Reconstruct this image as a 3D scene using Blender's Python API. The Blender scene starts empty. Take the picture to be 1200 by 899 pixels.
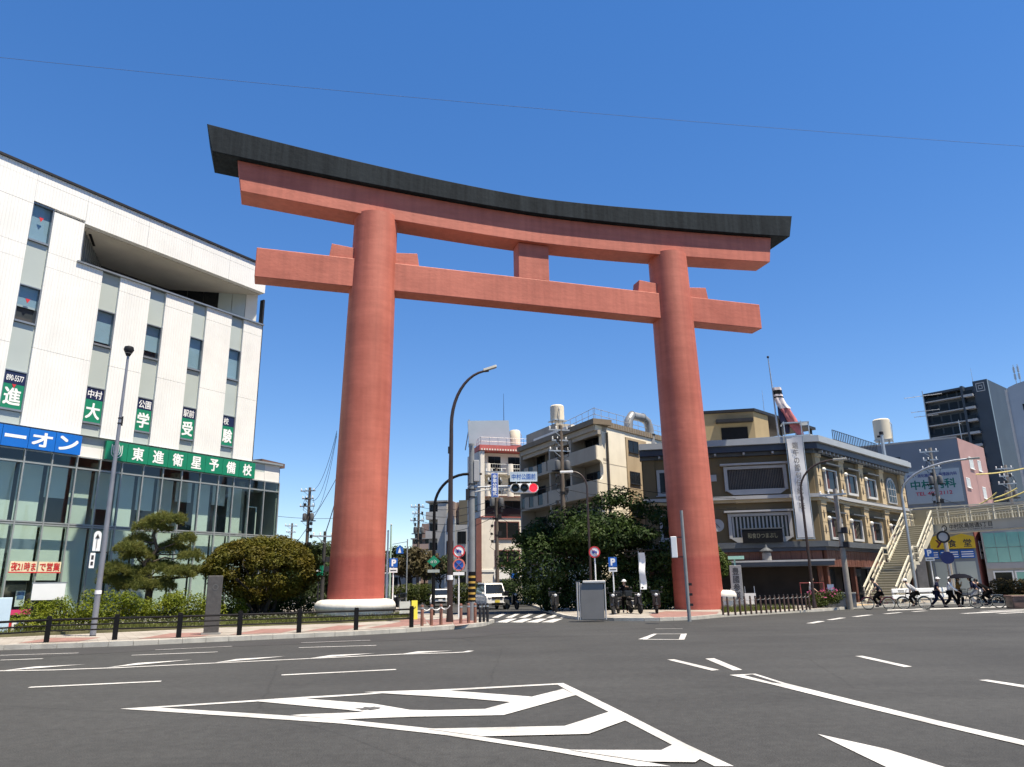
import bpy, bmesh, math, random
import numpy as np
from mathutils import Matrix, Vector

random.seed(7)
rng = np.random.default_rng(11)
SC = bpy.context.scene
COL = SC.collection
R = math.radians

# ------------------------------------------------------------------ camera
CAM_F, CAM_P, CAM_R, CAM_H = 868.5522, 0.2666, -0.0162, 1.6      # focal (px of a 1200 px wide frame), pitch, roll, eye height
_F = Vector((0, math.cos(CAM_P), math.sin(CAM_P)))
_U0 = Vector((0, -math.sin(CAM_P), math.cos(CAM_P)))
_R0 = Vector((1, 0, 0))
_R = _R0 * math.cos(CAM_R) + _U0 * math.sin(CAM_R)
_U = _U0 * math.cos(CAM_R) - _R0 * math.sin(CAM_R)
cam_data = bpy.data.cameras.new('camera')
cam = bpy.data.objects.new('camera', cam_data)
COL.objects.link(cam)
cam_data.sensor_width = 36.0
cam_data.lens = CAM_F * 36 / 1200
cam_data.clip_start = 0.1
cam_data.clip_end = 9000
cam.matrix_world = Matrix(((_R.x, _U.x, -_F.x, 0), (_R.y, _U.y, -_F.y, 0), (_R.z, _U.z, -_F.z, CAM_H), (0, 0, 0, 1)))
SC.camera = cam

# ------------------------------------------------------------------ sky and sun
SUN_S, SUN_EL = 56.0, 68.5            # degrees from -Y towards +X; elevation
to_sun = Vector((math.sin(R(SUN_S)) * math.cos(R(SUN_EL)), -math.cos(R(SUN_S)) * math.cos(R(SUN_EL)), math.sin(R(SUN_EL))))
W = bpy.data.worlds.new('World')
SC.world = W
W.use_nodes = True
nt = W.node_tree
bg = nt.nodes['Background']
sky = nt.nodes.new('ShaderNodeTexSky')
sky.sky_type = 'NISHITA'
sky.sun_disc = False
sky.sun_elevation = R(SUN_EL)
sky.sun_rotation = math.atan2(to_sun.x, to_sun.y)
sky.altitude = 0
sky.air_density = 0.873
sky.dust_density = 0.0
sky.ozone_density = 1.738
hsv = nt.nodes.new('ShaderNodeHueSaturation')      # the phone's vivid colour rendering of a clear sky, the same all round
hsv.inputs['Saturation'].default_value = 1.53
hsv.inputs['Hue'].default_value = 0.511
sgm = nt.nodes.new('ShaderNodeGamma')
sgm.inputs[1].default_value = 0.735
nt.links.new(sky.outputs[0], sgm.inputs[0])
nt.links.new(sgm.outputs[0], hsv.inputs['Color'])
nt.links.new(hsv.outputs[0], bg.inputs[0])
bg.inputs[1].default_value = 0.12
sun_d = bpy.data.lights.new('sun', 'SUN')
sun_d.energy = 4.5
sun_d.angle = R(0.53)
sun_d.color = (1.0, 0.88, 0.70)
sun = bpy.data.objects.new('sun', sun_d)
COL.objects.link(sun)
sun.rotation_euler = to_sun.to_track_quat('Z', 'Y').to_euler()
SC.view_settings.view_transform = 'Standard'
SC.view_settings.look = 'None'
SC.view_settings.exposure = 1.17
SC.view_settings.gamma = 1.0
SC.view_settings.use_curve_mapping = False
try:
    SC.cycles.max_bounces = 8
    SC.cycles.transparent_max_bounces = 16
except Exception:
    pass


# ------------------------------------------------------------------ surveying helpers
def ray(px, py):
    return _F + _R * ((px - 600) / CAM_F) - _U * ((py - 449.5) / CAM_F)


def G(px, py, z=0.0):
    """ground point seen at a spot of the photograph"""
    d = ray(px, py)
    t = (z - CAM_H) / d.z
    return Vector((d.x * t, d.y * t, z))


def spot(px, py, dist):
    """ground point in the direction of a spot, at a horizontal distance"""
    d = ray(px, py)
    k = dist / math.hypot(d.x, d.y)
    return Vector((d.x * k, d.y * k, 0))


def hgt(px, py, p):
    """height of what is seen at a spot, above ground point p"""
    d = ray(px, py)
    return CAM_H + d.z * math.hypot(p[0], p[1]) / math.hypot(d.x, d.y)


def onf(M, px, py, y=0.0):
    """(x, z) on a frame's face plane of what is seen at a spot"""
    Mi = M.inverted()
    o = Mi @ Vector((0, 0, CAM_H))
    d = Mi.to_3x3() @ ray(px, py)
    t = (y - o.y) / d.y
    p = o + d * t
    return p.x, p.z


def facing(p, turn=0.0, z=0.0):
    """frame at ground point p whose x runs to the viewer's right and y away from the viewer"""
    return frame(p[0], p[1], math.degrees(math.atan2(p[0], p[1])) + 90 + turn, z)


def frame(x, y, az, z=0.0):
    """local x along compass-like azimuth az (deg from +Y to +X), local y to its left, z up"""
    a = R(az)
    c, s = math.sin(a), math.cos(a)
    return Matrix(((c, -s, 0, x), (s, c, 0, y), (0, 0, 1, z), (0, 0, 0, 1)))


# ------------------------------------------------------------------ object helpers
WM = {}


def tag(o, label=None, cat=None, group=None, kind=None):
    if label: o['label'] = label
    if cat: o['category'] = cat
    if group: o['group'] = group
    if kind: o['kind'] = kind
    return o


def thing(name, label, cat, M=None, group=None):
    o = bpy.data.objects.new(name, None)
    o.empty_display_size = 0.3
    COL.objects.link(o)
    M = M if M is not None else Matrix.Identity(4)
    if not isinstance(M, Matrix):
        M = Matrix.Translation(Vector(M))
    o.matrix_world = M
    WM[o.name] = M.copy()
    return tag(o, label, cat, group)


def copy_tree(o, M=None, parent=None, label=None):
    c = o.copy()
    COL.objects.link(c)
    if parent is not None:
        c.parent = parent
        WM[c.name] = WM[parent.name]
    else:
        c.matrix_world = M
        WM[c.name] = M.copy()
    if label: c['label'] = label
    for ch in o.children:
        copy_tree(ch, None, c)
    return c


class MB:
    def __init__(self, M=None):
        self.M = M if M is not None else Matrix.Identity(4)
        self.v, self.f, self.mi = [], [], []

    def add(self, vs, fs, mi=0):
        b = len(self.v)
        M = self.M
        self.v += [M @ Vector(p) for p in vs]
        self.f += [tuple(b + i for i in f) for f in fs]
        self.mi += [mi] * len(fs)
        return self

    def box(self, x0, x1, y0, y1, z0, z1, mi=0):
        vs = [(x0, y0, z0), (x1, y0, z0), (x1, y1, z0), (x0, y1, z0), (x0, y0, z1), (x1, y0, z1), (x1, y1, z1), (x0, y1, z1)]
        return self.add(vs, [(0, 3, 2, 1), (4, 5, 6, 7), (0, 1, 5, 4), (1, 2, 6, 5), (2, 3, 7, 6), (3, 0, 4, 7)], mi)

    def obox(self, c, s, rot=None, mi=0):
        hx, hy, hz = s[0] / 2, s[1] / 2, s[2] / 2
        vs = []
        for z in (-hz, hz):
            for x, y in ((-hx, -hy), (hx, -hy), (hx, hy), (-hx, hy)):
                p = Vector((x, y, z))
                if rot is not None: p = rot @ p
                vs.append(Vector(c) + p)
        return self.add(vs, [(0, 3, 2, 1), (4, 5, 6, 7), (0, 1, 5, 4), (1, 2, 6, 5), (2, 3, 7, 6), (3, 0, 4, 7)], mi)

    def bar(self, a, b, w, h=None, mi=0, up=(0, 0, 1)):
        """rectangular bar from a to b"""
        a, b = Vector(a), Vector(b)
        h = h or w
        d = (b - a)
        L = d.length
        d.normalize()
        u = Vector(up)
        if abs(d.dot(u)) > 0.98: u = Vector((1, 0, 0))
        s = d.cross(u).normalized()
        t = s.cross(d)
        vs = []
        for p in (a, b):
            for x, y in ((-1, -1), (1, -1), (1, 1), (-1, 1)):
                vs.append(p + s * (x * w / 2) + t * (y * h / 2))
        return self.add(vs, [(0, 1, 2, 3), (7, 6, 5, 4), (0, 4, 5, 1), (1, 5, 6, 2), (2, 6, 7, 3), (3, 7, 4, 0)], mi)

    def quad(self, *p, mi=0):
        return self.add(p, [tuple(range(len(p)))], mi)

    def prism(self, poly, z0, z1, mi=0, caps=True):
        n = len(poly)
        vs = [(p[0], p[1], z0) for p in poly] + [(p[0], p[1], z1) for p in poly]
        fs = [(i, (i + 1) % n, n + (i + 1) % n, n + i) for i in range(n)]
        if caps: fs += [tuple(range(n - 1, -1, -1)), tuple(range(n, 2 * n))]
        return self.add(vs, fs, mi)

    def extr(self, poly, y0, y1, mi=0):
        """outline of (x, z) pushed along y"""
        n = len(poly)
        vs = [(p[0], y0, p[1]) for p in poly] + [(p[0], y1, p[1]) for p in poly]
        fs = [(i, (i + 1) % n, n + (i + 1) % n, n + i) for i in range(n)]
        fs += [tuple(range(n - 1, -1, -1)), tuple(range(n, 2 * n))]
        return self.add(vs, fs, mi)

    def tube(self, path, r, n=8, mi=0, caps=True):
        path = [Vector(p) for p in path]
        m = len(path)
        rs = r if isinstance(r, (list, tuple)) else [r] * m
        vs = []
        ref = None
        for i, p in enumerate(path):
            d = (path[min(i + 1, m - 1)] - path[max(i - 1, 0)]).normalized()
            if ref is None:
                ref = Vector((1, 0, 0)) if abs(d.x) < 0.9 else Vector((0, 1, 0))
            s = (ref - d * ref.dot(d)).normalized()
            ref = s
            t = d.cross(s)
            for k in range(n):
                a = 2 * math.pi * k / n
                vs.append(p + (s * math.cos(a) + t * math.sin(a)) * rs[i])
        fs = []
        for i in range(m - 1):
            for k in range(n):
                k2 = (k + 1) % n
                fs.append((i * n + k, i * n + k2, (i + 1) * n + k2, (i + 1) * n + k))
        if caps:
            fs.append(tuple(range(n - 1, -1, -1)))
            fs.append(tuple((m - 1) * n + k for k in range(n)))
        return self.add(vs, fs, mi)

    def lathe(self, prof, c=(0, 0, 0), n=24, mi=0, axis=None):
        """profile of (r, z) round a vertical axis at c (or along axis)"""
        c = Vector(c)
        q = Vector((0, 0, 1)).rotation_difference(Vector(axis)) if axis is not None else None
        vs = []
        for r, z in prof:
            for k in range(n):
                a = 2 * math.pi * k / n
                p = Vector((r * math.cos(a), r * math.sin(a), z))
                if q is not None: p = q @ p
                vs.append(c + p)
        m = len(prof)
        fs = []
        for i in range(m - 1):
            for k in range(n):
                k2 = (k + 1) % n
                fs.append((i * n + k, i * n + k2, (i + 1) * n + k2, (i + 1) * n + k))
        fs.append(tuple(range(n - 1, -1, -1)))
        fs.append(tuple((m - 1) * n + k for k in range(n)))
        return self.add(vs, fs, mi)

    def disc(self, c, r, nrm, t=0.02, n=20, mi=0, r0=0.0):
        return self.lathe([(r, -t / 2), (r, t / 2)], c, n, mi, nrm)

    def ring(self, c, r0, r1, nrm, t=0.02, n=24, mi=0):
        return self.torus_rect(c, r0, r1, nrm, t, n, mi)

    def torus_rect(self, c, r0, r1, nrm, t, n, mi=0):
        c = Vector(c)
        q = Vector((0, 0, 1)).rotation_difference(Vector(nrm))
        vs = []
        for k in range(n):
            a = 2 * math.pi * k / n
            for r, z in ((r0, -t / 2), (r1, -t / 2), (r1, t / 2), (r0, t / 2)):
                vs.append(c + q @ Vector((r * math.cos(a), r * math.sin(a), z)))
        fs = []
        for k in range(n):
            b, b2 = k * 4, ((k + 1) % n) * 4
            for j in range(4):
                j2 = (j + 1) % 4
                fs.append((b + j, b + j2, b2 + j2, b2 + j))
        return self.add(vs, fs, mi)

    def ell(self, c, r, n=12, m=8, mi=0):
        prof = []
        vs = []
        c = Vector(c)
        for i in range(m + 1):
            th = math.pi * i / m - math.pi / 2
            for k in range(n):
                a = 2 * math.pi * k / n
                rr = max(math.cos(th), 0.02)
                vs.append(c + Vector((r[0] * rr * math.cos(a), r[1] * rr * math.sin(a), r[2] * math.sin(th))))
        fs = []
        for i in range(m):
            for k in range(n):
                k2 = (k + 1) % n
                fs.append((i * n + k, i * n + k2, (i + 1) * n + k2, (i + 1) * n + k))
        fs.append(tuple(range(n - 1, -1, -1)))
        fs.append(tuple(m * n + k for k in range(n)))
        return self.add(vs, fs, mi)

    def build(self, name, mats, parent=None, smooth=False, bevel=0.0, kind=None, label=None, cat=None, group=None, origin=None, angle=40):
        me = bpy.data.meshes.new(name)
        o = bpy.data.objects.new(name, me)
        COL.objects.link(o)
        if parent is not None:
            Mi = WM[parent.name].inverted()
            o.parent = parent
            WM[o.name] = WM[parent.name]
        else:
            org = Vector(origin) if origin is not None else Vector((0, 0, 0))
            Mi = Matrix.Translation(-org)
            o.location = org
            WM[o.name] = Matrix.Translation(org)
        me.from_pydata([tuple(Mi @ p) for p in self.v], [], self.f)
        if not isinstance(mats, (list, tuple)): mats = [mats]
        for m in mats: me.materials.append(m)
        if len(mats) > 1: me.polygons.foreach_set('material_index', self.mi)
        bm = bmesh.new()
        bm.from_mesh(me)
        bmesh.ops.recalc_face_normals(bm, faces=bm.faces)
        if smooth:
            ca = R(angle)
            for f in bm.faces: f.smooth = True
            for e in bm.edges:
                if len(e.link_faces) == 2 and e.calc_face_angle(0) > ca: e.smooth = False
        bm.to_mesh(me)
        bm.free()
        me.update()
        if bevel:
            b = o.modifiers.new('bevel', 'BEVEL')
            b.width = bevel
            b.segments = 2
            b.limit_method = 'ANGLE'
        tag(o, label, cat, group, kind)
        return o


def raw_mesh(name, V, Fc, mats, parent=None, kind=None, label=None, cat=None, group=None, M=None):
    """big numpy meshes (leaves, grass): V (n,3) world, Fc (m,k)"""
    V = np.asarray(V, float)
    Fc = np.asarray(Fc, np.int32)
    if parent is not None:
        Mi = np.array(WM[parent.name].inverted())
        V = V @ Mi[:3, :3].T + Mi[:3, 3]
    me = bpy.data.meshes.new(name)
    k = Fc.shape[1]
    me.vertices.add(len(V))
    me.vertices.foreach_set('co', V.astype(np.float32).ravel())
    me.loops.add(len(Fc) * k)
    me.loops.foreach_set('vertex_index', Fc.ravel())
    me.polygons.add(len(Fc))
    me.polygons.foreach_set('loop_start', np.arange(0, len(Fc) * k, k, dtype=np.int32))
    me.polygons.foreach_set('loop_total', np.full(len(Fc), k, dtype=np.int32))
    me.update(calc_edges=True)
    me.validate()
    if not isinstance(mats, (list, tuple)): mats = [mats]
    for m in mats: me.materials.append(m)
    o = bpy.data.objects.new(name, me)
    COL.objects.link(o)
    if parent is not None:
        o.parent = parent
        WM[o.name] = WM[parent.name]
    tag(o, label, cat, group, kind)
    return o


# ------------------------------------------------------------------ materials
MATS = {}


def _ramp(nt, c0, c1, p0=0.3, p1=0.7):
    r = nt.nodes.new('ShaderNodeValToRGB')
    r.color_ramp.elements[0].color = (*c0, 1)
    r.color_ramp.elements[1].color = (*c1, 1)
    r.color_ramp.elements[0].position = p0
    r.color_ramp.elements[1].position = p1
    return r


def mat(name, col, rough=0.6, var=0.12, scale=3.0, bump=0.0, bscale=30.0, metal=0.0, spec=0.5, coat=0.0, stretch=None, dirt=None, dscale=0.6, emis=0.0, detail=6.0):
    """painted / plain surface: base colour broken up by two noises, optional streaky dirt and fine bump"""
    if name in MATS: return MATS[name]
    m = bpy.data.materials.new(name)
    m.use_nodes = True
    nt = m.node_tree
    p = nt.nodes['Principled BSDF']
    tc = nt.nodes.new('ShaderNodeTexCoord')
    mp = nt.nodes.new('ShaderNodeMapping')
    nt.links.new(tc.outputs['Object'], mp.inputs[0])
    if stretch: mp.inputs['Scale'].default_value = stretch
    nz = nt.nodes.new('ShaderNodeTexNoise')
    nz.inputs['Scale'].default_value = scale
    nz.inputs['Detail'].default_value = detail
    nt.links.new(mp.outputs[0], nz.inputs['Vector'])
    lo = tuple(c * (1 - var) for c in col)
    hi = tuple(min(c * (1 + var), 0.95) for c in col)
    rp = _ramp(nt, lo, hi, 0.32, 0.68)
    nt.links.new(nz.outputs['Fac'], rp.inputs[0])
    out = rp.outputs[0]
    if dirt:
        n2 = nt.nodes.new('ShaderNodeTexNoise')
        n2.inputs['Scale'].default_value = dscale
        n2.inputs['Detail'].default_value = 8
        n2.inputs['Roughness'].default_value = 0.7
        mp2 = nt.nodes.new('ShaderNodeMapping')
        mp2.inputs['Scale'].default_value = (2.2, 2.2, 0.35)
        nt.links.new(tc.outputs['Object'], mp2.inputs[0])
        nt.links.new(mp2.outputs[0], n2.inputs['Vector'])
        r2 = _ramp(nt, (0, 0, 0), (1, 1, 1), 0.48, 0.72)
        nt.links.new(n2.outputs['Fac'], r2.inputs[0])
        mx = nt.nodes.new('ShaderNodeMix')
        mx.data_type = 'RGBA'
        ml = nt.nodes.new('ShaderNodeMath')
        ml.operation = 'MULTIPLY'
        ml.inputs[1].default_value = dirt[3]
        nt.links.new(r2.outputs[0], ml.inputs[0])
        nt.links.new(ml.outputs[0], mx.inputs[0])
        nt.links.new(out, mx.inputs[6])
        mx.inputs[7].default_value = (*dirt[:3], 1)
        out = mx.outputs[2]
    nt.links.new(out, p.inputs['Base Color'])
    p.inputs['Roughness'].default_value = rough
    p.inputs['Metallic'].default_value = metal
    p.inputs['Specular IOR Level'].default_value = spec
    if coat: p.inputs['Coat Weight'].default_value = coat
    if bump:
        n3 = nt.nodes.new('ShaderNodeTexNoise')
        n3.inputs['Scale'].default_value = bscale
        n3.inputs['Detail'].default_value = 5
        nt.links.new(tc.outputs['Object'], n3.inputs['Vector'])
        b = nt.nodes.new('ShaderNodeBump')
        b.inputs['Strength'].default_value = bump
        b.inputs['Distance'].default_value = 0.02
        nt.links.new(n3.outputs['Fac'], b.inputs['Height'])
        nt.links.new(b.outputs[0], p.inputs['Normal'])
    if emis:
        p.inputs['Emission Color'].default_value = (*col, 1)
        p.inputs['Emission Strength'].default_value = emis
    MATS[name] = m
    return m


def glass_mat(name, tint=(0.8, 0.9, 0.86), refl=1.0, rough=0.02):
    """window glass that lets the sun through: fresnel mix of clear tint and mirror"""
    if name in MATS: return MATS[name]
    m = bpy.data.materials.new(name)
    m.use_nodes = True
    nt = m.node_tree
    nt.nodes.remove(nt.nodes['Principled BSDF'])
    out = nt.nodes['Material Output']
    tr = nt.nodes.new('ShaderNodeBsdfTransparent')
    tr.inputs[0].default_value = (*tint, 1)
    gl = nt.nodes.new('ShaderNodeBsdfGlossy')
    gl.inputs['Roughness'].default_value = rough
    gl.inputs['Color'].default_value = (refl, refl, refl, 1)
    fr = nt.nodes.new('ShaderNodeFresnel')
    fr.inputs['IOR'].default_value = 1.6
    mx = nt.nodes.new('ShaderNodeMixShader')
    ge = nt.nodes.new('ShaderNodeNewGeometry')
    fm = nt.nodes.new('ShaderNodeMath')
    fm.operation = 'SUBTRACT'
    fm.use_clamp = True
    nt.links.new(fr.outputs[0], fm.inputs[0])
    nt.links.new(ge.outputs['Backfacing'], fm.inputs[1])
    nt.links.new(fm.outputs[0], mx.inputs[0])
    nt.links.new(tr.outputs[0], mx.inputs[1])
    nt.links.new(gl.outputs[0], mx.inputs[2])
    nt.links.new(mx.outputs[0], out.inputs[0])
    MATS[name] = m
    return m


def leaf_mat(name, c_dark, c_light, hue=(0.09, 0.10, 0.02), trans=0.35, scale=0.8):
    """foliage: per-leaf random tint, clumpy large-scale variation, some translucency"""
    if name in MATS: return MATS[name]
    m = bpy.data.materials.new(name)
    m.use_nodes = True
    nt = m.node_tree
    nt.nodes.remove(nt.nodes['Principled BSDF'])
    out = nt.nodes['Material Output']
    geo = nt.nodes.new('ShaderNodeNewGeometry')
    rp = _ramp(nt, c_dark, c_light, 0.0, 1.0)
    tc = nt.nodes.new('ShaderNodeTexCoord')
    nz = nt.nodes.new('ShaderNodeTexNoise')
    nz.inputs['Scale'].default_value = scale
    nz.inputs['Detail'].default_value = 3
    nt.links.new(tc.outputs['Object'], nz.inputs['Vector'])
    r2 = _ramp(nt, (0, 0, 0), (1, 1, 1), 0.38, 0.66)
    nt.links.new(nz.outputs['Fac'], r2.inputs[0])
    nt.links.new(geo.outputs['Random Per Island'], rp.inputs[0])
    mx = nt.nodes.new('ShaderNodeMix')
    mx.data_type = 'RGBA'
    ml = nt.nodes.new('ShaderNodeMath')
    ml.operation = 'MULTIPLY'
    ml.inputs[1].default_value = 0.55
    nt.links.new(r2.outputs[0], ml.inputs[0])
    nt.links.new(ml.outputs[0], mx.inputs[0])
    nt.links.new(rp.outputs[0], mx.inputs[6])
    mx.inputs[7].default_value = (*hue, 1)
    df = nt.nodes.new('ShaderNodeBsdfDiffuse')
    tl = nt.nodes.new('ShaderNodeBsdfTranslucent')
    nt.links.new(mx.outputs[2], df.inputs[0])
    nt.links.new(mx.outputs[2], tl.inputs[0])
    ms = nt.nodes.new('ShaderNodeMixShader')
    ms.inputs[0].default_value = trans
    nt.links.new(df.outputs[0], ms.inputs[1])
    nt.links.new(tl.outputs[0], ms.inputs[2])
    gl = nt.nodes.new('ShaderNodeBsdfGlossy')
    gl.inputs['Roughness'].default_value = 0.6
    ms2 = nt.nodes.new('ShaderNodeMixShader')
    ms2.inputs[0].default_value = 0.015
    nt.links.new(ms.outputs[0], ms2.inputs[1])
    nt.links.new(gl.outputs[0], ms2.inputs[2])
    nt.links.new(ms2.outputs[0], out.inputs[0])
    MATS[name] = m
    return m


def asphalt_mat():
    m = bpy.data.materials.new('asphalt')
    m.use_nodes = True
    nt = m.node_tree
    N, L = nt.nodes.new, nt.links.new
    p = nt.nodes['Principled BSDF']
    tc = N('ShaderNodeTexCoord')
    big = N('ShaderNodeTexNoise'); big.inputs['Scale'].default_value = 0.22; big.inputs['Detail'].default_value = 7; big.inputs['Roughness'].default_value = 0.62
    L(tc.outputs['Object'], big.inputs['Vector'])
    r1 = _ramp(nt, (0.0335, 0.0345, 0.0345), (0.0485, 0.0498, 0.0495), 0.33, 0.67)
    L(big.outputs['Fac'], r1.inputs[0])
    # aggregate specks
    sp = N('ShaderNodeTexNoise'); sp.inputs['Scale'].default_value = 55; sp.inputs['Detail'].default_value = 3
    L(tc.outputs['Object'], sp.inputs['Vector'])
    r2 = _ramp(nt, (0.70, 0.70, 0.70), (1.35, 1.35, 1.33), 0.32, 0.70)
    L(sp.outputs['Fac'], r2.inputs[0])
    mul = N('ShaderNodeMix'); mul.data_type = 'RGBA'; mul.blend_type = 'MULTIPLY'; mul.inputs[0].default_value = 1.0
    L(r1.outputs[0], mul.inputs[6]); L(r2.outputs[0], mul.inputs[7])
    # worn tyre tracks and drips, stretched along the roadway
    mp = N('ShaderNodeMapping'); mp.inputs['Rotation'].default_value = (0, 0, R(-32)); mp.inputs['Scale'].default_value = (0.05, 1.1, 1)
    L(tc.outputs['Object'], mp.inputs[0])
    st = N('ShaderNodeTexNoise'); st.inputs['Scale'].default_value = 1.0; st.inputs['Detail'].default_value = 5
    L(mp.outputs[0], st.inputs['Vector'])
    r3 = _ramp(nt, (0.93, 0.93, 0.93), (1.05, 1.05, 1.05), 0.36, 0.62)
    L(st.outputs['Fac'], r3.inputs[0])
    m2 = N('ShaderNodeMix'); m2.data_type = 'RGBA'; m2.blend_type = 'MULTIPLY'; m2.inputs[0].default_value = 1.0
    L(mul.outputs[2], m2.inputs[6]); L(r3.outputs[0], m2.inputs[7])
    # mid-size mottling: patched aggregate, oil drips
    md = N('ShaderNodeTexNoise'); md.inputs['Scale'].default_value = 7.0; md.inputs['Detail'].default_value = 8; md.inputs['Roughness'].default_value = 0.72
    L(tc.outputs['Object'], md.inputs['Vector'])
    r6 = _ramp(nt, (0.80, 0.80, 0.80), (1.16, 1.16, 1.16), 0.34, 0.66)
    L(md.outputs['Fac'], r6.inputs[0])
    m6 = N('ShaderNodeMix'); m6.data_type = 'RGBA'; m6.blend_type = 'MULTIPLY'; m6.inputs[0].default_value = 1.0
    L(m2.outputs[2], m6.inputs[6]); L(r6.outputs[0], m6.inputs[7])
    oil = N('ShaderNodeTexNoise'); oil.inputs['Scale'].default_value = 0.9; oil.inputs['Detail'].default_value = 9; oil.inputs['Roughness'].default_value = 0.66
    mo = N('ShaderNodeMapping'); mo.inputs['Location'].default_value = (31, 7, 0)
    L(tc.outputs['Object'], mo.inputs[0]); L(mo.outputs[0], oil.inputs['Vector'])
    r7 = _ramp(nt, (1, 1, 1), (0.74, 0.74, 0.75), 0.62, 0.74)
    L(oil.outputs['Fac'], r7.inputs[0])
    m7 = N('ShaderNodeMix'); m7.data_type = 'RGBA'; m7.blend_type = 'MULTIPLY'; m7.inputs[0].default_value = 1.0
    L(m6.outputs[2], m7.inputs[6]); L(r7.outputs[0], m7.inputs[7])
    m2 = m7
    # thin cracks
    vo = N('ShaderNodeTexVoronoi'); vo.feature = 'DISTANCE_TO_EDGE'; vo.inputs['Scale'].default_value = 0.16
    wn = N('ShaderNodeTexNoise'); wn.inputs['Scale'].default_value = 1.4; wn.inputs['Detail'].default_value = 5
    L(tc.outputs['Object'], wn.inputs['Vector'])
    wa = N('ShaderNodeMix'); wa.data_type = 'RGBA'; wa.inputs[0].default_value = 0.12
    L(tc.outputs['Object'], wa.inputs[6]); L(wn.outputs['Color'], wa.inputs[7])
    sc = N('ShaderNodeVectorMath'); sc.operation = 'SCALE'; sc.inputs['Scale'].default_value = 1.0
    L(wa.outputs[2], sc.inputs[0]); L(sc.outputs[0], vo.inputs['Vector'])
    r4 = _ramp(nt, (0.45, 0.45, 0.45), (1, 1, 1), 0.0, 0.004)
    L(vo.outputs['Distance'], r4.inputs[0])
    m3 = N('ShaderNodeMix'); m3.data_type = 'RGBA'; m3.blend_type = 'MULTIPLY'; m3.inputs[0].default_value = 0.4
    L(m2.outputs[2], m3.inputs[6]); L(r4.outputs[0], m3.inputs[7])
    L(m3.outputs[2], p.inputs['Base Color'])
    p.inputs['Roughness'].default_value = 0.85
    p.inputs['Specular IOR Level'].default_value = 0.3
    b = N('ShaderNodeBump'); b.inputs['Strength'].default_value = 0.5; b.inputs['Distance'].default_value = 0.01
    L(sp.outputs['Fac'], b.inputs['Height']); L(b.outputs[0], p.inputs['Normal'])
    MATS['asphalt'] = m
    return m


def marking_mat():
    """white thermoplastic paint with scuffs and worn-through grains"""
    m = bpy.data.materials.new('road_paint')
    m.use_nodes = True
    nt = m.node_tree
    N, L = nt.nodes.new, nt.links.new
    p = nt.nodes['Principled BSDF']
    tc = N('ShaderNodeTexCoord')
    a = N('ShaderNodeTexNoise'); a.inputs['Scale'].default_value = 0.9; a.inputs['Detail'].default_value = 8; a.inputs['Roughness'].default_value = 0.75
    L(tc.outputs['Object'], a.inputs['Vector'])
    r = _ramp(nt, (0.34, 0.335, 0.32), (0.50, 0.50, 0.485), 0.36, 0.56)
    L(a.outputs['Fac'], r.inputs[0])
    b_ = N('ShaderNodeTexNoise'); b_.inputs['Scale'].default_value = 22; b_.inputs['Detail'].default_value = 6; b_.inputs['Roughness'].default_value = 0.8
    L(tc.outputs['Object'], b_.inputs['Vector'])
    r2 = _ramp(nt, (0.25, 0.25, 0.24), (1, 1, 1), 0.30, 0.42)
    L(b_.outputs['Fac'], r2.inputs[0])
    mx = N('ShaderNodeMix'); mx.data_type = 'RGBA'; mx.blend_type = 'MULTIPLY'; mx.inputs[0].default_value = 1
    L(r.outputs[0], mx.inputs[6]); L(r2.outputs[0], mx.inputs[7])
    L(mx.outputs[2], p.inputs['Base Color'])
    p.inputs['Roughness'].default_value = 0.7
    MATS['road_paint'] = m
    return m


def stripe_bump_mat(name, col, period, strength=0.6, rough=0.5, var=0.04):
    """ribbed cladding: fine vertical ribs along local x"""
    m = mat(name, col, rough=rough, var=var, scale=0.7, dirt=(col[0] * 0.72, col[1] * 0.72, col[2] * 0.7, 0.25), dscale=0.35)
    nt = m.node_tree
    p = nt.nodes['Principled BSDF']
    tc = nt.nodes.new('ShaderNodeTexCoord')
    w = nt.nodes.new('ShaderNodeTexWave')
    w.wave_type = 'BANDS'
    w.bands_direction = 'X'
    w.inputs['Scale'].default_value = 0.314 / period * 1.0
    w.inputs['Distortion'].default_value = 0.0
    nt.links.new(tc.outputs['Object'], w.inputs['Vector'])
    b = nt.nodes.new('ShaderNodeBump')
    b.inputs['Strength'].default_value = strength
    b.inputs['Distance'].default_value = 0.03
    nt.links.new(w.outputs['Fac'], b.inputs['Height'])
    nt.links.new(b.outputs[0], p.inputs['Normal'])
    return m


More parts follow.
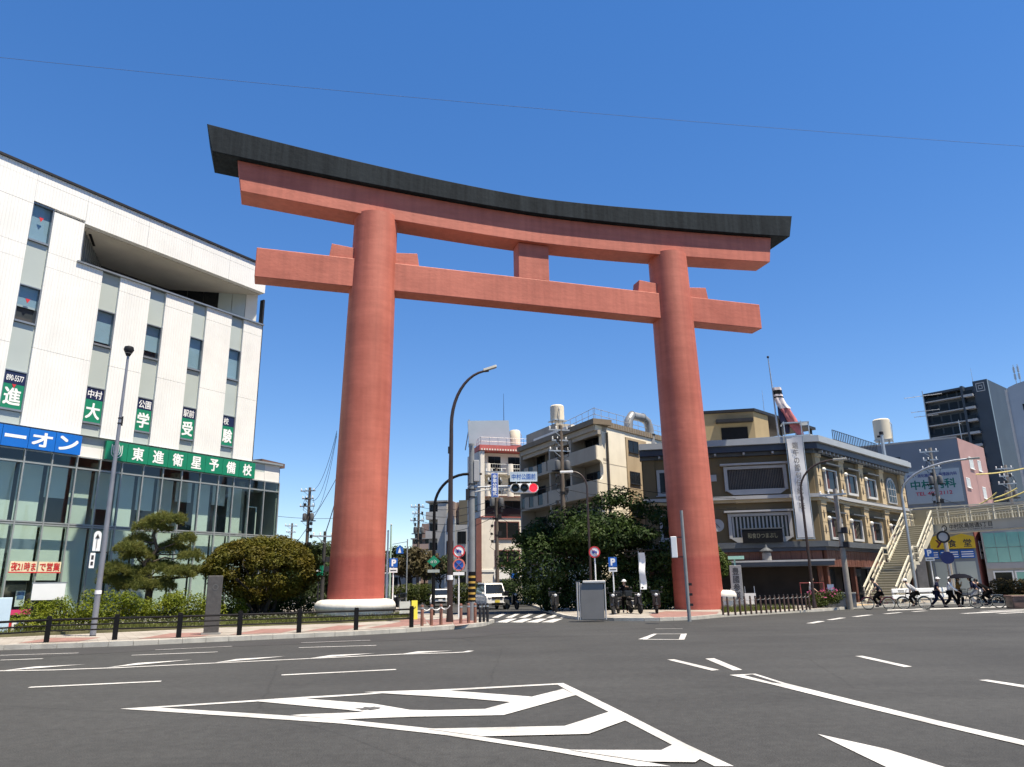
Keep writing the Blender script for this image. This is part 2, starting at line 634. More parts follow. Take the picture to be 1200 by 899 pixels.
def plaster_red():
    """vermilion paint on hand-trowelled concrete, faint horizontal lift lines and pale weathering"""
    m = bpy.data.materials.new('vermilion_paint')
    m.use_nodes = True
    nt = m.node_tree
    N, L = nt.nodes.new, nt.links.new
    p = nt.nodes['Principled BSDF']
    tc = N('ShaderNodeTexCoord')
    a = N('ShaderNodeTexNoise'); a.inputs['Scale'].default_value = 0.35; a.inputs['Detail'].default_value = 9; a.inputs['Roughness'].default_value = 0.66
    L(tc.outputs['Object'], a.inputs['Vector'])
    r = _ramp(nt, (0.36, 0.093, 0.058), (0.475, 0.138, 0.090), 0.34, 0.66)
    L(a.outputs['Fac'], r.inputs[0])
    # lift lines / water bands: noise squeezed in z
    mp = N('ShaderNodeMapping'); mp.inputs['Scale'].default_value = (0.25, 0.25, 3.2)
    L(tc.outputs['Object'], mp.inputs[0])
    b_ = N('ShaderNodeTexNoise'); b_.inputs['Scale'].default_value = 1.0; b_.inputs['Detail'].default_value = 7; b_.inputs['Roughness'].default_value = 0.7
    L(mp.outputs[0], b_.inputs['Vector'])
    r2 = _ramp(nt, (0.91, 0.90, 0.90), (1.06, 1.08, 1.09), 0.35, 0.66)
    L(b_.outputs['Fac'], r2.inputs[0])
    mx = N('ShaderNodeMix'); mx.data_type = 'RGBA'; mx.blend_type = 'MULTIPLY'; mx.inputs[0].default_value = 1
    L(r.outputs[0], mx.inputs[6]); L(r2.outputs[0], mx.inputs[7])
    # fine vertical run-off streaks
    mp3 = N('ShaderNodeMapping'); mp3.inputs['Scale'].default_value = (3.5, 3.5, 0.12)
    L(tc.outputs['Object'], mp3.inputs[0])
    c_ = N('ShaderNodeTexNoise'); c_.inputs['Scale'].default_value = 1.0; c_.inputs['Detail'].default_value = 4
    L(mp3.outputs[0], c_.inputs['Vector'])
    r3 = _ramp(nt, (0.90, 0.88, 0.88), (1.05, 1.05, 1.06), 0.30, 0.6)
    L(c_.outputs['Fac'], r3.inputs[0])
    m2 = N('ShaderNodeMix'); m2.data_type = 'RGBA'; m2.blend_type = 'MULTIPLY'; m2.inputs[0].default_value = 1
    L(mx.outputs[2], m2.inputs[6]); L(r3.outputs[0], m2.inputs[7])
    # the bottom three metres were painted again, deeper red
    sx = N('ShaderNodeSeparateXYZ')
    L(tc.outputs['Object'], sx.inputs[0])
    wz = N('ShaderNodeMath'); wz.operation = 'ADD'
    L(sx.outputs['Z'], wz.inputs[0])
    wn = N('ShaderNodeMath'); wn.operation = 'MULTIPLY'; wn.inputs[1].default_value = 0.5
    L(a.outputs['Fac'], wn.inputs[0]); L(wn.outputs[0], wz.inputs[1])
    r5 = _ramp(nt, (1, 1, 1), (0, 0, 0), 0.0, 1.0)
    mr = N('ShaderNodeMapRange'); mr.inputs['From Min'].default_value = 3.25; mr.inputs['From Max'].default_value = 3.45
    L(wz.outputs[0], mr.inputs['Value']); L(mr.outputs[0], r5.inputs[0])
    m4 = N('ShaderNodeMix'); m4.data_type = 'RGBA'; m4.blend_type = 'MULTIPLY'
    ml = N('ShaderNodeMath'); ml.operation = 'MULTIPLY'; ml.inputs[1].default_value = 0.8
    L(r5.outputs[0], ml.inputs[0]); L(ml.outputs[0], m4.inputs[0])
    L(m2.outputs[2], m4.inputs[6]); m4.inputs[7].default_value = (0.86, 0.66, 0.72, 1)
    L(m4.outputs[2], p.inputs['Base Color'])
    p.inputs['Roughness'].default_value = 0.62
    n3 = N('ShaderNodeTexNoise'); n3.inputs['Scale'].default_value = 5.0; n3.inputs['Detail'].default_value = 8; n3.inputs['Roughness'].default_value = 0.6
    mp5 = N('ShaderNodeMapping'); mp5.inputs['Scale'].default_value = (0.8, 0.8, 1.2)
    L(tc.outputs['Object'], mp5.inputs[0]); L(mp5.outputs[0], n3.inputs['Vector'])
    b = N('ShaderNodeBump'); b.inputs['Strength'].default_value = 0.2; b.inputs['Distance'].default_value = 0.05
    L(n3.outputs['Fac'], b.inputs['Height']); L(b.outputs[0], p.inputs['Normal'])
    MATS['vermilion_paint'] = m
    return m


asphalt = asphalt_mat()
paint = marking_mat()
red = plaster_red()
white_clad = stripe_bump_mat('white_ribbed_cladding', (0.76, 0.765, 0.745), 0.16, 0.7)
white_flat = mat('white_render', (0.70, 0.70, 0.67), 0.7, 0.05, 0.8)
alu = mat('grey_aluminium', (0.30, 0.32, 0.33), 0.35, 0.08, 2.0, metal=0.6)
dark_metal = mat('dark_metal', (0.02, 0.02, 0.023), 0.5, 0.2, 4.0, spec=0.25)
black_paint = mat('black_paint', (0.006, 0.006, 0.007), 0.5, 0.25, 5.0, spec=0.15)
spandrel = mat('spandrel_glass', (0.40, 0.45, 0.43), 0.12, 0.04, 0.5, spec=0.6)
glass = glass_mat('window_glass', (0.82, 0.90, 0.94))
teal_glass = glass_mat('curtain_wall_glass', (0.85, 0.915, 0.89))
dark_glass = mat('dark_pane', (0.012, 0.014, 0.016), 0.08, 0.1, 1.0, spec=0.18)
blind_white = mat('roller_blind', (0.66, 0.68, 0.66), 0.8, 0.03, 1.0)
blind_grey = mat('grey_blind', (0.40, 0.45, 0.48), 0.8, 0.06, 1.0)
dark_room = mat('dark_interior', (0.035, 0.036, 0.04), 0.9, 0.3, 0.8)
concrete = mat('pale_concrete', (0.40, 0.39, 0.35), 0.85, 0.14, 2.5, bump=0.3, bscale=25, dirt=(0.22, 0.21, 0.19, 0.5))
concrete_dark = mat('grey_concrete', (0.24, 0.24, 0.235), 0.85, 0.15, 2.5, bump=0.25, bscale=25, dirt=(0.13, 0.13, 0.12, 0.5))
grey_paint = mat('grey_pole_paint', (0.22, 0.23, 0.26), 0.4, 0.1, 3.0, metal=0.3)
brown_paint = mat('brown_pole_paint', (0.035, 0.020, 0.015), 0.42, 0.2, 3.0)
wood_pole = mat('brown_bollard', (0.17, 0.075, 0.05), 0.6, 0.25, 6.0)
pole_concrete = mat('utility_pole_concrete', (0.25, 0.23, 0.20), 0.85, 0.12, 4.0)
galv = mat('galvanised_steel', (0.42, 0.44, 0.45), 0.4, 0.12, 5.0, metal=0.7)
rubber = mat('black_rubber', (0.006, 0.006, 0.006), 0.8, 0.2, 6.0)
sign_white = mat('sign_white', (0.78, 0.79, 0.78), 0.45, 0.03, 2.0)
sign_blue = mat('sign_blue', (0.012, 0.10, 0.42), 0.4, 0.06, 2.0)
sign_red = mat('sign_red', (0.55, 0.03, 0.035), 0.4, 0.06, 2.0)
sign_green = mat('sign_green', (0.005, 0.19, 0.10), 0.42, 0.06, 1.0)
sign_navy = mat('sign_navy', (0.010, 0.015, 0.06), 0.35, 0.1, 1.0)
sign_bright_blue = mat('sign_bright_blue', (0.006, 0.13, 0.52), 0.3, 0.08, 0.8)
letter_white = mat('letter_white', (0.82, 0.83, 0.82), 0.5, 0.02, 1.0)
letter_dark = mat('letter_dark', (0.03, 0.03, 0.035), 0.6, 0.1, 1.0)
yellow = mat('yellow_paint', (0.62, 0.42, 0.02), 0.5, 0.08, 1.5)


# ------------------------------------------------------------------ lettering
def text(body, M, cx, cz, w, h, m, parent, name='lettering', y=-0.01, bold=0.012, vertical=False, label=None):
    """flat letters fitted in a w x h box centred on (cx, cz) of frame M's x-z plane"""
    cu = bpy.data.curves.new('letters', 'FONT')
    cu.body = '\n'.join(body) if vertical else body
    cu.align_x = 'CENTER'
    cu.offset = 0.0
    cu.resolution_u = 3
    cu.space_line = 1.0
    t = bpy.data.objects.new('letters', cu)
    COL.objects.link(t)
    dg = bpy.context.evaluated_depsgraph_get()
    me = bpy.data.meshes.new_from_object(t.evaluated_get(dg))
    bpy.data.objects.remove(t)
    bpy.data.curves.remove(cu)
    co = np.empty(len(me.vertices) * 3)
    me.vertices.foreach_get('co', co)
    co = co.reshape(-1, 3)
    lo, hi = co.min(0), co.max(0)
    s = (hi - lo)
    sx = w / s[0] if w else h / s[1]
    sz = h / s[1] if h else sx
    X = (co[:, 0] - (lo[0] + hi[0]) / 2) * sx + cx
    Zz = (co[:, 1] - (lo[1] + hi[1]) / 2) * sz + cz
    P = np.stack([X, np.full_like(X, y), Zz], 1)
    if bold:                                   # heavier strokes: the same outlines laid again a hair to the side
        d = bold * (hi[1] - lo[1]) * sz * 0.5 / max(1, len(body) if vertical else 1)
        n0 = len(me.vertices)
        faces = [tuple(p.vertices) for p in me.polygons]
        allP, allF = [], []
        for i, (dx, dz) in enumerate(((-d, -d), (d, -d), (-d, d), (d, d))):
            allP.append(P + np.array([dx, -0.0006 * i, dz]))
            allF += [tuple(v + n0 * i for v in f) for f in faces]
        P = np.concatenate(allP)
        bpy.data.meshes.remove(me)
        me = bpy.data.meshes.new('letters')
        me.from_pydata([tuple(p) for p in P], [], allF)
    T = WM[parent.name].inverted() @ M
    A = np.array(T)
    P = P @ A[:3, :3].T + A[:3, 3]
    me.vertices.foreach_set('co', P.astype(np.float32).ravel())
    me.materials.clear()
    me.materials.append(m)
    me.update()
    o = bpy.data.objects.new(name, me)
    COL.objects.link(o)
    o.parent = parent
    WM[o.name] = WM[parent.name]
    if label: o['label'] = label
    return o


def window(M, parent, x0, x1, z0, z1, fm, pm=None, n=2, y=0.0, fw=0.06, proud=0.05, sill=True, blind=None):
    """window part: frame bars, sill; panes as sub-parts. y is the wall face, frame stands proud of it"""
    b = MB(M)
    ya, yb = y - proud, y + 0.05
    b.box(x0 - fw, x0, ya, yb, z0 - fw, z1 + fw).box(x1, x1 + fw, ya, yb, z0 - fw, z1 + fw)
    b.box(x0, x1, ya, yb, z0 - fw, z0).box(x0, x1, ya, yb, z1, z1 + fw)
    for k in range(1, n):
        xm = x0 + (x1 - x0) * k / n
        b.box(xm - fw * 0.4, xm + fw * 0.4, ya + 0.01, yb, z0, z1)
    if sill: b.box(x0 - fw * 1.6, x1 + fw * 1.6, ya - 0.07, ya + 0.02, z0 - fw - 0.06, z0 - fw + 0.003)
    o = b.build('window', fm, parent)
    for k in range(n):
        xa = x0 + (x1 - x0) * k / n + (fw * 0.4 if k else 0)
        xb = x0 + (x1 - x0) * (k + 1) / n - (fw * 0.4 if k < n - 1 else 0)
        q = MB(M)
        q.box(xa, xb, y - 0.022 - 0.008 * (k % 2), y - 0.008 - 0.008 * (k % 2), z0, z1)
        q.build('pane', pm or dark_glass, o)
        if blind and k in blind:
            pass
    return o


# ================================================================== GROUND, ROADS, PAVEMENTS
def poly_sheet(name, poly, z, m, kind='structure', parent=None, label=None):
    b = MB()
    b.quad(*[(p[0], p[1], z) for p in poly])
    return b.build(name, m, parent, kind=kind, label=label)


earth = mat('town_ground', (0.16, 0.155, 0.145), 0.95, 0.25, 0.2)
g = MB()
g.quad((-4000, -4000, -0.03), (4000, -4000, -0.03), (4000, 4000, -0.03), (-4000, 4000, -0.03))
g.build('ground', earth, kind='structure')
rd = MB()
NX = 12
rd.quad((-160, -120, 0), (160, -120, 0), (160, 170, 0), (-160, 170, 0))
road = rd.build('road', asphalt, kind='structure')

# newer, darker asphalt along the left kerb (a real relaid strip)
new_asphalt = mat('relaid_asphalt', (0.029, 0.029, 0.029), 0.85, 0.16, 0.5, bump=0.4, bscale=60)
strip = [G(-260, 772), G(0, 763), G(150, 758), G(300, 751), G(400, 746.5), G(480, 742), G(540, 737.5), G(578, 734), G(640, 733), G(632, 740), G(540, 748), G(400, 753), G(250, 759), G(100, 767), G(0, 773), G(-260, 790)]
poly_sheet('relaid_strip', strip, 0.004, new_asphalt, None, road)


def stroke(pts, w, z=0.008, taper=None):
    """painted line along ground points"""
    pts = [Vector((p[0], p[1], 0)) for p in pts]
    L, Rr = [], []
    for i, p in enumerate(pts):
        d = pts[min(i + 1, len(pts) - 1)] - pts[max(i - 1, 0)]
        d.normalize()
        n = Vector((-d.y, d.x, 0))
        ww = w if taper is None else w * taper[i]
        L.append(p + n * ww / 2)
        Rr.append(p - n * ww / 2)
    return L, Rr


def line(name, px, w, z=0.008, taper=None, world=False):
    L, Rr = stroke(px if world else [G(*q) for q in px], w, z, taper)
    b = MB()
    for i in range(len(L) - 1):
        b.quad((L[i].x, L[i].y, z), (Rr[i].x, Rr[i].y, z), (Rr[i + 1].x, Rr[i + 1].y, z), (L[i + 1].x, L[i + 1].y, z))
    return b.build(name, paint, road)


def patch(name, px, z=0.008, m=None):
    b = MB()
    b.quad(*[(G(*q).x, G(*q).y, z) for q in px])
    return b.build(name, m or paint, road)


# hatched island in the foreground: outline and chevrons
def H1(x, y): return (120 + x / 3, 790 + y / 3)
def H2(x, y): return (480 + x / 3, 790 + y / 3)
hz = 0.008
hatch = MB()


def hpoly(pts):
    q = [G(*p) for p in pts]
    hatch.quad(*[(p.x, p.y, hz) for p in q])


hpoly([H1(62, 124), H1(540, 93), H1(705, 82), H1(705, 89), H1(560, 97), H1(200, 120)])
hpoly([H1(705, 82), H1(1200, 55), H2(540, 33), H2(520, 38.5), H1(1200, 61), H1(1040, 66), H1(705, 89)])
hpoly([H1(62, 124), H1(200, 120), H1(620, 146), H1(860, 163), H1(1200, 198), H1(1200, 216), H1(840, 176), H1(400, 146)])
hpoly([H2(120, 198), H2(255, 223), H2(580, 271), H2(840, 313), H2(920, 327), H2(800, 327), H2(500, 274), H2(120, 216)])
hpoly([H2(520, 38.5), H2(540, 33), H2(630, 76), H2(745, 133), H2(810, 166), H2(975, 250), H2(1140, 327), H2(1072, 327), H2(920, 250), H2(760, 166), H2(585, 76)])
hatch_l = [
    [H1(545, 98), H1(705, 88), H1(950, 106), H2(0, 128), H2(80, 130), H2(0, 153), H1(838, 162), H1(660, 147), H1(700, 144), H1(925, 136), H1(860, 128)],
    [H2(80, 130), H2(265, 125), H2(355, 101), H2(430, 82), H2(540, 54), H2(585, 76), H2(330, 147), H2(0, 153)],
    [H2(-160, 66), H2(0, 60), H2(110, 58), H2(430, 82), H2(355, 101), H2(200, 88)],
    [H2(60, 196), H2(545, 186), H2(700, 136), H2(760, 166), H2(630, 214), H2(255, 223)],
    [H2(560, 271), H2(885, 272), H2(930, 250), H2(1024, 302), H2(1005, 315), H2(840, 313)],
]
hatch_obj = hatch.build('hatched_island', paint, road)
for i, pl in enumerate(hatch_l):
    q = [G(*p) for p in pl]
    b = MB()
    b.quad(*[(p.x, p.y, 0.0095 + 0.001 * i) for p in q])
    b.build('chevron', paint, road)

# left carriageway lines
line('lane_line', [(0, 774), (50, 772.3)], 0.15)
line('lane_line', [(34, 806), (189, 798.8)], 0.16)
line('lane_line', [(330, 791.5), (464, 785)], 0.16)
line('lane_line', [(0, 768.3), (92, 765.5)], 0.10)
line('lane_line', [(154, 768.3), (255, 764.3)], 0.13)
line('lane_line', [(182, 762), (272, 757.6)], 0.08)
line('lane_line', [(350, 759.3), (441, 756.6)], 0.13)
line('lane_line', [(353, 753.5), (434, 750.5)], 0.08)
line('centre_line', [(-90, 791), (0, 786.6), (60, 785.6), (140, 782.8), (250, 777.5), (360, 772.3), (470, 767), (530, 765.3), (546, 764.4), (552, 763)], 0.17)
for tipx, tipy, ex, ey in ((0, 786.8, 100, 779), (124, 783, 226, 773.5), (250, 777.4, 334, 769.6), (360, 772.4, 440, 766), (470, 767, 530, 763)):
    a, c = G(tipx, tipy), G(ex, ey)
    d = (c - a).normalized()
    n = Vector((-d.y, d.x, 0))
    m_ = a + (c - a) * 0.45
    b = MB()
    b.quad((a.x, a.y, 0.0105), (m_.x - n.x * 0.02, m_.y - n.y * 0.02, 0.0105), (c.x, c.y, 0.0105), (m_.x + n.x * 0.42, m_.y + n.y * 0.42, 0.0105))
    b.build('slowdown_wedge', paint, road)

# right carriageway
patch('lane_line', [(782, 773.5), (790, 773), (843, 785.6), (834, 786.4)])
patch('lane_line', [(826.5, 772.3), (837, 771.8), (870, 785.5), (859, 786)])
patch('centre_line', [(855, 791.5), (885, 790), (920, 801), (1000, 821), (1100, 845.5), (1200, 868.5), (1260, 882), (1260, 890), (1200, 874.5), (1100, 851), (1000, 826.5), (900, 801.5)])
patch('worn_gap', [(872, 791.8), (882, 791), (916, 802), (905, 800.5)], 0.012, new_asphalt)
patch('lane_line', [(1002, 769.3), (1011, 769), (1069, 781.7), (1060, 782.3)])
patch('lane_line', [(1147, 797.5), (1157, 797), (1230, 808), (1230, 811.5)])
patch('edge_wedge', [(958, 861), (1040, 879), (1110, 901), (1150, 915), (1070, 915)])
# square mark and faint line before the gate
patch('box_mark', [(748, 749.5), (766, 743), (770.5, 743), (758, 749.5)])
patch('box_mark', [(795.5, 749.8), (798, 743.2), (805, 742.8), (802, 750)])
line('box_mark', [(754, 749.6), (800, 749.9)], 0.16, 0.0095)
line('box_mark', [(768, 743.3), (802, 743.2)], 0.12, 0.0095)
line('lane_line', [(768, 737.2), (800, 737)], 0.10)
# dashed guide line at the right
for a, c in (((949, 730.8), (963, 728.2)), ((972, 726.7), (988, 724.2)), ((1001, 723), (1020, 720.8)), ((1037, 719.6), (1055, 718)), ((1070, 717), (1085, 716))):
    line('guide_dash', [a, c], 0.28)
# zebra stripes across the street under the gate
for x in (574, 590, 606, 622, 638, 654):
    patch('zebra_stripe', [(x + 14, 719.6), (x + 19.5, 719.4), (x + 10, 724), (x + 2, 724.2)])
for x in (582, 600, 618, 636):
    patch('zebra_stripe', [(x + 14, 725.4), (x + 24, 725.2), (x + 12, 729.8), (x - 2, 729.4)])
# crossing and hatched nose at the right
patch('zebra_stripe', [(1040, 714.6), (1085, 713.2), (1085, 714.2), (1040, 715.8)])
patch('zebra_stripe', [(1090, 713.4), (1182, 710.4), (1182, 711.6), (1090, 714.6)])
for k, (x0, y0, x1, y1) in enumerate(((1128, 719.3, 1200, 716.5), (1150, 716.7, 1215, 713.6), (1128, 719.3, 1215, 714.4), (1170, 719.5, 1215, 717))):
    line('hatch_line', [(x0, y0), (x1, y1)], 0.3, 0.008 + 0.001 * k)

# iron covers in the carriageway
iron = mat('cast_iron', (0.035, 0.035, 0.036), 0.6, 0.3, 14, bump=0.6, bscale=18)
p = G(432, 831.5)
b = MB(); b.quad(*[(p.x + (0.15 + 0.05 * math.sin(k * 2.3)) * math.cos(k * 0.524), p.y + (0.13 + 0.04 * math.cos(k * 3.1)) * math.sin(k * 0.524), 0.0155) for k in range(12)])
b.build('tar_stain', mat('tar', (0.07, 0.07, 0.068), 0.8, 0.7, 9.0), road)

# ------------------------------------------------------------------ pavements
pave = bpy.data.materials.new('concrete_paving')
pave.use_nodes = True
_n = pave.node_tree
_p = _n.nodes['Principled BSDF']
_tc = _n.nodes.new('ShaderNodeTexCoord')
_mp = _n.nodes.new('ShaderNodeMapping'); _mp.inputs['Rotation'].default_value = (0, 0, R(-30))
_n.links.new(_tc.outputs['Object'], _mp.inputs[0])
_bt = _n.nodes.new('ShaderNodeTexBrick')
_bt.inputs['Color1'].default_value = (0.27, 0.25, 0.22, 1); _bt.inputs['Color2'].default_value = (0.31, 0.29, 0.26, 1); _bt.inputs['Mortar'].default_value = (0.2, 0.18, 0.16, 1)
_bt.inputs['Scale'].default_value = 1.0; _bt.inputs['Brick Width'].default_value = 0.3; _bt.inputs['Row Height'].default_value = 0.3; _bt.inputs['Mortar Size'].default_value = 0.008; _bt.offset = 0
_n.links.new(_mp.outputs[0], _bt.inputs['Vector'])
_nz = _n.nodes.new('ShaderNodeTexNoise'); _nz.inputs['Scale'].default_value = 1.1; _nz.inputs['Detail'].default_value = 8
_n.links.new(_tc.outputs['Object'], _nz.inputs['Vector'])
_rp = _ramp(_n, (0.72, 0.7, 0.68), (1.08, 1.08, 1.08), 0.34, 0.62)
_n.links.new(_nz.outputs['Fac'], _rp.inputs[0])
_mx = _n.nodes.new('ShaderNodeMix'); _mx.data_type = 'RGBA'; _mx.blend_type = 'MULTIPLY'; _mx.inputs[0].default_value = 1
_n.links.new(_bt.outputs['Color'], _mx.inputs[6]); _n.links.new(_rp.outputs[0], _mx.inputs[7]); _n.links.new(_mx.outputs[2], _p.inputs['Base Color'])
_p.inputs['Roughness'].default_value = 0.85
red_paving = mat('red_paving', (0.215, 0.118, 0.10), 0.85, 0.18, 3.0, bump=0.2, bscale=12)
tactile = mat('buff_paving', (0.36, 0.25, 0.12), 0.85, 0.2, 2.0)

kerb_px = [(-330, 776), (-150, 768), (0, 762), (150, 757), (300, 750), (400, 745.5), (480, 741), (540, 736.8), (566, 734)]
kerb_l = [G(*q) for q in kerb_px] + [Vector((-1.15, 34.3, 0)), Vector((-1.0, 35.6, 0)), Vector((-1.5, 37.2, 0)), Vector((-2.8, 41, 0)), Vector((-8.4, 58, 0)), Vector((-12, 70, 0)), Vector((-20, 95, 0))]
KZ = 0.13


def resample(pts, step):
    out = [pts[0].copy()]
    acc = 0
    for a, c in zip(pts, pts[1:]):
        L = (c - a).length
        t = step - acc
        while t <= L:
            out.append(a + (c - a) * (t / L))
            t += step
        acc = L - (t - step)
    return out


def pavement(name, edge, back, near_limit=60):
    """raised sheet bounded by a kerb edge, with single kerb stones along it"""
    b = MB()
    edge_in = []
    for i, p in enumerate(edge):
        d = (edge[min(i + 1, len(edge) - 1)] - edge[max(i - 1, 0)]).normalized()
        edge_in.append(p + Vector((-d.y, d.x, 0)) * 0.12)
    poly = edge_in + back
    b.prism([(p[0], p[1]) for p in poly], -0.02, KZ)
    o = b.build(name, pave, kind='structure')
    pts = resample(edge, 0.7)
    n = 0
    for a, c in zip(pts, pts[1:]):
        if a.y > near_limit or n > 190: continue
        d = (c - a).normalized()
        nn = Vector((-d.y, d.x, 0))
        k = MB()
        j = random.uniform(-0.004, 0.006)
        a2, c2 = a + d * 0.006, c - d * 0.006
        q = [a2 + nn * (-0.02 + j), c2 + nn * (-0.02 + j), c2 + nn * 0.16, a2 + nn * 0.16]
        k.prism([(v.x, v.y) for v in q], 0.0, KZ + 0.012 + j)
        k.build('kerb_stone', concrete, o)
        n += 1
    return o


left_pav = pavement('pavement', kerb_l, [Vector((-70, 100, 0)), Vector((-70, 0, 0)), Vector((-40, 8, 0))], 42)
# red bands laid across the left pavement
for i, (px0, px1) in enumerate(((20, 92), (160, 236), (268, 330), (356, 405), (428, 468))):
    y_at = lambda x: np.interp(x, [q[0] for q in kerb_px], [q[1] for q in kerb_px])
    a, c = G(px0, y_at(px0) - 7.5, KZ), G(px1, y_at(px1) - 7.0, KZ)
    a2, c2 = G(px0 + 40, y_at(px0 + 40) - 12.5, KZ), G(px1 + 26, y_at(px1 + 26) - 11, KZ)
    b = MB()
    b.quad((a.x, a.y, KZ + 0.004), (c.x, c.y, KZ + 0.004), (c2.x, c2.y, KZ + 0.004), (a2.x, a2.y, KZ + 0.004))
    b.build('red_paving_band', red_paving, left_pav)
for px0, px1 in ((474, 500), (505, 530), (534, 556)):
    q = [G(px0, 734, KZ), G(px1, 731, KZ), G(px1 - 2, 724, KZ), G(px0 - 6, 727, KZ)]
    b = MB(); b.quad(*[(v.x, v.y, KZ + 0.009) for v in q]); b.build('red_paving_band', red_paving, left_pav)

kerb_r = [Vector((-4, 92, 0)), Vector((0.4, 72, 0)), Vector((1.5, 58, 0)), Vector((2.0, 46, 0)), Vector((2.5, 39, 0)), Vector((3.0, 36.6, 0)), Vector((4.2, 35.2, 0)), Vector((6.2, 34.3, 0)), Vector((8.0, 35.0, 0)),
          Vector((9.92, 37.3, 0)), Vector((12.86, 39.5, 0)), Vector((16.57, 42.3, 0)), Vector((20.04, 45.7, 0)), Vector((22.4, 47.3, 0)), Vector((29.0, 51.2, 0)), Vector((40, 57, 0)), Vector((60, 67, 0)), Vector((120, 90, 0))]
right_pav = pavement('pavement', kerb_r, [Vector((120, 160, 0)), Vector((0, 160, 0))], 60)
# red-brown apron round the foot of the right pillar
b = MB()
b.quad(*[(v[0], v[1], KZ + 0.004) for v in ((6.2, 34.6), (8.0, 35.3), (9.7, 37.5), (10.6, 40.5), (8.2, 42.5), (6.6, 38.5))])
b.build('red_paving_band', red_paving, right_pav)
b = MB()
b.quad(*[(v[0], v[1], KZ + 0.004) for v in ((19.6, 46.0), (22.3, 47.9), (21.4, 50.0), (18.4, 47.4))])
b.build('tactile_paving', tactile, right_pav)

# planting bed under the pine, slightly mounded
soil = mat('planting_soil', (0.10, 0.095, 0.045), 0.95, 0.35, 1.5)
bed_px = [(-330, 757), (-150, 753), (0, 747), (141, 741), (255, 735.6), (400, 730.5), (460, 727.5)]
bed_edge = [G(*q, KZ) for q in bed_px] + [Vector((-5.0, 37.5, 0)), Vector((-5.6, 40.4, 0)), Vector((-9.6, 43.5, 0)), Vector((-14, 46, 0))]
bed_back = [Vector((-18.0, 45.5, 0)), Vector((-24, 36.0, 0)), Vector((-30, 26, 0)), Vector((-38, 13, 0))]
b = MB()
poly = [(p.x, p.y) for p in bed_edge] + [(p.x, p.y) for p in bed_back]
b.prism(poly, KZ - 0.01, KZ + 0.10)
bed = b.build('planting_bed', soil, kind='structure')
BED_Z = KZ + 0.10

# ================================================================== GREAT GATE
FT = frame(1.2972, 42.0518, 90 - math.degrees(0.3126))
torii = thing('torii_gate', 'giant vermilion shrine gate with black cap beam spanning the street', 'gate', FT)
A_, LEAN = 9.8676, 0.3563


def kas_top(u): return 24.62 + 1.53 * (abs(u) / 19.0) ** 1.55
def kas_bot(u): return 23.55 + 0.97 * (abs(u) / 18.6) ** 1.55
def shi_bot(u): return 21.78 + 0.79 * (abs(u) / 16.96) ** 1.55


def swept(lo, hi, xb, xt, y, name, m, n=44, ytop=None):
    b = MB(FT)
    ytop = ytop or y
    rows = []
    for i in range(n + 1):
        t = -1 + 2 * i / n
        xl, xh = t * xb, t * xt
        rows.append([(xl, -y, lo(xl)), (xl, y, lo(xl)), (xh, ytop, hi(xh)), (xh, -ytop, hi(xh))])
    vs = [p for r_ in rows for p in r_]
    fs = []
    for i in range(n):
        for j in range(4):
            j2 = (j + 1) % 4
            fs.append((i * 4 + j, i * 4 + j2, (i + 1) * 4 + j2, (i + 1) * 4 + j))
    fs += [(0, 1, 2, 3), (n * 4 + 3, n * 4 + 2, n * 4 + 1, n * 4)]
    b.add(vs, fs)
    return b.build(name, m, torii, smooth=True, angle=25, bevel=0.03)


kas = bpy.data.materials.new('black_cap_paint')
kas.use_nodes = True
_n = kas.node_tree
_p = _n.nodes['Principled BSDF']
_tc = _n.nodes.new('ShaderNodeTexCoord')
_mp = _n.nodes.new('ShaderNodeMapping'); _mp.inputs['Scale'].default_value = (1.6, 1.6, 0.10)
_n.links.new(_tc.outputs['Object'], _mp.inputs[0])
_nz = _n.nodes.new('ShaderNodeTexNoise'); _nz.inputs['Scale'].default_value = 1.0; _nz.inputs['Detail'].default_value = 9; _nz.inputs['Roughness'].default_value = 0.72
_n.links.new(_mp.outputs[0], _nz.inputs['Vector'])
_rp = _ramp(_n, (0.007, 0.011, 0.015), (0.027, 0.036, 0.043), 0.38, 0.75)
_n.links.new(_nz.outputs['Fac'], _rp.inputs[0])
_n.links.new(_rp.outputs[0], _p.inputs['Base Color'])
_p.inputs['Roughness'].default_value = 0.8
_p.inputs['Specular IOR Level'].default_value = 0.12
_n3 = _n.nodes.new('ShaderNodeTexNoise'); _n3.inputs['Scale'].default_value = 4; _n3.inputs['Detail'].default_value = 8
_n.links.new(_tc.outputs['Object'], _n3.inputs['Vector'])
_b = _n.nodes.new('ShaderNodeBump'); _b.inputs['Strength'].default_value = 0.3; _b.inputs['Distance'].default_value = 0.05
_n.links.new(_n3.outputs['Fac'], _b.inputs['Height']); _n.links.new(_b.outputs[0], _p.inputs['Normal'])

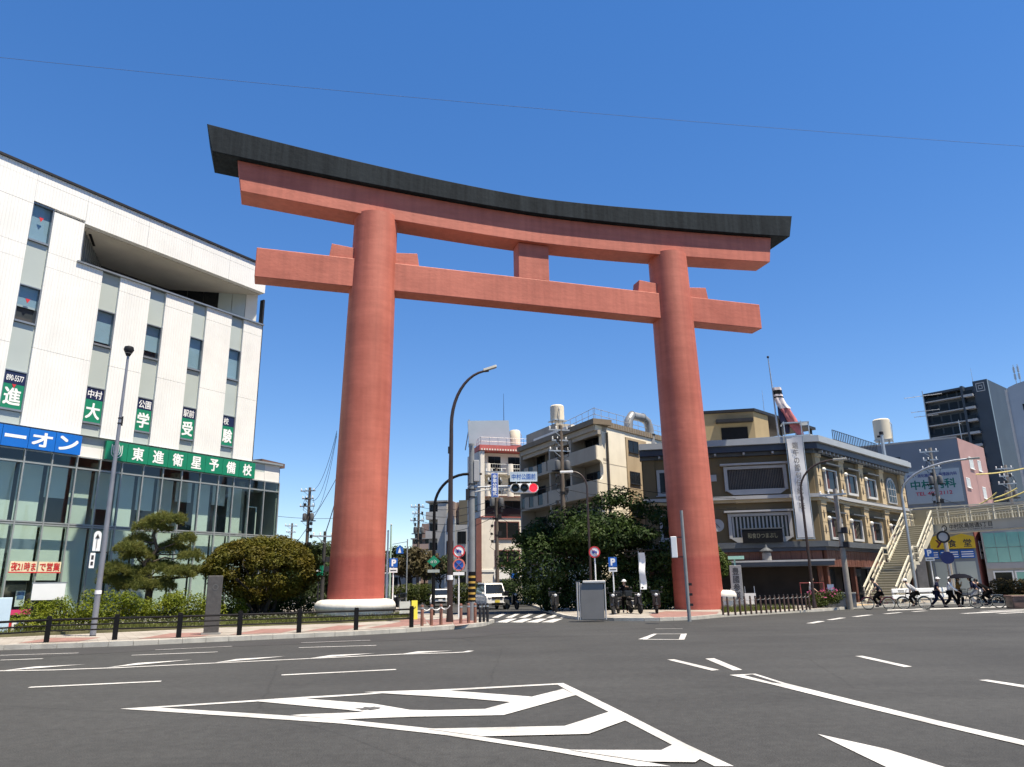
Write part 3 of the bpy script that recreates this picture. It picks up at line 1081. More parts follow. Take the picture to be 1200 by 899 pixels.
swept(kas_bot, kas_top, 18.56, 18.95, 1.147, 'cap_beam', kas)
swept(shi_bot, lambda u: kas_bot(u) - 0.003, 16.96, 17.26, 0.791, 'lintel_beam', red)
b = MB(FT)
b.box(-15.91, 15.91, -0.556, 0.556, 17.76, 19.47)
b.build('tie_beam', red, torii, bevel=0.04)
b = MB(FT)
b.box(-0.98, 0.98, -0.50, 0.50, 19.473, 21.777)
b.build('centre_strut', red, torii, bevel=0.03)
for s, foot in ((-1, 0.95), (1, KZ - 0.02)):
    b = MB(FT)
    prof = [(1.43, foot), (1.40, 2.0), (1.385, 3.5), (1.35, 9.0), (1.30, 16.0), (1.245, 21.0), (1.235, 22.25)]
    n = 56
    vs, fs = [], []
    zs = np.linspace(foot, 22.3, 30)
    for z in zs:
        r_ = np.interp(z, [q[1] for q in prof], [q[0] for q in prof])
        ux = s * (A_ - LEAN * (z - 1.08) / 21.6)
        for k in range(n):
            a = 2 * math.pi * k / n
            vs.append((ux + r_ * math.cos(a), r_ * math.sin(a), z))
    for i in range(len(zs) - 1):
        for k in range(n):
            k2 = (k + 1) % n
            fs.append((i * n + k, i * n + k2, (i + 1) * n + k2, (i + 1) * n + k))
    fs.append(tuple(range(n - 1, -1, -1)))
    fs.append(tuple((len(zs) - 1) * n + k for k in range(n)))
    b.add(vs, fs)
    b.build('pillar', red, torii, smooth=True)
    # wedges driven over the tie beam on both sides of the pillar
    uz = s * (A_ - LEAN * 18.9 / 21.6)
    for q in (-1, 1):
        o0 = uz + q * 1.1
        o1 = uz + q * 2.42
        b = MB(FT)
        b.extr([(o0, 19.473), (o1 + q * 0.12, 19.473), (o1, 20.28), (o0, 20.16)] if q > 0 else [(o1 + q * 0.12, 19.473), (o0, 19.473), (o0, 20.16), (o1, 20.28)], -0.42, 0.42)
        b.build('wedge', red, torii, bevel=0.02)
stone = mat('weathered_white_stone', (0.60, 0.585, 0.54), 0.8, 0.10, 1.4, bump=0.35, bscale=9, dirt=(0.34, 0.33, 0.29, 0.6), dscale=0.8)
b = MB(FT)
b.lathe([(1.80, KZ), (1.86, 0.30), (1.86, 0.52), (1.95, 0.56), (2.01, 0.66), (2.02, 0.78), (1.97, 0.91), (1.86, 1.01), (1.68, 1.07), (1.43, 1.09)], (-A_, 0, 0), 56)
b.build('base_stone', stone, torii, smooth=True, angle=50)
b = MB(FT)
b.lathe([(0.62, KZ), (0.64, 0.35), (0.64, 0.60), (0.74, 0.66), (0.80, 0.80), (0.79, 0.95), (0.70, 1.10), (0.50, 1.17), (0.1, 1.19)], (A_ + 1.28, -0.62, 0), 40)
b.build('base_stone', stone, torii, smooth=True, angle=50, label='pale rounded base stone showing at the right edge of the right pillar')


# ================================================================== WHITE OFFICE BUILDING (left)
FA = frame(-17.55, 48.95, 32.087)
bldA = thing('office_building', 'tall white ribbed office building with glazed lower floors and narrow window strips', 'building', FA)
LX = -30.0
core = mat('building_core', (0.30, 0.31, 0.30), 0.8, 0.08, 0.5)
plaster = mat('loggia_plaster', (0.52, 0.49, 0.43), 0.8, 0.08, 0.7)
b = MB(FA)
b.box(LX, 0.10, 0.42, 19, 9.9, 19.35)
b.box(LX, 0.10, 0.42, 19, 21.95, 23.85)
b.box(LX, -12.62, 0.42, 19, 19.36, 21.94)
b.prism([(-12.6, 0.45), (-9.02, 4.92), (-4.05, 4.92), (0.08, 0.75), (0.08, 19), (-12.6, 19)], 19.36, 21.94)
b.build('wall', core, bldA)
# loggia: trapezoid plan, both ends splayed
lg = [(-12.55, 0.42), (0.10, 0.42), (0.05, 0.62), (-4.1, 4.8), (-9.0, 4.8)]
b = MB(FA); b.prism(lg, 21.90, 21.945); b.build('loggia_ceiling', plaster, bldA)
b = MB(FA); b.prism(lg, 19.352, 19.42); b.build('loggia_floor', core, bldA)
b = MB(FA); b.bar((-11.75, 0.95, 21.88), (-10.75, 2.3, 21.88), 0.14, 0.03); b.build('ceiling_slot', black_paint, bldA)


def splay(x0, y0, x1, y1, m, name, u0, u1, th=0.06):
    a, c = Vector((x0 + (x1 - x0) * u0, y0 + (y1 - y0) * u0, 20.66)), Vector((x0 + (x1 - x0) * u1, y0 + (y1 - y0) * u1, 20.66))
    q = MB(FA); q.bar(a, c, th, 2.47); return q.build(name, m, bldA)


splay(-12.55, 0.42, -9.0, 4.85, dark_room, 'loggia_end_wall', 0, 1)
for k in range(11):
    splay(-12.47, 0.40, -8.92, 4.80, alu if k else white_flat, 'louvre', k / 11 + 0.01, k / 11 + (0.06 if k else 0.075), 0.09)
splay(-9.0, 4.85, -4.1, 4.85, dark_room, 'loggia_back_wall', 0, 1)
for u0, u1, mm in ((0.0, 0.13, white_flat), (0.135, 0.285, spandrel), (0.29, 0.44, spandrel), (0.445, 0.61, dark_glass), (0.615, 0.79, dark_glass), (0.795, 1.0, dark_glass)):
    splay(0.06, 0.62, -4.1, 4.83, mm, 'loggia_side_panel', u0, u1)

strips = [(-15.32, -14.22), (-11.18, -10.12), (-8.20, -7.18), (-5.27, -4.28), (-2.35, -1.38)]
edges = [LX] + [e for s_ in strips for e in s_] + [0.16]
cols = [(edges[i], edges[i + 1]) for i in range(0, len(edges), 2)]
rows = [(9.88, 14.05), (14.065, 18.66), (18.675, 19.50)]
rows_hi = [(19.515, 21.93), (21.945, 23.33), (23.345, 23.92)]


def clad(x0, x1, z0, z1):
    n = max(1, round((x1 - x0) / 3.6))
    for k in range(n):
        a, c = x0 + (x1 - x0) * k / n, x0 + (x1 - x0) * (k + 1) / n
        q = MB(FA)
        j = random.uniform(-0.004, 0.004)
        q.box(a + 0.006, c - 0.006, 0.0 + j, 0.40, z0, z1)
        q.build('wall_panel', white_clad, bldA)


for x0, x1 in cols:
    for z0, z1 in rows: clad(x0, x1, z0, z1)
clad(LX, strips[0][0], *rows_hi[0])
clad(strips[0][1], -12.56, *rows_hi[0])
for x0, x1 in ((LX, -22.8), (-22.8, -15.32), (-15.32, -12.56), (-12.56, -8.8), (-8.8, -5.8), (-5.8, -2.9), (-2.9, 0.16)):
    if x0 == -15.32:
        clad(x0, x1, 22.12, rows_hi[1][1])
    else:
        clad(x0, x1, *rows_hi[1])
    clad(x0, x1, *rows_hi[2])
b = MB(FA); b.box(LX, 0.24, -0.10, 0.5, 23.925, 24.06).box(0.10, 0.24, 0.5, 19, 23.86, 24.06)
b.build('coping', dark_metal, bldA)
b = MB(FA); b.box(-12.70, 0.22, -0.12, 0.42, 19.505, 19.60)
b.build('loggia_ledge', alu, bldA)
b = MB(FA); b.box(0.165, 0.30, 0.1, 0.45, 9.9, 21.5)
b.build('downpipe', dark_metal, bldA)
b = MB(FA); b.tube([(-10.9, 6, 23.9), (-10.9, 6, 26.6)], [0.04, 0.015], 6)
b.build('lightning_rod', galv, bldA)
b = MB(FA); b.box(0.30, 0.62, 0.9, 1.2, 13.3, 15.0); b.build('side_sign', sign_white, bldA)


def strip_window(x0, x1, z0, z1, open_low=False, blind=0.75, mark=False):
    q = MB(FA)
    q.box(x0, x0 + 0.05, 0.06, 0.30, z0, z1).box(x1 - 0.05, x1, 0.06, 0.30, z0, z1)
    q.box(x0 + 0.05, x1 - 0.05, 0.06, 0.30, z1 - 0.06, z1).box(x0 + 0.05, x1 - 0.05, 0.02, 0.30, z0, z0 + 0.10)
    o = q.build('window', alu, bldA)
    q = MB(FA); q.box(x0 + 0.05, x1 - 0.05, 0.40, 0.415, z0 + 0.1, z1 - 0.06); q.build('room', dark_room, o)
    zb = z0 + 0.1 + (z1 - z0 - 0.16) * (1 - blind)
    q = MB(FA); q.box(x0 + 0.06, x1 - 0.06, 0.30, 0.32, zb, z1 - 0.07); q.build('blind', blind_grey, o)
    zg = z0 + 0.1 + (0.42 * (z1 - z0) if open_low else 0)
    q = MB(FA); q.box(x0 + 0.05, x1 - 0.05, 0.16, 0.175, zg, z1 - 0.06); q.build('pane', glass, o)
    if mark:
        xm = (x0 + x1) / 2
        q = MB(FA); q.extr([(xm - 0.12, z1 - 0.72), (xm, z1 - 0.95), (xm + 0.12, z1 - 0.72)], 0.13, 0.155); q.build('rescue_mark', sign_red, o)


def spand(x0, x1, z0, z1):
    q = MB(FA); q.box(x0 + 0.01, x1 - 0.01, 0.14, 0.40, z0, z1); q.build('spandrel_panel', spandrel, bldA)


for i, (x0, x1) in enumerate(strips):
    if i == 0:
        strip_window(x0, x1, 19.86, 22.08, blind=1.0, mark=True)
        spand(x0, x1, 17.36, 19.85)
        strip_window(x0, x1, 15.26, 17.35, open_low=True, blind=0.58, mark=True)
    else:
        spand(x0, x1, 17.26, 19.48)
        strip_window(x0, x1, 15.08, 17.24, blind=(0.9, 0.78, 0.95, 0.98)[i - 1])
    spand(x0, x1, 12.70, 15.05 if i else 15.24)
    strip_window(x0, x1, 10.58, 12.68, blind=0.3)
    spand(x0, x1, 9.88, 10.56)
    # lettered board filling the lower window: navy head, green body
    top, big, small_h = [('890-5577', '進', 0.30), ('中村', '大', 0.46), ('公園', '学', 0.46), ('駅前', '受', 0.46), ('校', '験', 0.46)][i]
    look = ['with phone number', 'left of the street lamp pole', 'right of the street lamp pole', 'fourth from left', 'nearest the building corner'][i]
    r_ = FA @ Matrix.Translation(((x0 + x1) / 2, 0.0, 10.68))
    t = thing('window_sign', 'green and navy window sign on white office wall, ' + look, 'sign', r_, 'green lettered signs in the window strips')
    xa, xb = x0 + 0.055, x1 - 0.055
    q = MB(FA); q.box(xa, xb, 0.09, 0.13, 10.70, 11.95); q.build('green_panel', sign_green, t)
    q = MB(FA); q.box(xa, xb, 0.09, 0.13, 11.955, 12.60); q.build('navy_panel', sign_navy, t)
    w = xb - xa
    if i == 4:
        text(top, FA, xa + w * 0.3, 12.27, w * 0.42, 0.44, letter_white, t, y=0.083, bold=0.02)
    else:
        text(top, FA, (xa + xb) / 2, 12.27, w * 0.82, small_h, letter_white, t, y=0.083, bold=0.02)
    text(big, FA, (xa + xb) / 2, 11.32, w * 0.78, 0.86, letter_white, t, y=0.083, bold=0.05)
    if i == 0:
        q = MB(FA); xm = (xa + xb) / 2; q.extr([(xm - 0.10, 11.95), (xm, 11.75), (xm + 0.10, 11.95)], 0.07, 0.082); q.build('rescue_mark', sign_red, t)

# ---- glazed lower floors
mull = [-29.0 + 1.262 * k for k in range(0)]
xs = [2.55, 1.30, 0.11, -1.16, -2.31, -3.61, -4.90, -6.14, -7.38, -8.66, -9.91, -11.17, -12.44, -13.80, -15.06, -16.32, -17.6, -18.9, -20.2, -21.5, -22.8, -24.1, -25.4, -26.7, -28.0]
xs = xs[::-1]
frame_grey = mat('curtain_wall_frame', (0.33, 0.355, 0.35), 0.4, 0.08, 2.0, metal=0.4)
slab = mat('slab_edge', (0.15, 0.17, 0.165), 0.7, 0.1, 1.0)
for k, x in enumerate(xs):
    q = MB(FA)
    q.box(x - 0.035, x + 0.035, -0.07, 0.10, 0.13, 8.70)
    q.build('mullion', frame_grey, bldA)
for k in range(len(xs) - 1):
    a, c = xs[k] + 0.036, xs[k + 1] - 0.036
    for z0, z1, nm in ((0.45, 4.96, 'glass_pane'), (5.14, 8.03, 'glass_pane'), (8.13, 8.66, 'glass_pane')):
        q = MB(FA); q.box(a, c, 0.0, 0.012, z0, z1); q.build(nm, teal_glass, bldA)
    for z0, z1 in ((4.96, 5.03), (5.07, 5.14), (8.04, 8.12), (8.66, 8.72)):
        q = MB(FA); q.box(a, c, -0.05, 0.08, z0, z1); q.build('transom', frame_grey, bldA)
    # fascia behind the sign boards
    q = MB(FA); q.box(a - 0.03, c + 0.03, 0.03, 0.40, 8.74, 9.30); q.build('fascia_panel', white_flat, bldA)
    q = MB(FA); q.box(a - 0.03, c + 0.03, 0.05, 0.40, 9.31, 9.86); q.build('fascia_panel', spandrel if k != len(xs) - 2 else white_flat, bldA)
    # roller blinds, some drawn up
    up = {12: 0.46, 15: 0.28, 17: 0.26, 19: 0.56, 21: 0.56}
    f = {len(xs) - 2 - j: v for j, v in ((2, 0), )}
    xc = (a + c) / 2
    lift = 0.0
    for xq, v in ((-11.8, 0.44), (-9.3, 0.30), (-6.8, 0.34), (-4.3, 0.58), (-1.7, 0.58)):
        if abs(xc - xq) < 0.6: lift = v
    if k < len(xs) - 3:
        z0 = 5.2 + lift * 2.9
        q = MB(FA); q.box(a + 0.14, c + 0.0, 0.68, 0.70, z0, 8.10); q.build('blind', blind_white, bldA)
        z0 = 0.5 if xc > -11.2 else (2.25 if xc > -13.9 else 0.5)
        q = MB(FA); q.box(a + 0.08, c + 0.02, 0.42, 0.44, z0, 4.95); q.build('blind', blind_white, bldA)
b = MB(FA)
b.box(LX + 2, 2.5, 0.75, 6.0, 4.92, 5.10).box(LX + 2, 2.5, 0.75, 6.0, 8.12, 8.3)
b.box(LX + 2, 2.5, 4.0, 4.2, 0.13, 8.3)
b.build('interior', slab, bldA)
b = MB(FA)
b.box(LX + 2, 2.40, 5.5, 19, 0.13, 9.85).box(2.45, 2.60, 0.1, 19, 0.13, 9.8)
b.build('rear_block', core, bldA)
b = MB(FA)
b.box(LX + 2, 2.66, -0.12, 0.45, 9.865, 9.885).box(0.2, 2.70, -0.14, 19, 9.89, 10.0)
b.build('fascia_cap', frame_grey, bldA)
for z0, z1 in ((5.3, 6.9),):
    q = MB(FA); q.box(0.45, 0.52, 0.5, 0.56, 5.15, 7.0).box(1.18, 1.25, 0.5, 0.56, 5.15, 7.0).box(0.52, 1.18, 0.5, 0.56, 6.93, 7.0); q.build('inner_door_frame', white_flat, bldA)
for x in (-9.3, -4.3, 0.6):
    q = MB(FA); q.lathe([(0.28, 0.13), (0.28, 8.7)], (x, 1.5, 0), 16); q.build('column', concrete, bldA, smooth=True)
# open dark bays at the left of the ground floor with posters
for x0, x1 in ((-13.7, -12.5), (-11.1, -10.1)):
    q = MB(FA); q.box(x0, x1, 0.5, 0.54, 0.5, 2.2); q.build('dark_opening', dark_room, bldA)
q = MB(FA); q.box(-13.05, -12.62, 0.30, 0.32, 1.0, 1.75); q.build('poster', sign_white, bldA)
q = MB(FA); q.box(-13.0, -12.67, 0.285, 0.298, 1.35, 1.7); q.build('poster_picture', mat('poster_blue', (0.12, 0.2, 0.4), 0.5, 0.5, 9), bldA)
q = MB(FA); q.box(-10.95, -10.6, 0.30, 0.32, 1.2, 1.9); q.build('poster', sign_white, bldA)
q = MB(FA); q.box(-14.1, -12.45, -0.16, -0.075, 0.62, 0.86); q.build('pink_strip', mat('magenta_strip', (0.45, 0.03, 0.12), 0.5, 0.1, 2), bldA)

# ---- big sign boards
sb = thing('sign_board', 'long green sign board with white characters across the office fascia', 'sign', FA @ Matrix.Translation((-4.8, -0.2, 8.74)))
gx = np.linspace(-9.83, 0.30, 9)
for k in range(8):
    q = MB(FA); q.box(gx[k] + 0.008, gx[k + 1] - 0.008, -0.22, -0.06, 8.73, 9.76); q.build('panel', sign_green, sb)
for k, ch in enumerate('東進衛星予備校'):
    text(ch, FA, (gx[k + 1] + gx[k + 2]) / 2, 9.245, 0.66, 0.72, letter_white, sb, y=-0.228, bold=0.05)
xm = (gx[0] + gx[1]) / 2
q = MB(FA)
for dx, zt in ((0.30, 9.60), (0.20, 9.56), (0.10, 9.62)):
    zb_ = 9.05 if dx > 0.25 else 9.15
    path = [(xm - dx, -0.235, zt)] + [(xm - dx * math.cos(a), -0.235, zb_ + 0.10 - (0.16 + dx * 0.4) * math.sin(a)) for a in np.linspace(0, math.pi, 9)] + [(xm + dx, -0.235, zt)]
    q.tube(path, 0.022, 5)
q.tube([(xm, -0.235, 9.62), (xm, -0.235, 8.85)], 0.025, 5)
q.build('emblem', letter_white, sb)
sb2 = thing('sign_board', 'bright blue shop sign board with thick white characters at the left edge', 'sign', FA @ Matrix.Translation((-13, -0.2, 8.75)))
bx = [-17.6, -16.35, -15.07, -13.82, -12.51, -11.16]
for k in range(5):
    q = MB(FA); q.box(bx[k] + 0.01, bx[k + 1] - 0.01, -0.22, -0.06, 8.74, 9.78); q.build('panel', sign_bright_blue, sb2)
for k, ch in ((2, 'ー'), (3, 'オ'), (4, 'ン')):
    text(ch, FA, (bx[k] + bx[k + 1]) / 2, 9.27, 1.0 if ch == 'ー' else 0.95, 0.17 if ch == 'ー' else 0.70, letter_white, sb2, y=-0.228, bold=0.07 if ch != 'ー' else 0.03)
# red lettered strip sign on the ground floor glazing
ns = thing('opening_hours_sign', 'cream strip with red characters stuck on the ground floor glass', 'sign', FA @ Matrix.Translation((-12.4, -0.1, 2.7)))
cream = mat('cream_board', (0.70, 0.62, 0.42), 0.6, 0.05, 2)
for a, c in ((-13.72, -12.48), (-12.40, -11.30)):
    q = MB(FA); q.box(a, c, -0.13, -0.075, 2.66, 3.16); q.build('panel', cream, ns)
q = MB(FA); q.box(-13.74, -11.28, -0.135, -0.072, 2.60, 2.655); q.build('bottom_rail', sign_red, ns)
text('夜21時ま', FA, -13.10, 2.91, 1.14, 0.40, mat('red_letters', (0.50, 0.02, 0.02), 0.5, 0.05, 2), ns, y=-0.14, bold=0.035)
text('で営業', FA, -11.85, 2.91, 0.98, 0.40, MATS['red_letters'], ns, y=-0.14, bold=0.035)


# ================================================================== BUILDINGS BEYOND THE GATE
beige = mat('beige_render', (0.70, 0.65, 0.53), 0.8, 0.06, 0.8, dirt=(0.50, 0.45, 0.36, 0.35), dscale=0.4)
beige_shadow = mat('beige_render_shaded', (0.33, 0.30, 0.25), 0.8, 0.07, 0.8, dirt=(0.24, 0.21, 0.18, 0.5), dscale=0.4)  # darker copy of beige, the balcony side's shade put into the colour
brown_tile = mat('brown_band_tile', (0.16, 0.125, 0.085), 0.7, 0.12, 2.0)
tan = mat('tan_render', (0.36, 0.285, 0.185), 0.8, 0.08, 1.0, dirt=(0.24, 0.18, 0.11, 0.4))
tank_m = mat('cream_tank', (0.58, 0.53, 0.42), 0.6, 0.05, 1.0)


def rot_pt(Fr, x, y):
    p = Fr @ Vector((x, y, 0))
    return (p.x, p.y)


def railing(b, M, pts, z0, h, post=1.1, r=0.025):
    """thin rail on posts along frame points"""
    for a, c in zip(pts, pts[1:]):
        a, c = Vector(a), Vector(c)
        L = (c - a).length
        n = max(1, round(L / post))
        for k in range(n + 1):
            p = a + (c - a) * k / n
            b.tube([(p.x, p.y, z0), (p.x, p.y, z0 + h)], r, 4)
        for zz in (h, h * 0.5):
            b.tube([(a.x, a.y, z0 + zz), (c.x, c.y, z0 + zz)], r, 4)


def water_tank(name, label, M, x, y, z0, r, h):
    t = thing(name, label, 'water tank', M @ Matrix.Translation((x, y, z0)))
    b = MB(M); b.lathe([(r, z0 + 0.5), (r, z0 + h), (r * 0.85, z0 + h + 0.12), (0.1, z0 + h + 0.2)], (x, y, 0), 22); b.build('tank', tank_m, t, smooth=True)
    b = MB(M)
    for k in range(4):
        a = math.pi / 4 + k * math.pi / 2
        b.bar((x + r * 0.8 * math.cos(a), y + r * 0.8 * math.sin(a), z0), (x + r * 0.8 * math.cos(a), y + r * 0.8 * math.sin(a), z0 + 0.5), 0.08)
    b.box(x - r, x + r, y - r, y + r, z0 + 0.42, z0 + 0.5)
    b.build('stand', galv, t)
    b = MB(M); b.tube([(x + r, y - 0.2, z0), (x + r + 0.12, y - 0.2, z0 + h * 0.8), (x + r * 0.8, y - 0.1, z0 + h)], 0.04, 5); b.build('pipe', galv, t)
    return t


# ---- C: beige apartment block with long balconies
cC = (6.95, 61.61)
FCL = frame(cC[0], cC[1], -25.73 + 180)      # left face: x runs towards the corner, block lies at x in [-16, 0]
FCR = frame(cC[0], cC[1], 41.49)             # right face: x from the corner
bC = thing('apartment_block', 'four storey beige apartment block with long curved balconies behind the dark tree', 'building', Matrix.Translation((cC[0], cC[1], 0)))
far_l = FCL @ Vector((-14.5, 0, 0)); far_r = FCR @ Vector((13.5, 0, 0))
mid = FCR @ Vector((13.5, 9, 0)); mid2 = FCL @ Vector((-14.5, 7.5, 0))
b = MB()
inl = FCL @ Vector((0.0, 1.5, 0)); inl2 = FCL @ Vector((-14.5, 1.5, 0))
# right wall and body; the balcony side is set back 1.5 m
cr = FCR @ Vector((1.75, 0, 0))
b.prism([(inl2.x, inl2.y), (cr.x, cr.y), (far_r.x, far_r.y), (mid.x, mid.y), (mid2.x, mid2.y)], 0.13, 14.7)
b.build('wall', beige, bC)
wedge_w = MB()
q0 = FCR @ Vector((0.06, 0, 0))
for z0, z1 in ((0.13, 4.6), (4.6, 8.8), (8.8, 10.2), (11.74, 12.95), (14.24, 14.7)):
    pass
# balcony slabs, parapets, roof band on the left face
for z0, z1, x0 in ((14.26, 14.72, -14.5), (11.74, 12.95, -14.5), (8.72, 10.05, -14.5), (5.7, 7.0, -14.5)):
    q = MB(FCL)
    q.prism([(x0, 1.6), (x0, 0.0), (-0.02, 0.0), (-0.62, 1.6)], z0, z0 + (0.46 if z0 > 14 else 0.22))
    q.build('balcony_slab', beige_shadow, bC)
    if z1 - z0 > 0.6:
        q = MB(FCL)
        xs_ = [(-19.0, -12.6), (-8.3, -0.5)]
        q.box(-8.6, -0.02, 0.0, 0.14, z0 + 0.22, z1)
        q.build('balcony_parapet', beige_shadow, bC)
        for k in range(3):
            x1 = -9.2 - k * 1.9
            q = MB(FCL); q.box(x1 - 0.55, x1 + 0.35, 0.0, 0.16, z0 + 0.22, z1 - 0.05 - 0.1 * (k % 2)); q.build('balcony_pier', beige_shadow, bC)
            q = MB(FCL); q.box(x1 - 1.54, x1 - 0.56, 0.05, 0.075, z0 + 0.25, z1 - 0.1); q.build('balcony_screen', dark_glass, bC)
q = MB(FCL)
q.box(-14.6, 0.2, -0.25, 1.6, 14.723, 15.19)
q.build('roof_band', brown_tile, bC)
q = MB(FCR); q.box(0.05, 13.5, -0.12, 0.5, 14.72, 15.20); q.build('roof_band', brown_tile, bC)
for k in range(34):
    q = MB(FCR); x = 0.3 + k * 0.39; q.box(x, x + 0.05, -0.145, -0.122, 14.74, 15.18); q.build('band_rib', beige_shadow, bC)
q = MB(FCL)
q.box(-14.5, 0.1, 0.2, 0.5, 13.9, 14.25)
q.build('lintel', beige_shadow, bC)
q = MB(FCL); q.box(-14.5, -0.3, 1.47, 1.495, 5.9, 14.2); q.build('balcony_rear_shade', mat('balcony_shade_paint', (0.17, 0.155, 0.13), 0.85, 0.1, 1.0), bC)  # sheet over the rear wall, coloured dark to deepen the balcony shade
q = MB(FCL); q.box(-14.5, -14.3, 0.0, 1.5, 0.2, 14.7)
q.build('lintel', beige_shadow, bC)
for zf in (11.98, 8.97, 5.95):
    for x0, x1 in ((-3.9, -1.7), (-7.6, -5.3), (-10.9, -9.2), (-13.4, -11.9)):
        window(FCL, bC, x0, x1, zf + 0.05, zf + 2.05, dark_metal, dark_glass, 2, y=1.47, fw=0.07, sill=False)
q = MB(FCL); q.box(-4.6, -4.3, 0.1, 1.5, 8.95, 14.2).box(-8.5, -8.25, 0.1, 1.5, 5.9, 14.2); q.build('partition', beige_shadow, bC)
# wing wall: wall face beside the balconies
q = MB(FCR); q.box(0.95, 4.54, -0.02, 0.3, 0.13, 14.7)
for z0, z1 in ((0.13, 7.05), (8.72, 10.05), (11.74, 12.95), (14.24, 14.7)): q.box(0.05, 0.949, -0.019, 0.14, z0, z1)
for zc_, sg_ in ((14.24, -1), (11.74, -1), (10.05, 1)):      # rounded inner corners of the wrapped openings
    aa = np.linspace(0, math.pi / 2, 7)
    q.extr([(0.948, zc_)] + [(0.948 - 0.62 + 0.62 * math.sin(a), zc_ + sg_ * (0.62 - 0.62 * math.cos(a))) for a in aa], -0.018, 0.14)
q.build('wing_wall', beige, bC)
# tan panel with windows
q = MB(FCR); q.box(4.55, 7.95, -0.10, 0.05, 5.0, 14.25); q.build('tan_panel', tan, bC)
q = MB(FCR); q.box(7.96, 8.3, -0.35, 0.05, 5.0, 14.0); q.build('drain_pier', tan, bC)
for z0 in (13.0, 10.2, 7.3):
    window(FCR, bC, 4.95, 6.45, z0, z0 + 0.95, dark_metal, dark_glass, 2, y=-0.10, fw=0.07)
q = MB(FCR); q.box(0.95, 13.5, -0.028, 0.03, 11.5, 11.56); q.build('string_course', beige_shadow, bC)
q = MB(FCL); railing(q, FCL, [(-10, 1.0, 0), (-0.2, 0.2, 0)], 15.19, 1.05, 1.2); q.build('roof_railing', galv, bC)
q = MB(FCR); railing(q, FCR, [(0.3, 0.3, 0), (13.3, 0.3, 0)], 15.2, 1.05, 1.2); q.build('roof_railing', galv, bC)
q = MB(FCL); q.box(-14.3, -8.0, 0.7, 5, 15.19, 16.5); q.build('roof_house', beige_shadow, bC)
q = MB(FCL); q.box(-12.5, -5.0, 0.6, 1.0, 15.5, 15.75); q.build('roof_pipe_cover', white_flat, bC)
water_tank('water_tank', 'cream cylindrical water tank on the beige apartment roof', FCL, -9.1, 1.5, 16.5, 0.68, 1.9)
# big bent exhaust duct
dk = thing('roof_duct', 'bent grey exhaust duct rising over the beige apartment roof', 'duct', FCR @ Matrix.Translation((8.5, 0.4, 14.2)))
q = MB(FCR); q.tube([(6.2, 0.6, 15.3), (6.3, 0.6, 16.1), (6.8, 0.6, 16.65), (8.6, 0.5, 16.7), (9.2, 0.4, 16.4), (9.35, 0.3, 15.8), (9.35, 0.2, 13.6)], 0.40, 14); q.build('duct', mat('duct_grey', (0.22, 0.23, 0.24), 0.5, 0.1, 2.0, metal=0.3), dk, smooth=True)
q = MB(FCR)
for p_ in (((6.9, 0.6, 16.66), (1, 0, 0.1)), ((8.55, 0.5, 16.7), (1, 0, 0)), ((9.35, 0.22, 15.2), (0, 0, 1))):
    q.disc(p_[0], 0.45, p_[1], 0.06, 14)
q.build('duct_flange', galv, dk)

# ---- B: white block with red trim
cB = (-3.56, 79.92)
FBL = frame(cB[0], cB[1], -22.0 + 180)
FBR = frame(cB[0], cB[1], 72.15)
bB = thing('apartment_block', 'white five storey block with red trim and blank billboard on its roof', 'building', Matrix.Translation((cB[0], cB[1], 0)))
whiteB = mat('cream_tile_wall', (0.72, 0.68, 0.60), 0.7, 0.07, 1.2, dirt=(0.42, 0.38, 0.32, 0.45), dscale=0.4)
trimred = mat('faded_red_trim', (0.44, 0.10, 0.09), 0.7, 0.12, 1.5)
maroon = mat('maroon_tile', (0.16, 0.065, 0.055), 0.6, 0.15, 1.5)
b = MB(FBR); b.box(0.0, 9.0, 1.3, 4.3, 8.8, 15.9).box(0.003, 9.0, 0.0, 4.3, 0.13, 8.7); b.build('wall', whiteB, bB)
b = MB(FBR); b.box(0.0, 0.45, 0.0, 1.3, 8.8, 15.9); b.build('end_pier', whiteB, bB)
b = MB(FBR); b.box(-0.12, 9.1, -0.12, 4.4, 15.95, 16.55); b.build('red_cornice', trimred, bB)
for k in range(30):
    b = MB(FBR); b.box(0.05 + k * 0.3, 0.2 + k * 0.3, -0.16, -0.125, 15.96, 16.14); b.build('cornice_tile', whiteB, bB)
b = MB(FBR); b.box(-0.06, 9.1, -0.08, 4.35, 8.72, 8.79); b.build('red_band', trimred, bB)
for z in (13.55, 11.2):
    b = MB(FBR)
    b.box(0.5, 9.0, 0.0, 1.3, z - 0.15, z)
    b.build('balcony_slab', whiteB, bB)
    for x0, x1 in ((0.5, 1.15), (3.0, 3.75), (6.4, 7.1)):
        b = MB(FBR); b.prism([(x0, 0.35)] + [((x0 + x1) / 2 - (x1 - x0) / 2 * math.cos(a), 0.1 - 0.28 * math.sin(a)) for a in np.linspace(0, math.pi, 9)] + [(x1, 0.35)], z - 0.25, z + 0.98); b.build('round_balcony', whiteB, bB, smooth=True)
    b = MB(FBR)
    railing(b, FBR, [(1.15, 0.1, 0), (3.0, 0.1, 0)], z, 0.95, 0.25, 0.02)
    railing(b, FBR, [(3.75, 0.1, 0), (6.4, 0.1, 0)], z, 0.95, 0.25, 0.02)
    b.build('balcony_rail', galv, bB)
    for x0, x1 in ((1.3, 2.6), (3.6, 5.2)):
        window(FBR, bB, x0, x1, z + 0.1, z + 1.9, dark_metal, dark_glass, 2, y=1.3, fw=0.06, sill=False)
b = MB(FBR); b.box(0.5, 9, 0.6, 0.72, 8.82, 9.75); b.build('balcony_parapet', dark_metal, bB)
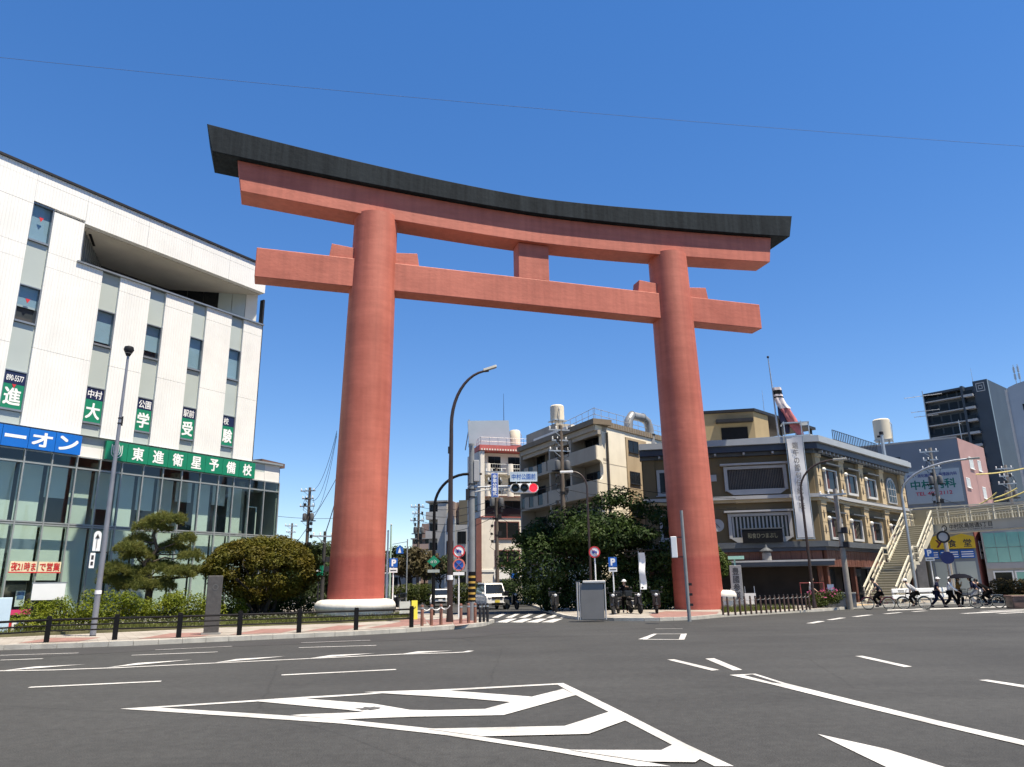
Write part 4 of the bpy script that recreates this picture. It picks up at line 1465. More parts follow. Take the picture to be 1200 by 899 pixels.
for x0, x1 in ((0.9, 2.6), (3.1, 4.9)):
    window(FBR, bB, x0, x1, 9.2, 10.6, dark_metal, dark_glass, 2, y=1.3, fw=0.06, sill=False)
for z0, z1 in ((6.55, 8.2), (3.75, 5.2)):
    window(FBR, bB, 1.6, 4.2, z0, z1, maroon, dark_glass, 2, y=0.0, fw=0.1)
    window(FBR, bB, 5.4, 8.0, z0, z1, maroon, dark_glass, 2, y=0.0, fw=0.1)
b = MB(FBR); b.box(-0.02, 9.0, -0.06, 0.0, 3.05, 3.3); b.build('shop_fascia', white_flat, bB)
b = MB(FBR); b.box(1.4, 4.4, -0.16, -0.065, 2.3, 3.0); b.build('shop_board', sign_white, bB)
b = MB(FBR); b.box(3.2, 4.1, -0.18, -0.165, 2.4, 2.9); b.build('shop_mark', sign_blue, bB)
b = MB(FBR); b.box(1.6, 3.8, -0.03, -0.004, 0.2, 2.1); b.build('shopfront_pane', dark_glass, bB)
b = MB(FBR); b.box(-0.55, 0.05, -0.12, 0.4, 0.13, 8.6); b.build('corner_pier', maroon, bB)
b = MB(FBL); b.box(-4.4, -0.56, -0.02, 0.1, 0.13, 15.9); b.build('side_wall', mat('side_wall_grey', (0.50, 0.50, 0.50), 0.8, 0.06, 0.8, dirt=(0.3, 0.3, 0.3, 0.4)), bB)
for z0 in (3.6, 6.6, 9.6, 12.6):
    for x0 in (-2.1, -3.9):
        window(FBL, bB, x0, x0 + 1.0, z0, z0 + 1.4, dark_metal, dark_glass, 2, y=-0.02, fw=0.06)
b = MB(FBL)
for z in (11.6, 14.4):
    b.torus_rect((-1.3, -0.05, z), 0.42, 0.52, (0, 1, 0), 0.04, 20)
b.build('ring_ornament', galv, bB)
b = MB(FBR); railing(b, FBR, [(0.1, 0.2, 0), (9, 0.2, 0)], 16.55, 0.9, 1.0); railing(b, FBR, [(0.1, 0.2, 0), (0.1, 4, 0)], 16.55, 0.9, 1.0); b.build('roof_railing', galv, bB)
bill = thing('billboard', 'blank grey billboard seen from behind above the white block roof', 'billboard', FBR @ Matrix.Translation((1.5, 3.0, 16.5)))
bl_m = mat('billboard_sheet', (0.30, 0.36, 0.42), 0.5, 0.05, 0.6)
MBL = FBR
b = MB(FBR)
p0, p1 = FBL @ Vector((-6.0, 0, 0)), FBR @ Vector((4.0, 2.0, 0))
b.bar((-0.95, 1.6, 18.05), (3.85, 1.6, 18.35), 0.12, 2.9)
b.build('panel', bl_m, bill)
for x in (-0.8, 1.5, 3.7):
    b = MB(FBR); b.bar((x, 1.8, 16.56), (x, 1.8, 19.7), 0.14); b.bar((x, 1.85, 18.8), (x, 3.6, 16.56), 0.1); b.build('post', galv, bill)
b = MB(FBR); b.tube([(3.3, 1.9, 19.4), (3.3, 1.9, 23.0)], [0.04, 0.015], 5); b.build('lightning_rod', dark_metal, bill)
water_tank('water_tank', 'cream water tank beside the roof billboard of the white block', FBR, 4.75, 2.4, 16.6, 0.62, 2.1)

# ---- far row of houses left of the white block
FFR = frame(-11.79, 109.37, 100)
grey_far = mat('grey_block_wall', (0.38, 0.375, 0.36), 0.8, 0.06, 0.8, dirt=(0.3, 0.3, 0.29, 0.4))
b1 = thing('grey_block', 'grey four storey block with stacked balconies far behind the brown lamp', 'building', FFR)
b = MB(FFR); b.box(-1.0, 2.0, 1.2, 12, 0, 13.6).box(0.65, 2.0, 0, 1.2, 0, 13.4); b.build('wall', grey_far, b1)
for k in range(4):
    z = 2.9 + k * 2.75
    b = MB(FFR); b.box(-1.15, 0.65, 0, 1.2, z, z + 1.1); b.build('balcony', grey_far, b1)
    window(FFR, b1, -0.8, 0.4, z + 0.3, z + 2.2, dark_metal, dark_glass, 2, y=1.2, fw=0.05, sill=False)
b = MB(FFR); b.box(-1.2, 2.1, -0.1, 12, 13.605, 13.85); b.build('roof', concrete_dark, b1)
b2 = thing('gabled_house', 'tall narrow house with pointed gable window far behind the brown lamp', 'building', FFR @ Matrix.Translation((2.8, -1, 0)))
gab = mat('slate_blue_wall', (0.30, 0.33, 0.36), 0.7, 0.08, 0.8)
b = MB(FFR); b.extr([(2.05, 0), (3.5, 0), (3.5, 11.2), (2.78, 13.3), (2.05, 10.8)], -1.0, 9); b.build('wall', gab, b2)
b = MB(FFR); b.extr([(3.5, 10.9), (3.5, 13.4), (2.9, 13.7), (2.75, 13.35)], -1.2, 9).box(3.5, 5.2, 0.0, 9, 10.5, 13.5); b.build('roof', mat('brown_roof', (0.26, 0.20, 0.17), 0.8, 0.1, 1.0), b2)
b = MB(FFR); b.extr([(2.35, 9.2), (3.2, 9.2), (3.2, 11.0), (2.78, 12.0), (2.35, 11.0)], -1.06, -1.004); b.build('gable_window', dark_glass, b2)
for z0 in (2.5, 5.5):
    window(FFR, b2, 2.35, 3.25, z0, z0 + 2.4, dark_metal, dark_glass, 2, y=-1.0, fw=0.05)
b3 = thing('brown_block', 'dark olive brown block squeezed beside the white block with red trim', 'building', FFR @ Matrix.Translation((4.2, 0, 0)))
b = MB(FFR); b.box(3.55, 5.4, -0.6, 9, 0, 10.2); b.build('lower_wall', grey_far, b3)
b = MB(FFR); b.box(4.0, 5.4, -0.61, 6, 10.25, 13.7); b.build('upper_wall', mat('olive_wall', (0.13, 0.115, 0.08), 0.8, 0.08, 1), b3)
for z0 in (2.0, 4.8, 7.6):
    window(FFR, b3, 3.85, 5.0, z0, z0 + 1.6, dark_metal, dark_glass, 2, y=-0.6, fw=0.05)
b4 = thing('brown_block', 'long brown apartment block low in the far distance right of the left pillar', 'building', FFR @ Matrix.Translation((-5, 20, 0)))
far_brown = mat('far_brown_wall', (0.24, 0.17, 0.14), 0.85, 0.08, 0.8)
b = MB(FFR); b.box(-9.5, -1.6, 20, 30, 0, 9.6); b.build('wall', far_brown, b4)
b = MB(FFR); b.box(-8.0, -6.4, 20.5, 24, 9.6, 12.3); b.build('stair_tower', far_brown, b4)
for k in range(3):
    b = MB(FFR); b.box(-9.3, -1.8, 19.4, 20, 2.3 + k * 2.8, 3.2 + k * 2.8); b.build('balcony', mat('far_pink_wall', (0.34, 0.25, 0.21), 0.85, 0.06, 0.8), b4)
    for j in range(4):
        window(FFR, b4, -9.0 + j * 1.9, -7.8 + j * 1.9, 3.3 + k * 2.8, 4.9 + k * 2.8, dark_metal, dark_glass, 2, y=20.0, fw=0.05, sill=False)
b = MB(FFR); b.box(-9.6, -1.5, 19.3, 30, 9.605, 9.8); b.build('roof', concrete_dark, b4)
# low distant houses closing the view near the horizon
for k, (px, D, w, h, c, lab) in enumerate(((338, 120, 9, 5.2, (0.30, 0.28, 0.26), 'low distant grey house left of the left pillar'), (368, 128, 10, 6.4, (0.36, 0.33, 0.29), 'low distant beige house beside the left pillar'), (398, 135, 9, 5.6, (0.27, 0.25, 0.24), 'low distant house hidden by the left pillar'), (462, 128, 8, 5.4, (0.33, 0.30, 0.28), 'low distant house right of the left pillar'), (492, 138, 9, 6.0, (0.28, 0.27, 0.27), 'low distant house behind the russet trees'))):
    p = spot(px, 690, D)
    Fh = facing(p, random.uniform(-12, 12))
    t = thing('distant_house', lab, 'house', Fh, 'low distant houses')
    b = MB(Fh); b.box(-w / 2, w / 2, 0, 8, 0, h * 0.72); b.build('wall', mat('distant_wall_%s' % 'abcde'[k], c, 0.85, 0.08, 0.8), t)
    b = MB(Fh); b.add([(-w / 2 - .4, -.4, h * .72), (w / 2 + .4, -.4, h * .72), (w / 2 + .4, 8.4, h * .72), (-w / 2 - .4, 8.4, h * .72), (-w / 2 - .2, 4, h), (w / 2 + .2, 4, h)], [(0, 1, 5, 4), (2, 3, 4, 5), (1, 2, 5), (3, 0, 4), (0, 3, 2, 1)]); b.build('roof', concrete_dark, t)
    for x in (-w * .3, 0, w * .3):
        window(Fh, t, x - .5, x + .5, h * .38, h * .6, dark_metal, dark_glass, 2, y=0, fw=0.06, sill=False)
# brown flat roof just behind the office block
FBW = frame(-24.46, 70.9, 110)
b5 = thing('brown_block', 'brown flat roofed house peeking out behind the white office corner', 'building', FBW)
b = MB(FBW); b.box(-4, 0.1, 0, 3, 0, 13.2); b.build('wall', mat('brown_wall', (0.17, 0.115, 0.085), 0.8, 0.1, 1), b5)
b = MB(FBW); b.box(-4.2, 0.5, -0.3, 3.2, 13.3, 13.75); b.build('roof', mat('rust_roof', (0.12, 0.07, 0.055), 0.8, 0.1, 1), b5)
window(FBW, b5, -1.6, -0.4, 11.2, 12.6, dark_metal, dark_glass, 2, y=0.0, fw=0.05)

# ================================================================== RESTAURANT (brown, two faced)
cD = (20.27, 50.05)
FDF = frame(cD[0], cD[1], -78.70 + 180)     # front face, block at x in [-11, 0]
FDR = frame(cD[0], cD[1], 44.87)            # side along the pavement
bD = thing('restaurant_building', 'three storey tan and brown restaurant with cornices and white framed windows', 'building', Matrix.Translation((cD[0], cD[1], 0)))
khaki = mat('khaki_render', (0.14, 0.105, 0.056), 0.85, 0.09, 0.8, dirt=(0.12, 0.09, 0.05, 0.45))
pil_m = mat('ochre_pilaster', (0.44, 0.345, 0.21), 0.8, 0.08, 1.5, dirt=(0.30, 0.22, 0.12, 0.5))
grey_roof = mat('grey_metal_roof', (0.30, 0.33, 0.36), 0.5, 0.06, 1.0)
navy = mat('navy_fascia', (0.022, 0.030, 0.055), 0.5, 0.15, 1.0)
slate = mat('slate_trim', (0.065, 0.075, 0.088), 0.6, 0.12, 1.5)
greywhite = mat('greywhite_trim', (0.36, 0.365, 0.37), 0.6, 0.06, 1.5)
red_wood = mat('red_brown_boards', (0.11, 0.040, 0.026), 0.6, 0.25, 3.0, stretch=(6, 6, 0.4))
curtain = mat('dark_red_curtain', (0.07, 0.02, 0.018), 0.8, 0.35, 4.0, stretch=(8, 8, 0.3))
dl = FDF @ Vector((-11.4, 0, 0)); drr = FDR @ Vector((17.7, 0, 0))
dl2 = FDF @ Vector((-11.4, 14, 0)); dr2 = FDR @ Vector((17.7, 9, 0))
foot = [(dl.x, dl.y), (cD[0], cD[1]), (drr.x, drr.y), (dr2.x, dr2.y), (dl2.x, dl2.y)]
b = MB(); b.prism(foot, 3.72, 10.2); b.build('wall', khaki, bD)


def offs(fr, x, o): p = fr @ Vector((x, -o, 0)); return (p.x, p.y)


def belt(name, z0, z1, o, m, x0=-11.5, x1=17.8, inner=0.0):
    """band running round both street faces, mitred at the corner, standing o proud"""
    # corner point where both offset faces meet
    a0, a1 = Vector(offs(FDF, -5, o)), Vector(offs(FDF, 0, o))
    c0, c1 = Vector(offs(FDR, 5, o)), Vector(offs(FDR, 0, o))
    d1, d2 = (a1 - a0), (c1 - c0)
    t = ((c0.x - a0.x) * d2.y - (c0.y - a0.y) * d2.x) / (d1.x * d2.y - d1.y * d2.x)
    k = a0 + d1 * t
    q = MB()
    p = [offs(FDF, x0, o), (k.x, k.y), offs(FDR, x1, o), offs(FDR, x1, -0.3), offs(FDR, 0, -0.3), offs(FDF, x0, -0.3)]
    q.prism(p, z0, z1)
    return q.build(name, m, bD)


belt('roof_edge', 10.66, 11.08, 0.85, grey_roof)
belt('roof_fascia', 10.24, 10.655, 0.62, navy)
belt('eave_band', 10.0, 10.235, 0.25, slate)
belt('cornice', 7.02, 7.25, 0.42, greywhite)
belt('cornice_base', 6.80, 7.015, 0.26, pil_m)
belt('awning_band', 3.78, 4.15, 0.55, slate)
belt('navy_band', 3.55, 3.775, 0.30, navy)
b = MB(); b.prism([offs(FDF, -11.4, -0.5), offs(FDF, 0, 0.7), offs(FDR, 17.7, 0.7), offs(FDR, 17.7, -6), offs(FDF, -11.4, -9)], 11.085, 11.20); b.build('roof', grey_roof, bD)
# rafter ends under the eave
for k in range(26):
    q = MB(FDR); x = 0.6 + k * 0.66; q.box(x, x + 0.13, -0.55, -0.26, 10.05, 10.2); q.build('rafter_end', greywhite, bD)
for k in range(6):
    q = MB(FDF); x = -10.2 + k * 1.9; q.box(x, x + 0.13, -0.55, -0.26, 10.05, 10.2); q.build('rafter_end', greywhite, bD)
# pilasters along the side
lamp_globe = mat('globe_lamp_glass', (0.72, 0.70, 0.65), 0.3, 0.03, 1)
for x0, x1 in ((0.15, 0.9), (4.02, 4.85), (7.65, 8.5), (11.85, 12.7), (16.6, 17.5)):
    for z0, z1 in ((7.26, 10.0), (4.16, 6.79)):
        q = MB(FDR)
        q.box(x0, x1, -0.20, 0.0, z0, z1 - 0.22).box(x0 - 0.06, x1 + 0.06, -0.26, 0.0, z1 - 0.218, z1 - 0.002)
        q.build('pilaster', pil_m, bD)
        for zz in (z0 + 0.75, z0 + 1.75):
            q = MB(FDR); xm = (x0 + x1) / 2 - 0.08; q.extr([(xm - 0.07, zz), (xm, zz - 0.28), (xm + 0.07, zz), (xm, zz + 0.28)], -0.235, -0.202); q.build('iron_ornament', dark_metal, bD)
        for zz in np.arange(z0 + 0.6, z1 - 0.4, 0.62):
            q = MB(FDR); q.box(x0 + 0.003, x1 - 0.003, -0.205, -0.201, zz, zz + 0.03); q.build('pilaster_joint', khaki, bD)
for x in (-10.9, -0.55):
    for z0, z1 in ((7.26, 10.0), (4.16, 6.79)):
        q = MB(FDF); q.box(x - 0.4, x + 0.4, -0.10, 0.0, z0, z1); q.build('pilaster', khaki if x < -1 else khaki, bD)


def fancy_window(M, x0, x1, z0, z1, n=1, awning=True, arch=False):
    fw = 0.16
    q = MB(M)
    q.box(x0 - fw, x0, -0.16, 0.02, z0 - fw, z1 + fw * 0.5).box(x1, x1 + fw, -0.16, 0.02, z0 - fw, z1 + fw * 0.5)
    q.box(x0, x1, -0.16, 0.02, z0 - fw, z0).box(x0, x1, -0.16, 0.02, z1, z1 + fw * 0.5)
    o = q.build('window', mat('dull_white_frame', (0.46, 0.46, 0.45), 0.6, 0.06, 2), bD)
    q = MB(M); q.box(x0, x1, -0.05, -0.005, z0, z1); q.build('pane', dark_glass, o)
    q = MB(M)
    w_ = (x1 - x0) / 2
    q.box(x0 + 0.02, x0 + w_ * 0.75, -0.06, -0.052, z0, z1 * 0.98 + z0 * 0.02); q.build('curtain', curtain, o)
    if awning:
        q = MB(M); q.extr([(x0 - 0.35, z1 + 0.36), (x1 + 0.35, z1 + 0.36), (x1 + 0.35, z1 + 0.45), (x0 - 0.35, z1 + 0.45)], -0.42, 0.0); q.build('hood', slate, bD)
    q = MB(M); q.ell((x0 - 0.62, -0.28, z1 - 0.05), (0.15, 0.15, 0.15), 10, 6); q.build('globe_lamp', lamp_globe, bD, smooth=True)


for x0, x1 in ((1.75, 3.45), (5.5, 7.05), (9.3, 10.9), (13.3, 15.0)):
    if x0 < 13:
        fancy_window(FDR, x0, x1, 7.72, 9.02)
    else:
        q = MB(FDR)
        out = [(13.55, 7.5)] + [(14.5 - 1.0 * math.cos(a), 8.65 + 0.95 * math.sin(a)) for a in np.linspace(0, math.pi, 11)] + [(15.45, 7.5)]
        q.extr(out, -0.10, 0.02); o = q.build('window', greywhite, bD)
        inn = [(13.72, 7.62)] + [(14.5 - 0.83 * math.cos(a), 8.65 + 0.78 * math.sin(a)) for a in np.linspace(0, math.pi, 11)] + [(15.28, 7.62)]
        q = MB(FDR); q.extr(inn, -0.125, -0.102); q.build('pane', dark_glass, o)
        q = MB(FDR)
        for xm in (14.2, 14.8): q.box(xm - 0.025, xm + 0.025, -0.15, -0.126, 7.62, 9.3)
        for zz in (8.1, 8.65): q.box(13.72, 15.28, -0.149, -0.127, zz - 0.02, zz + 0.02)
        q.build('glazing_bar', greywhite, o)
    fancy_window(FDR, x0 - 0.1, x1 - 0.1, 4.45, 5.72)
# front: two wide framed windows with slats
for z0, z1, kind in ((7.70, 9.10, 'curtain'), (4.50, 5.90, 'slat')):
    x0, x1 = -5.62, -1.95
    q = MB(FDF)
    fw = 0.22
    q.box(x0 - fw, x0, -0.22, 0.02, z0 - fw * 0.3, z1 + fw).box(x1, x1 + fw, -0.22, 0.02, z0 - fw * 0.3, z1 + fw)
    q.box(x0, x1, -0.22, 0.02, z1, z1 + fw * 0.9)
    q.extr([(x0 - fw, z0), (x0 + 0.3, z0 - fw * 1.6), (x1 - 0.3, z0 - fw * 1.6), (x1 + fw, z0), (x1, z0), (x0, z0)], -0.223, 0.02)
    o = q.build('window', greywhite, bD)
    q = MB(FDF); q.box(x0, x1, -0.03, -0.005, z0, z1); q.build('pane', dark_glass, o)
    n = 34 if kind == 'curtain' else 15
    for k in range(n):
        a = x0 + (x1 - x0) * (k + 0.2) / n
        c = x0 + (x1 - x0) * (k + (0.62 if kind == 'slat' else 0.75)) / n
        q = MB(FDF); q.box(a, c, -0.09, -0.04, z0 + 0.02, z1 - 0.02); q.build('slat', greywhite if kind == 'slat' else mat('brown_slat', (0.085, 0.07, 0.06), 0.7, 0.15, 2), o)
    q = MB(FDF); q.box(x0 - 0.45, x1 + 0.35, -0.45, 0.0, z1 + 0.26, z1 + 0.38); q.build('hood', greywhite, bD)
window(FDF, bD, -10.2, -8.3, 7.7, 9.1, greywhite, dark_glass, 2, y=0.0, fw=0.2)
window(FDF, bD, -10.2, -8.3, 4.6, 5.9, greywhite, dark_glass, 2, y=0.0, fw=0.2)
q = MB(FDF); q.box(-6.95, -6.35, -0.12, 0.0, 8.35, 8.8); q.build('vent_grille', greywhite, bD)
q = MB(FDF); q.disc((-6.55, -0.1, 5.35), 0.42, (0, 1, 0), 0.12, 24); o = q.build('wall_clock', greywhite, bD)
q = MB(FDF); q.bar((-6.55, -0.175, 5.35), (-6.75, -0.175, 5.55), 0.03).bar((-6.55, -0.175, 5.35), (-6.4, -0.175, 5.18), 0.03); q.build('clock_hand', black_paint, o)
# name board, hanging lantern, canopy, ground floor
nb = thing('name_board', 'black carved name board hung below the slatted restaurant window', 'sign', FDF @ Matrix.Translation((-3.75, -0.7, 4.1)))
q = MB(FDF); q.box(-5.05, -2.5, -0.78, -0.64, 4.10, 4.98); q.build('board', black_paint, nb)
q = MB(FDF); q.box(-5.15, -2.4, -0.80, -0.62, 4.985, 5.06); q.build('cap', slate, nb)
text('和食ひつまぶし', FDF, -3.77, 4.56, 1.9, 0.34, mat('dull_gold', (0.10, 0.10, 0.07), 0.6, 0.2, 3), nb, y=-0.79, bold=0.03)
ln = thing('hanging_lantern', 'grey iron lantern hanging over the restaurant entrance canopy', 'lantern', FDF @ Matrix.Translation((-3.7, -1.3, 2.9)))
q = MB(FDF); q.lathe([(0.05, 3.95), (0.12, 3.75), (0.42, 3.55), (0.40, 3.5), (0.1, 3.48)], (-3.7, -1.2, 0), 12); q.build('lantern_roof', slate, ln)
q = MB(FDF); q.lathe([(0.24, 2.72), (0.30, 2.95), (0.28, 3.40), (0.2, 3.48)], (-3.7, -1.2, 0), 12); q.build('lantern_body', concrete_dark, ln)
q = MB(FDF); q.box(-10.5, 0.3, -2.0, -0.2, 2.82, 2.93); q.build('canopy', greywhite, bD)
q = MB(FDF); q.box(-10.4, 0.25, -1.95, -0.2, 2.55, 2.62).box(-10.4, 0.25, -1.97, -1.90, 2.622, 2.818); q.build('canopy_beam', slate, bD)
for k in range(16):
    q = MB(FDF); x = -10.6 + k * 0.66; q.box(x, x + 0.64, -0.05 - 0.008 * (k % 2), 0.05, 2.94, 3.54); q.build('board', red_wood, bD)
for k in range(30):
    q = MB(FDR); x = 0.1 + k * 0.35; q.box(x, x + 0.335, -0.22 - 0.01 * (k % 3), 0.0, 2.5, 3.54); q.build('board', red_wood, bD)
b = MB(); b.prism([offs(FDF, -11.4, -1.2), offs(FDF, 0.2, -1.2), offs(FDR, 1.0, -1.2), offs(FDR, 17.6, -1.2), (dr2.x, dr2.y), (dl2.x, dl2.y)], 0.13, 3.7); b.build('ground_floor', mat('dark_brown_wall', (0.030, 0.022, 0.018), 0.8, 0.3, 1.0), bD)
for fr, xs_ in ((FDF, (-11.2, -7.4, -0.3)), (FDR, (0.5, 5.0, 9.6, 14.0, 17.4))):
    for x in xs_:
        q = MB(fr); q.box(x - 0.15, x + 0.15, 0.0, 0.3, 0.13, 3.5); q.build('post', red_wood, bD)
for x0, x1 in ((1.4, 4.2), (5.6, 9.0), (10.2, 13.4)):
    q = MB(FDR); q.box(x0, x1, 1.12, 1.19, 0.6, 2.4); q.build('shopfront_pane', dark_glass, bD)
q = MB(FDR); q.box(6.5, 10.6, -1.2, 0.1, 2.42, 2.50); q.build('side_canopy', greywhite, bD)
q = MB(FDR); q.bar((8.8, -0.1, 0.5), (8.8, -0.1, 2.3), 0.1).bar((8.8, -0.1, 0.5), (9.9, -0.1, 0.5), 0.1); q.build('white_frame', sign_white, bD)
# roof penthouse with projecting eave
cP = (18.93, 56.93)
FPF = frame(cP[0], cP[1], -78.70 + 180); FPR = frame(cP[0], cP[1], 44.87)
pw = mat('ochre_wall', (0.30, 0.23, 0.125), 0.85, 0.08, 1.0, dirt=(0.26, 0.19, 0.1, 0.4))
b = MB()
fp = [offs(FPF, -5.5, 0), (cP[0], cP[1]), offs(FPR, 2.4, 0), offs(FPR, 2.4, -5), offs(FPF, -5.5, -6)]
b.prism(fp, 11.1, 14.55); b.build('penthouse', pw, bD)
b = MB(); b.prism([offs(FPF, -5.6, 0.15), offs(FPF, 0.1, 0.15), offs(FPR, 11.2, 0.15), offs(FPR, 11.2, -4.5), offs(FPF, -5.6, -6)], 14.56, 14.78); b.build('penthouse_roof', dark_metal, bD)
q = MB(FPF); q.box(-2.55, -0.55, -0.06, 0.02, 12.0, 13.35); q.build('penthouse_opening', black_paint, bD)
q = MB(FPF); q.box(-2.9, -0.1, -0.6, 0.02, 13.7, 13.95); q.build('penthouse_hood', dark_metal, bD)
for x in (5.0, 8.0, 10.9):
    q = MB(FPR); q.box(x - 0.08, x + 0.08, 0.1, 0.26, 11.2, 14.55); q.build('eave_post', dark_metal, bD)
q = MB(FPR); q.box(2.5, 10.5, 3.0, 3.2, 11.2, 14.0); q.build('roof_screen', mat('dark_screen', (0.05, 0.045, 0.04), 0.8, 0.2, 2), bD)
q = MB(FDR); railing(q, FDR, [(6.5, 0.9, 0), (15.5, 0.9, 0)], 11.2, 1.45, 0.35, 0.03); q.build('roof_railing', dark_metal, bD)
q = MB(FPR); q.tube([(4.0, 1, 14.7), (4.0, 1, 17.2)], [0.03, 0.012], 5); q.build('aerial', galv, bD)
# vertical banner and carp streamer
bn = thing('vertical_banner', 'long white vertical banner with dark characters on the restaurant corner', 'banner', FDF @ Matrix.Translation((-1.1, -0.95, 4.3)))
ban = mat('banner_cloth', (0.60, 0.61, 0.62), 0.8, 0.05, 0.8, bump=0.3, bscale=2)
q = MB(FDF)
n = 14
vs = []
for i in range(n + 1):
    z = 4.35 + (11.0 - 4.35) * i / n
    for x in np.linspace(-1.62, -0.64, 5):
        vs.append((x, -1.05 + 0.04 * math.sin(i * 0.9 + x * 3), z))
for i in range(n + 1):
    z = 4.35 + (11.0 - 4.35) * i / n
    for x in np.linspace(-1.62, -0.64, 5):
        vs.append((x, -1.03 + 0.04 * math.sin(i * 0.9 + x * 3), z))
m_ = (n + 1) * 5
fs = []
for i in range(n):
    for k in range(4):
        fs.append((i * 5 + k, i * 5 + k + 1, i * 5 + 6 + k, i * 5 + 5 + k))
        fs.append((m_ + i * 5 + k, m_ + i * 5 + 5 + k, m_ + i * 5 + 6 + k, m_ + i * 5 + k + 1))
q.add(vs, fs); q.build('cloth', ban, bn, smooth=True)
q = MB(FDF); q.bar((-1.72, -1.0, 11.05), (-0.54, -1.0, 11.05), 0.07).bar((-1.72, -1.0, 4.28), (-0.54, -1.0, 4.28), 0.07); q.build('bar', galv, bn)
for x in (-1.68, -0.58):
    q = MB(FDF); q.tube([(x, -0.95, 4.2), (x, -0.95, 12.1)], 0.035, 6); q.build('pole', galv, bn)
text('端午の節句伝統の味', FDF, -1.14, 8.4, 0.36, 4.5, mat('banner_ink', (0.17, 0.17, 0.18), 0.7, 0.1, 2), bn, y=-1.10, bold=0.02, vertical=True)
kp = thing('carp_streamer', 'limp red carp streamer with striped mouth hanging from a roof pole', 'streamer', FDF @ Matrix.Translation((-1.9, 0.2, 11.2)))
q = MB(FDF); q.tube([(-1.95, 0.0, 10.9), (-2.0, 0.05, 14.6), (-2.06, 0.1, 17.0)], [0.06, 0.05, 0.03], 8); q.build('pole', galv, kp)
q = MB(FDF); q.ell((-2.06, 0.1, 17.05), (0.09, 0.09, 0.09), 8, 6); q.build('finial', dark_metal, kp)
carp_red = mat('carp_cloth_red', (0.42, 0.13, 0.14), 0.8, 0.35, 2.2, bump=0.5, bscale=4)
carp_white = mat('carp_cloth_white', (0.66, 0.60, 0.60), 0.8, 0.15, 2.0)
carp_navy = mat('carp_cloth_navy', (0.03, 0.03, 0.07), 0.8, 0.3, 2.0)


def lobed(path, rs, mats, name, lob=5, amp=0.22, n=20):
    """hanging cloth tube with folds"""
    q = MB(FDF)
    vs, fs = [], []
    for i, (p_, r_) in enumerate(zip(path, rs)):
        for k in range(n):
            a = 2 * math.pi * k / n
            rr = r_ * (1 + amp * math.sin(lob * a + i * 0.7))
            vs.append((p_[0] + rr * math.cos(a), p_[1] + rr * 0.6 * math.sin(a), p_[2]))
    for i in range(len(path) - 1):
        for k in range(n):
            k2 = (k + 1) % n
            fs.append((i * n + k, i * n + k2, (i + 1) * n + k2, (i + 1) * n + k))
    q.add(vs, fs)
    return q.build(name, mats, kp, smooth=True)


lobed([(-1.72, 0, 14.75), (-1.70, 0, 14.55)], [0.26, 0.27], carp_white, 'mouth')
lobed([(-1.70, 0, 14.55), (-1.69, 0, 14.25)], [0.27, 0.28], black_paint, 'mouth_stripe')
lobed([(-1.69, 0, 14.25), (-1.67, 0, 14.1)], [0.28, 0.28], carp_white, 'mouth_stripe')
lobed([(-1.67, 0, 14.1), (-1.66, 0, 14.0)], [0.28, 0.29], black_paint, 'mouth_stripe')
lobed([(-1.66, 0, 14.0), (-1.5, 0, 13.5), (-1.35, 0, 13.2)], [0.27, 0.30, 0.35], carp_white, 'head')
lobed([(-1.35, 0, 13.2), (-1.05, 0, 12.5), (-0.80, 0, 11.9), (-0.55, 0, 11.4), (-0.45, 0, 11.15)], [0.31, 0.33, 0.31, 0.22, 0.08], carp_red, 'body')
lobed([(-1.62, 0.1, 13.6), (-1.55, 0.1, 12.8), (-1.40, 0.1, 12.0), (-1.3, 0.1, 11.5)], [0.15, 0.22, 0.22, 0.10], carp_navy, 'second_streamer')
q = MB(FDF); q.box(-1.7, 0.05, -0.5, 0.5, 12.06, 12.14).bar((-1.6, -0.4, 11.1), (-1.6, -0.4, 12.1), 0.07).bar((0, -0.4, 11.1), (0, -0.4, 12.1), 0.07).bar((-0.8, 0, 11.2), (-0.8, 0, 12.5), 0.08); q.build('roof_frame', galv, kp)

# ================================================================== CLINIC BUILDING, TOWERS
cE = (41.47, 68.41)
FEL = frame(cE[0], cE[1], 123); FER = frame(cE[0], cE[1], 46)
bE = thing('clinic_building', 'blue grey clinic building with painted wall sign and pink side wall', 'building', Matrix.Translation((cE[0], cE[1], 0)))
bluegrey = mat('blue_grey_wall', (0.175, 0.205, 0.245), 0.8, 0.05, 0.6)
pink = mat('dusty_pink_wall', (0.30, 0.185, 0.18), 0.8, 0.07, 0.8, dirt=(0.28, 0.17, 0.17, 0.4))
brick_red = mat('brick_red_wall', (0.19, 0.060, 0.05), 0.8, 0.15, 1.2)
b = MB(); b.prism([offs(FEL, -9.5, 0), (cE[0], cE[1]), offs(FER, 8.4, 0.0), offs(FER, 8.4, -9), offs(FEL, -9.5, -10)], 0.13, 14.3); b.build('wall', bluegrey, bE)
q = MB(FER); q.box(0.0, 8.42, -0.05, -0.002, 6.2, 14.32); q.build('pink_wall', pink, bE)
q = MB(FER); q.box(0.02, 3.6, -0.06, -0.002, 0.13, 6.18); q.build('brick_wall', brick_red, bE)
q = MB(FER); q.box(3.62, 8.42, -0.06, -0.002, 0.13, 6.18); q.build('grey_wall', grey_far, bE)
q = MB(FEL); q.box(-9.5, 0.02, -0.05, 0.2, 14.302, 14.45); q.build('coping', grey_far, bE)
for x0, x1, z0, z1 in ((2.6, 3.7, 11.75, 12.75), (5.3, 6.2, 11.75, 12.7), (0.6, 1.6, 9.8, 10.6), (5.4, 6.3, 9.1, 10.1)):
    window(FER, bE, x0, x1, z0, z1, sign_white, blind_grey, 2, y=-0.05, fw=0.06)
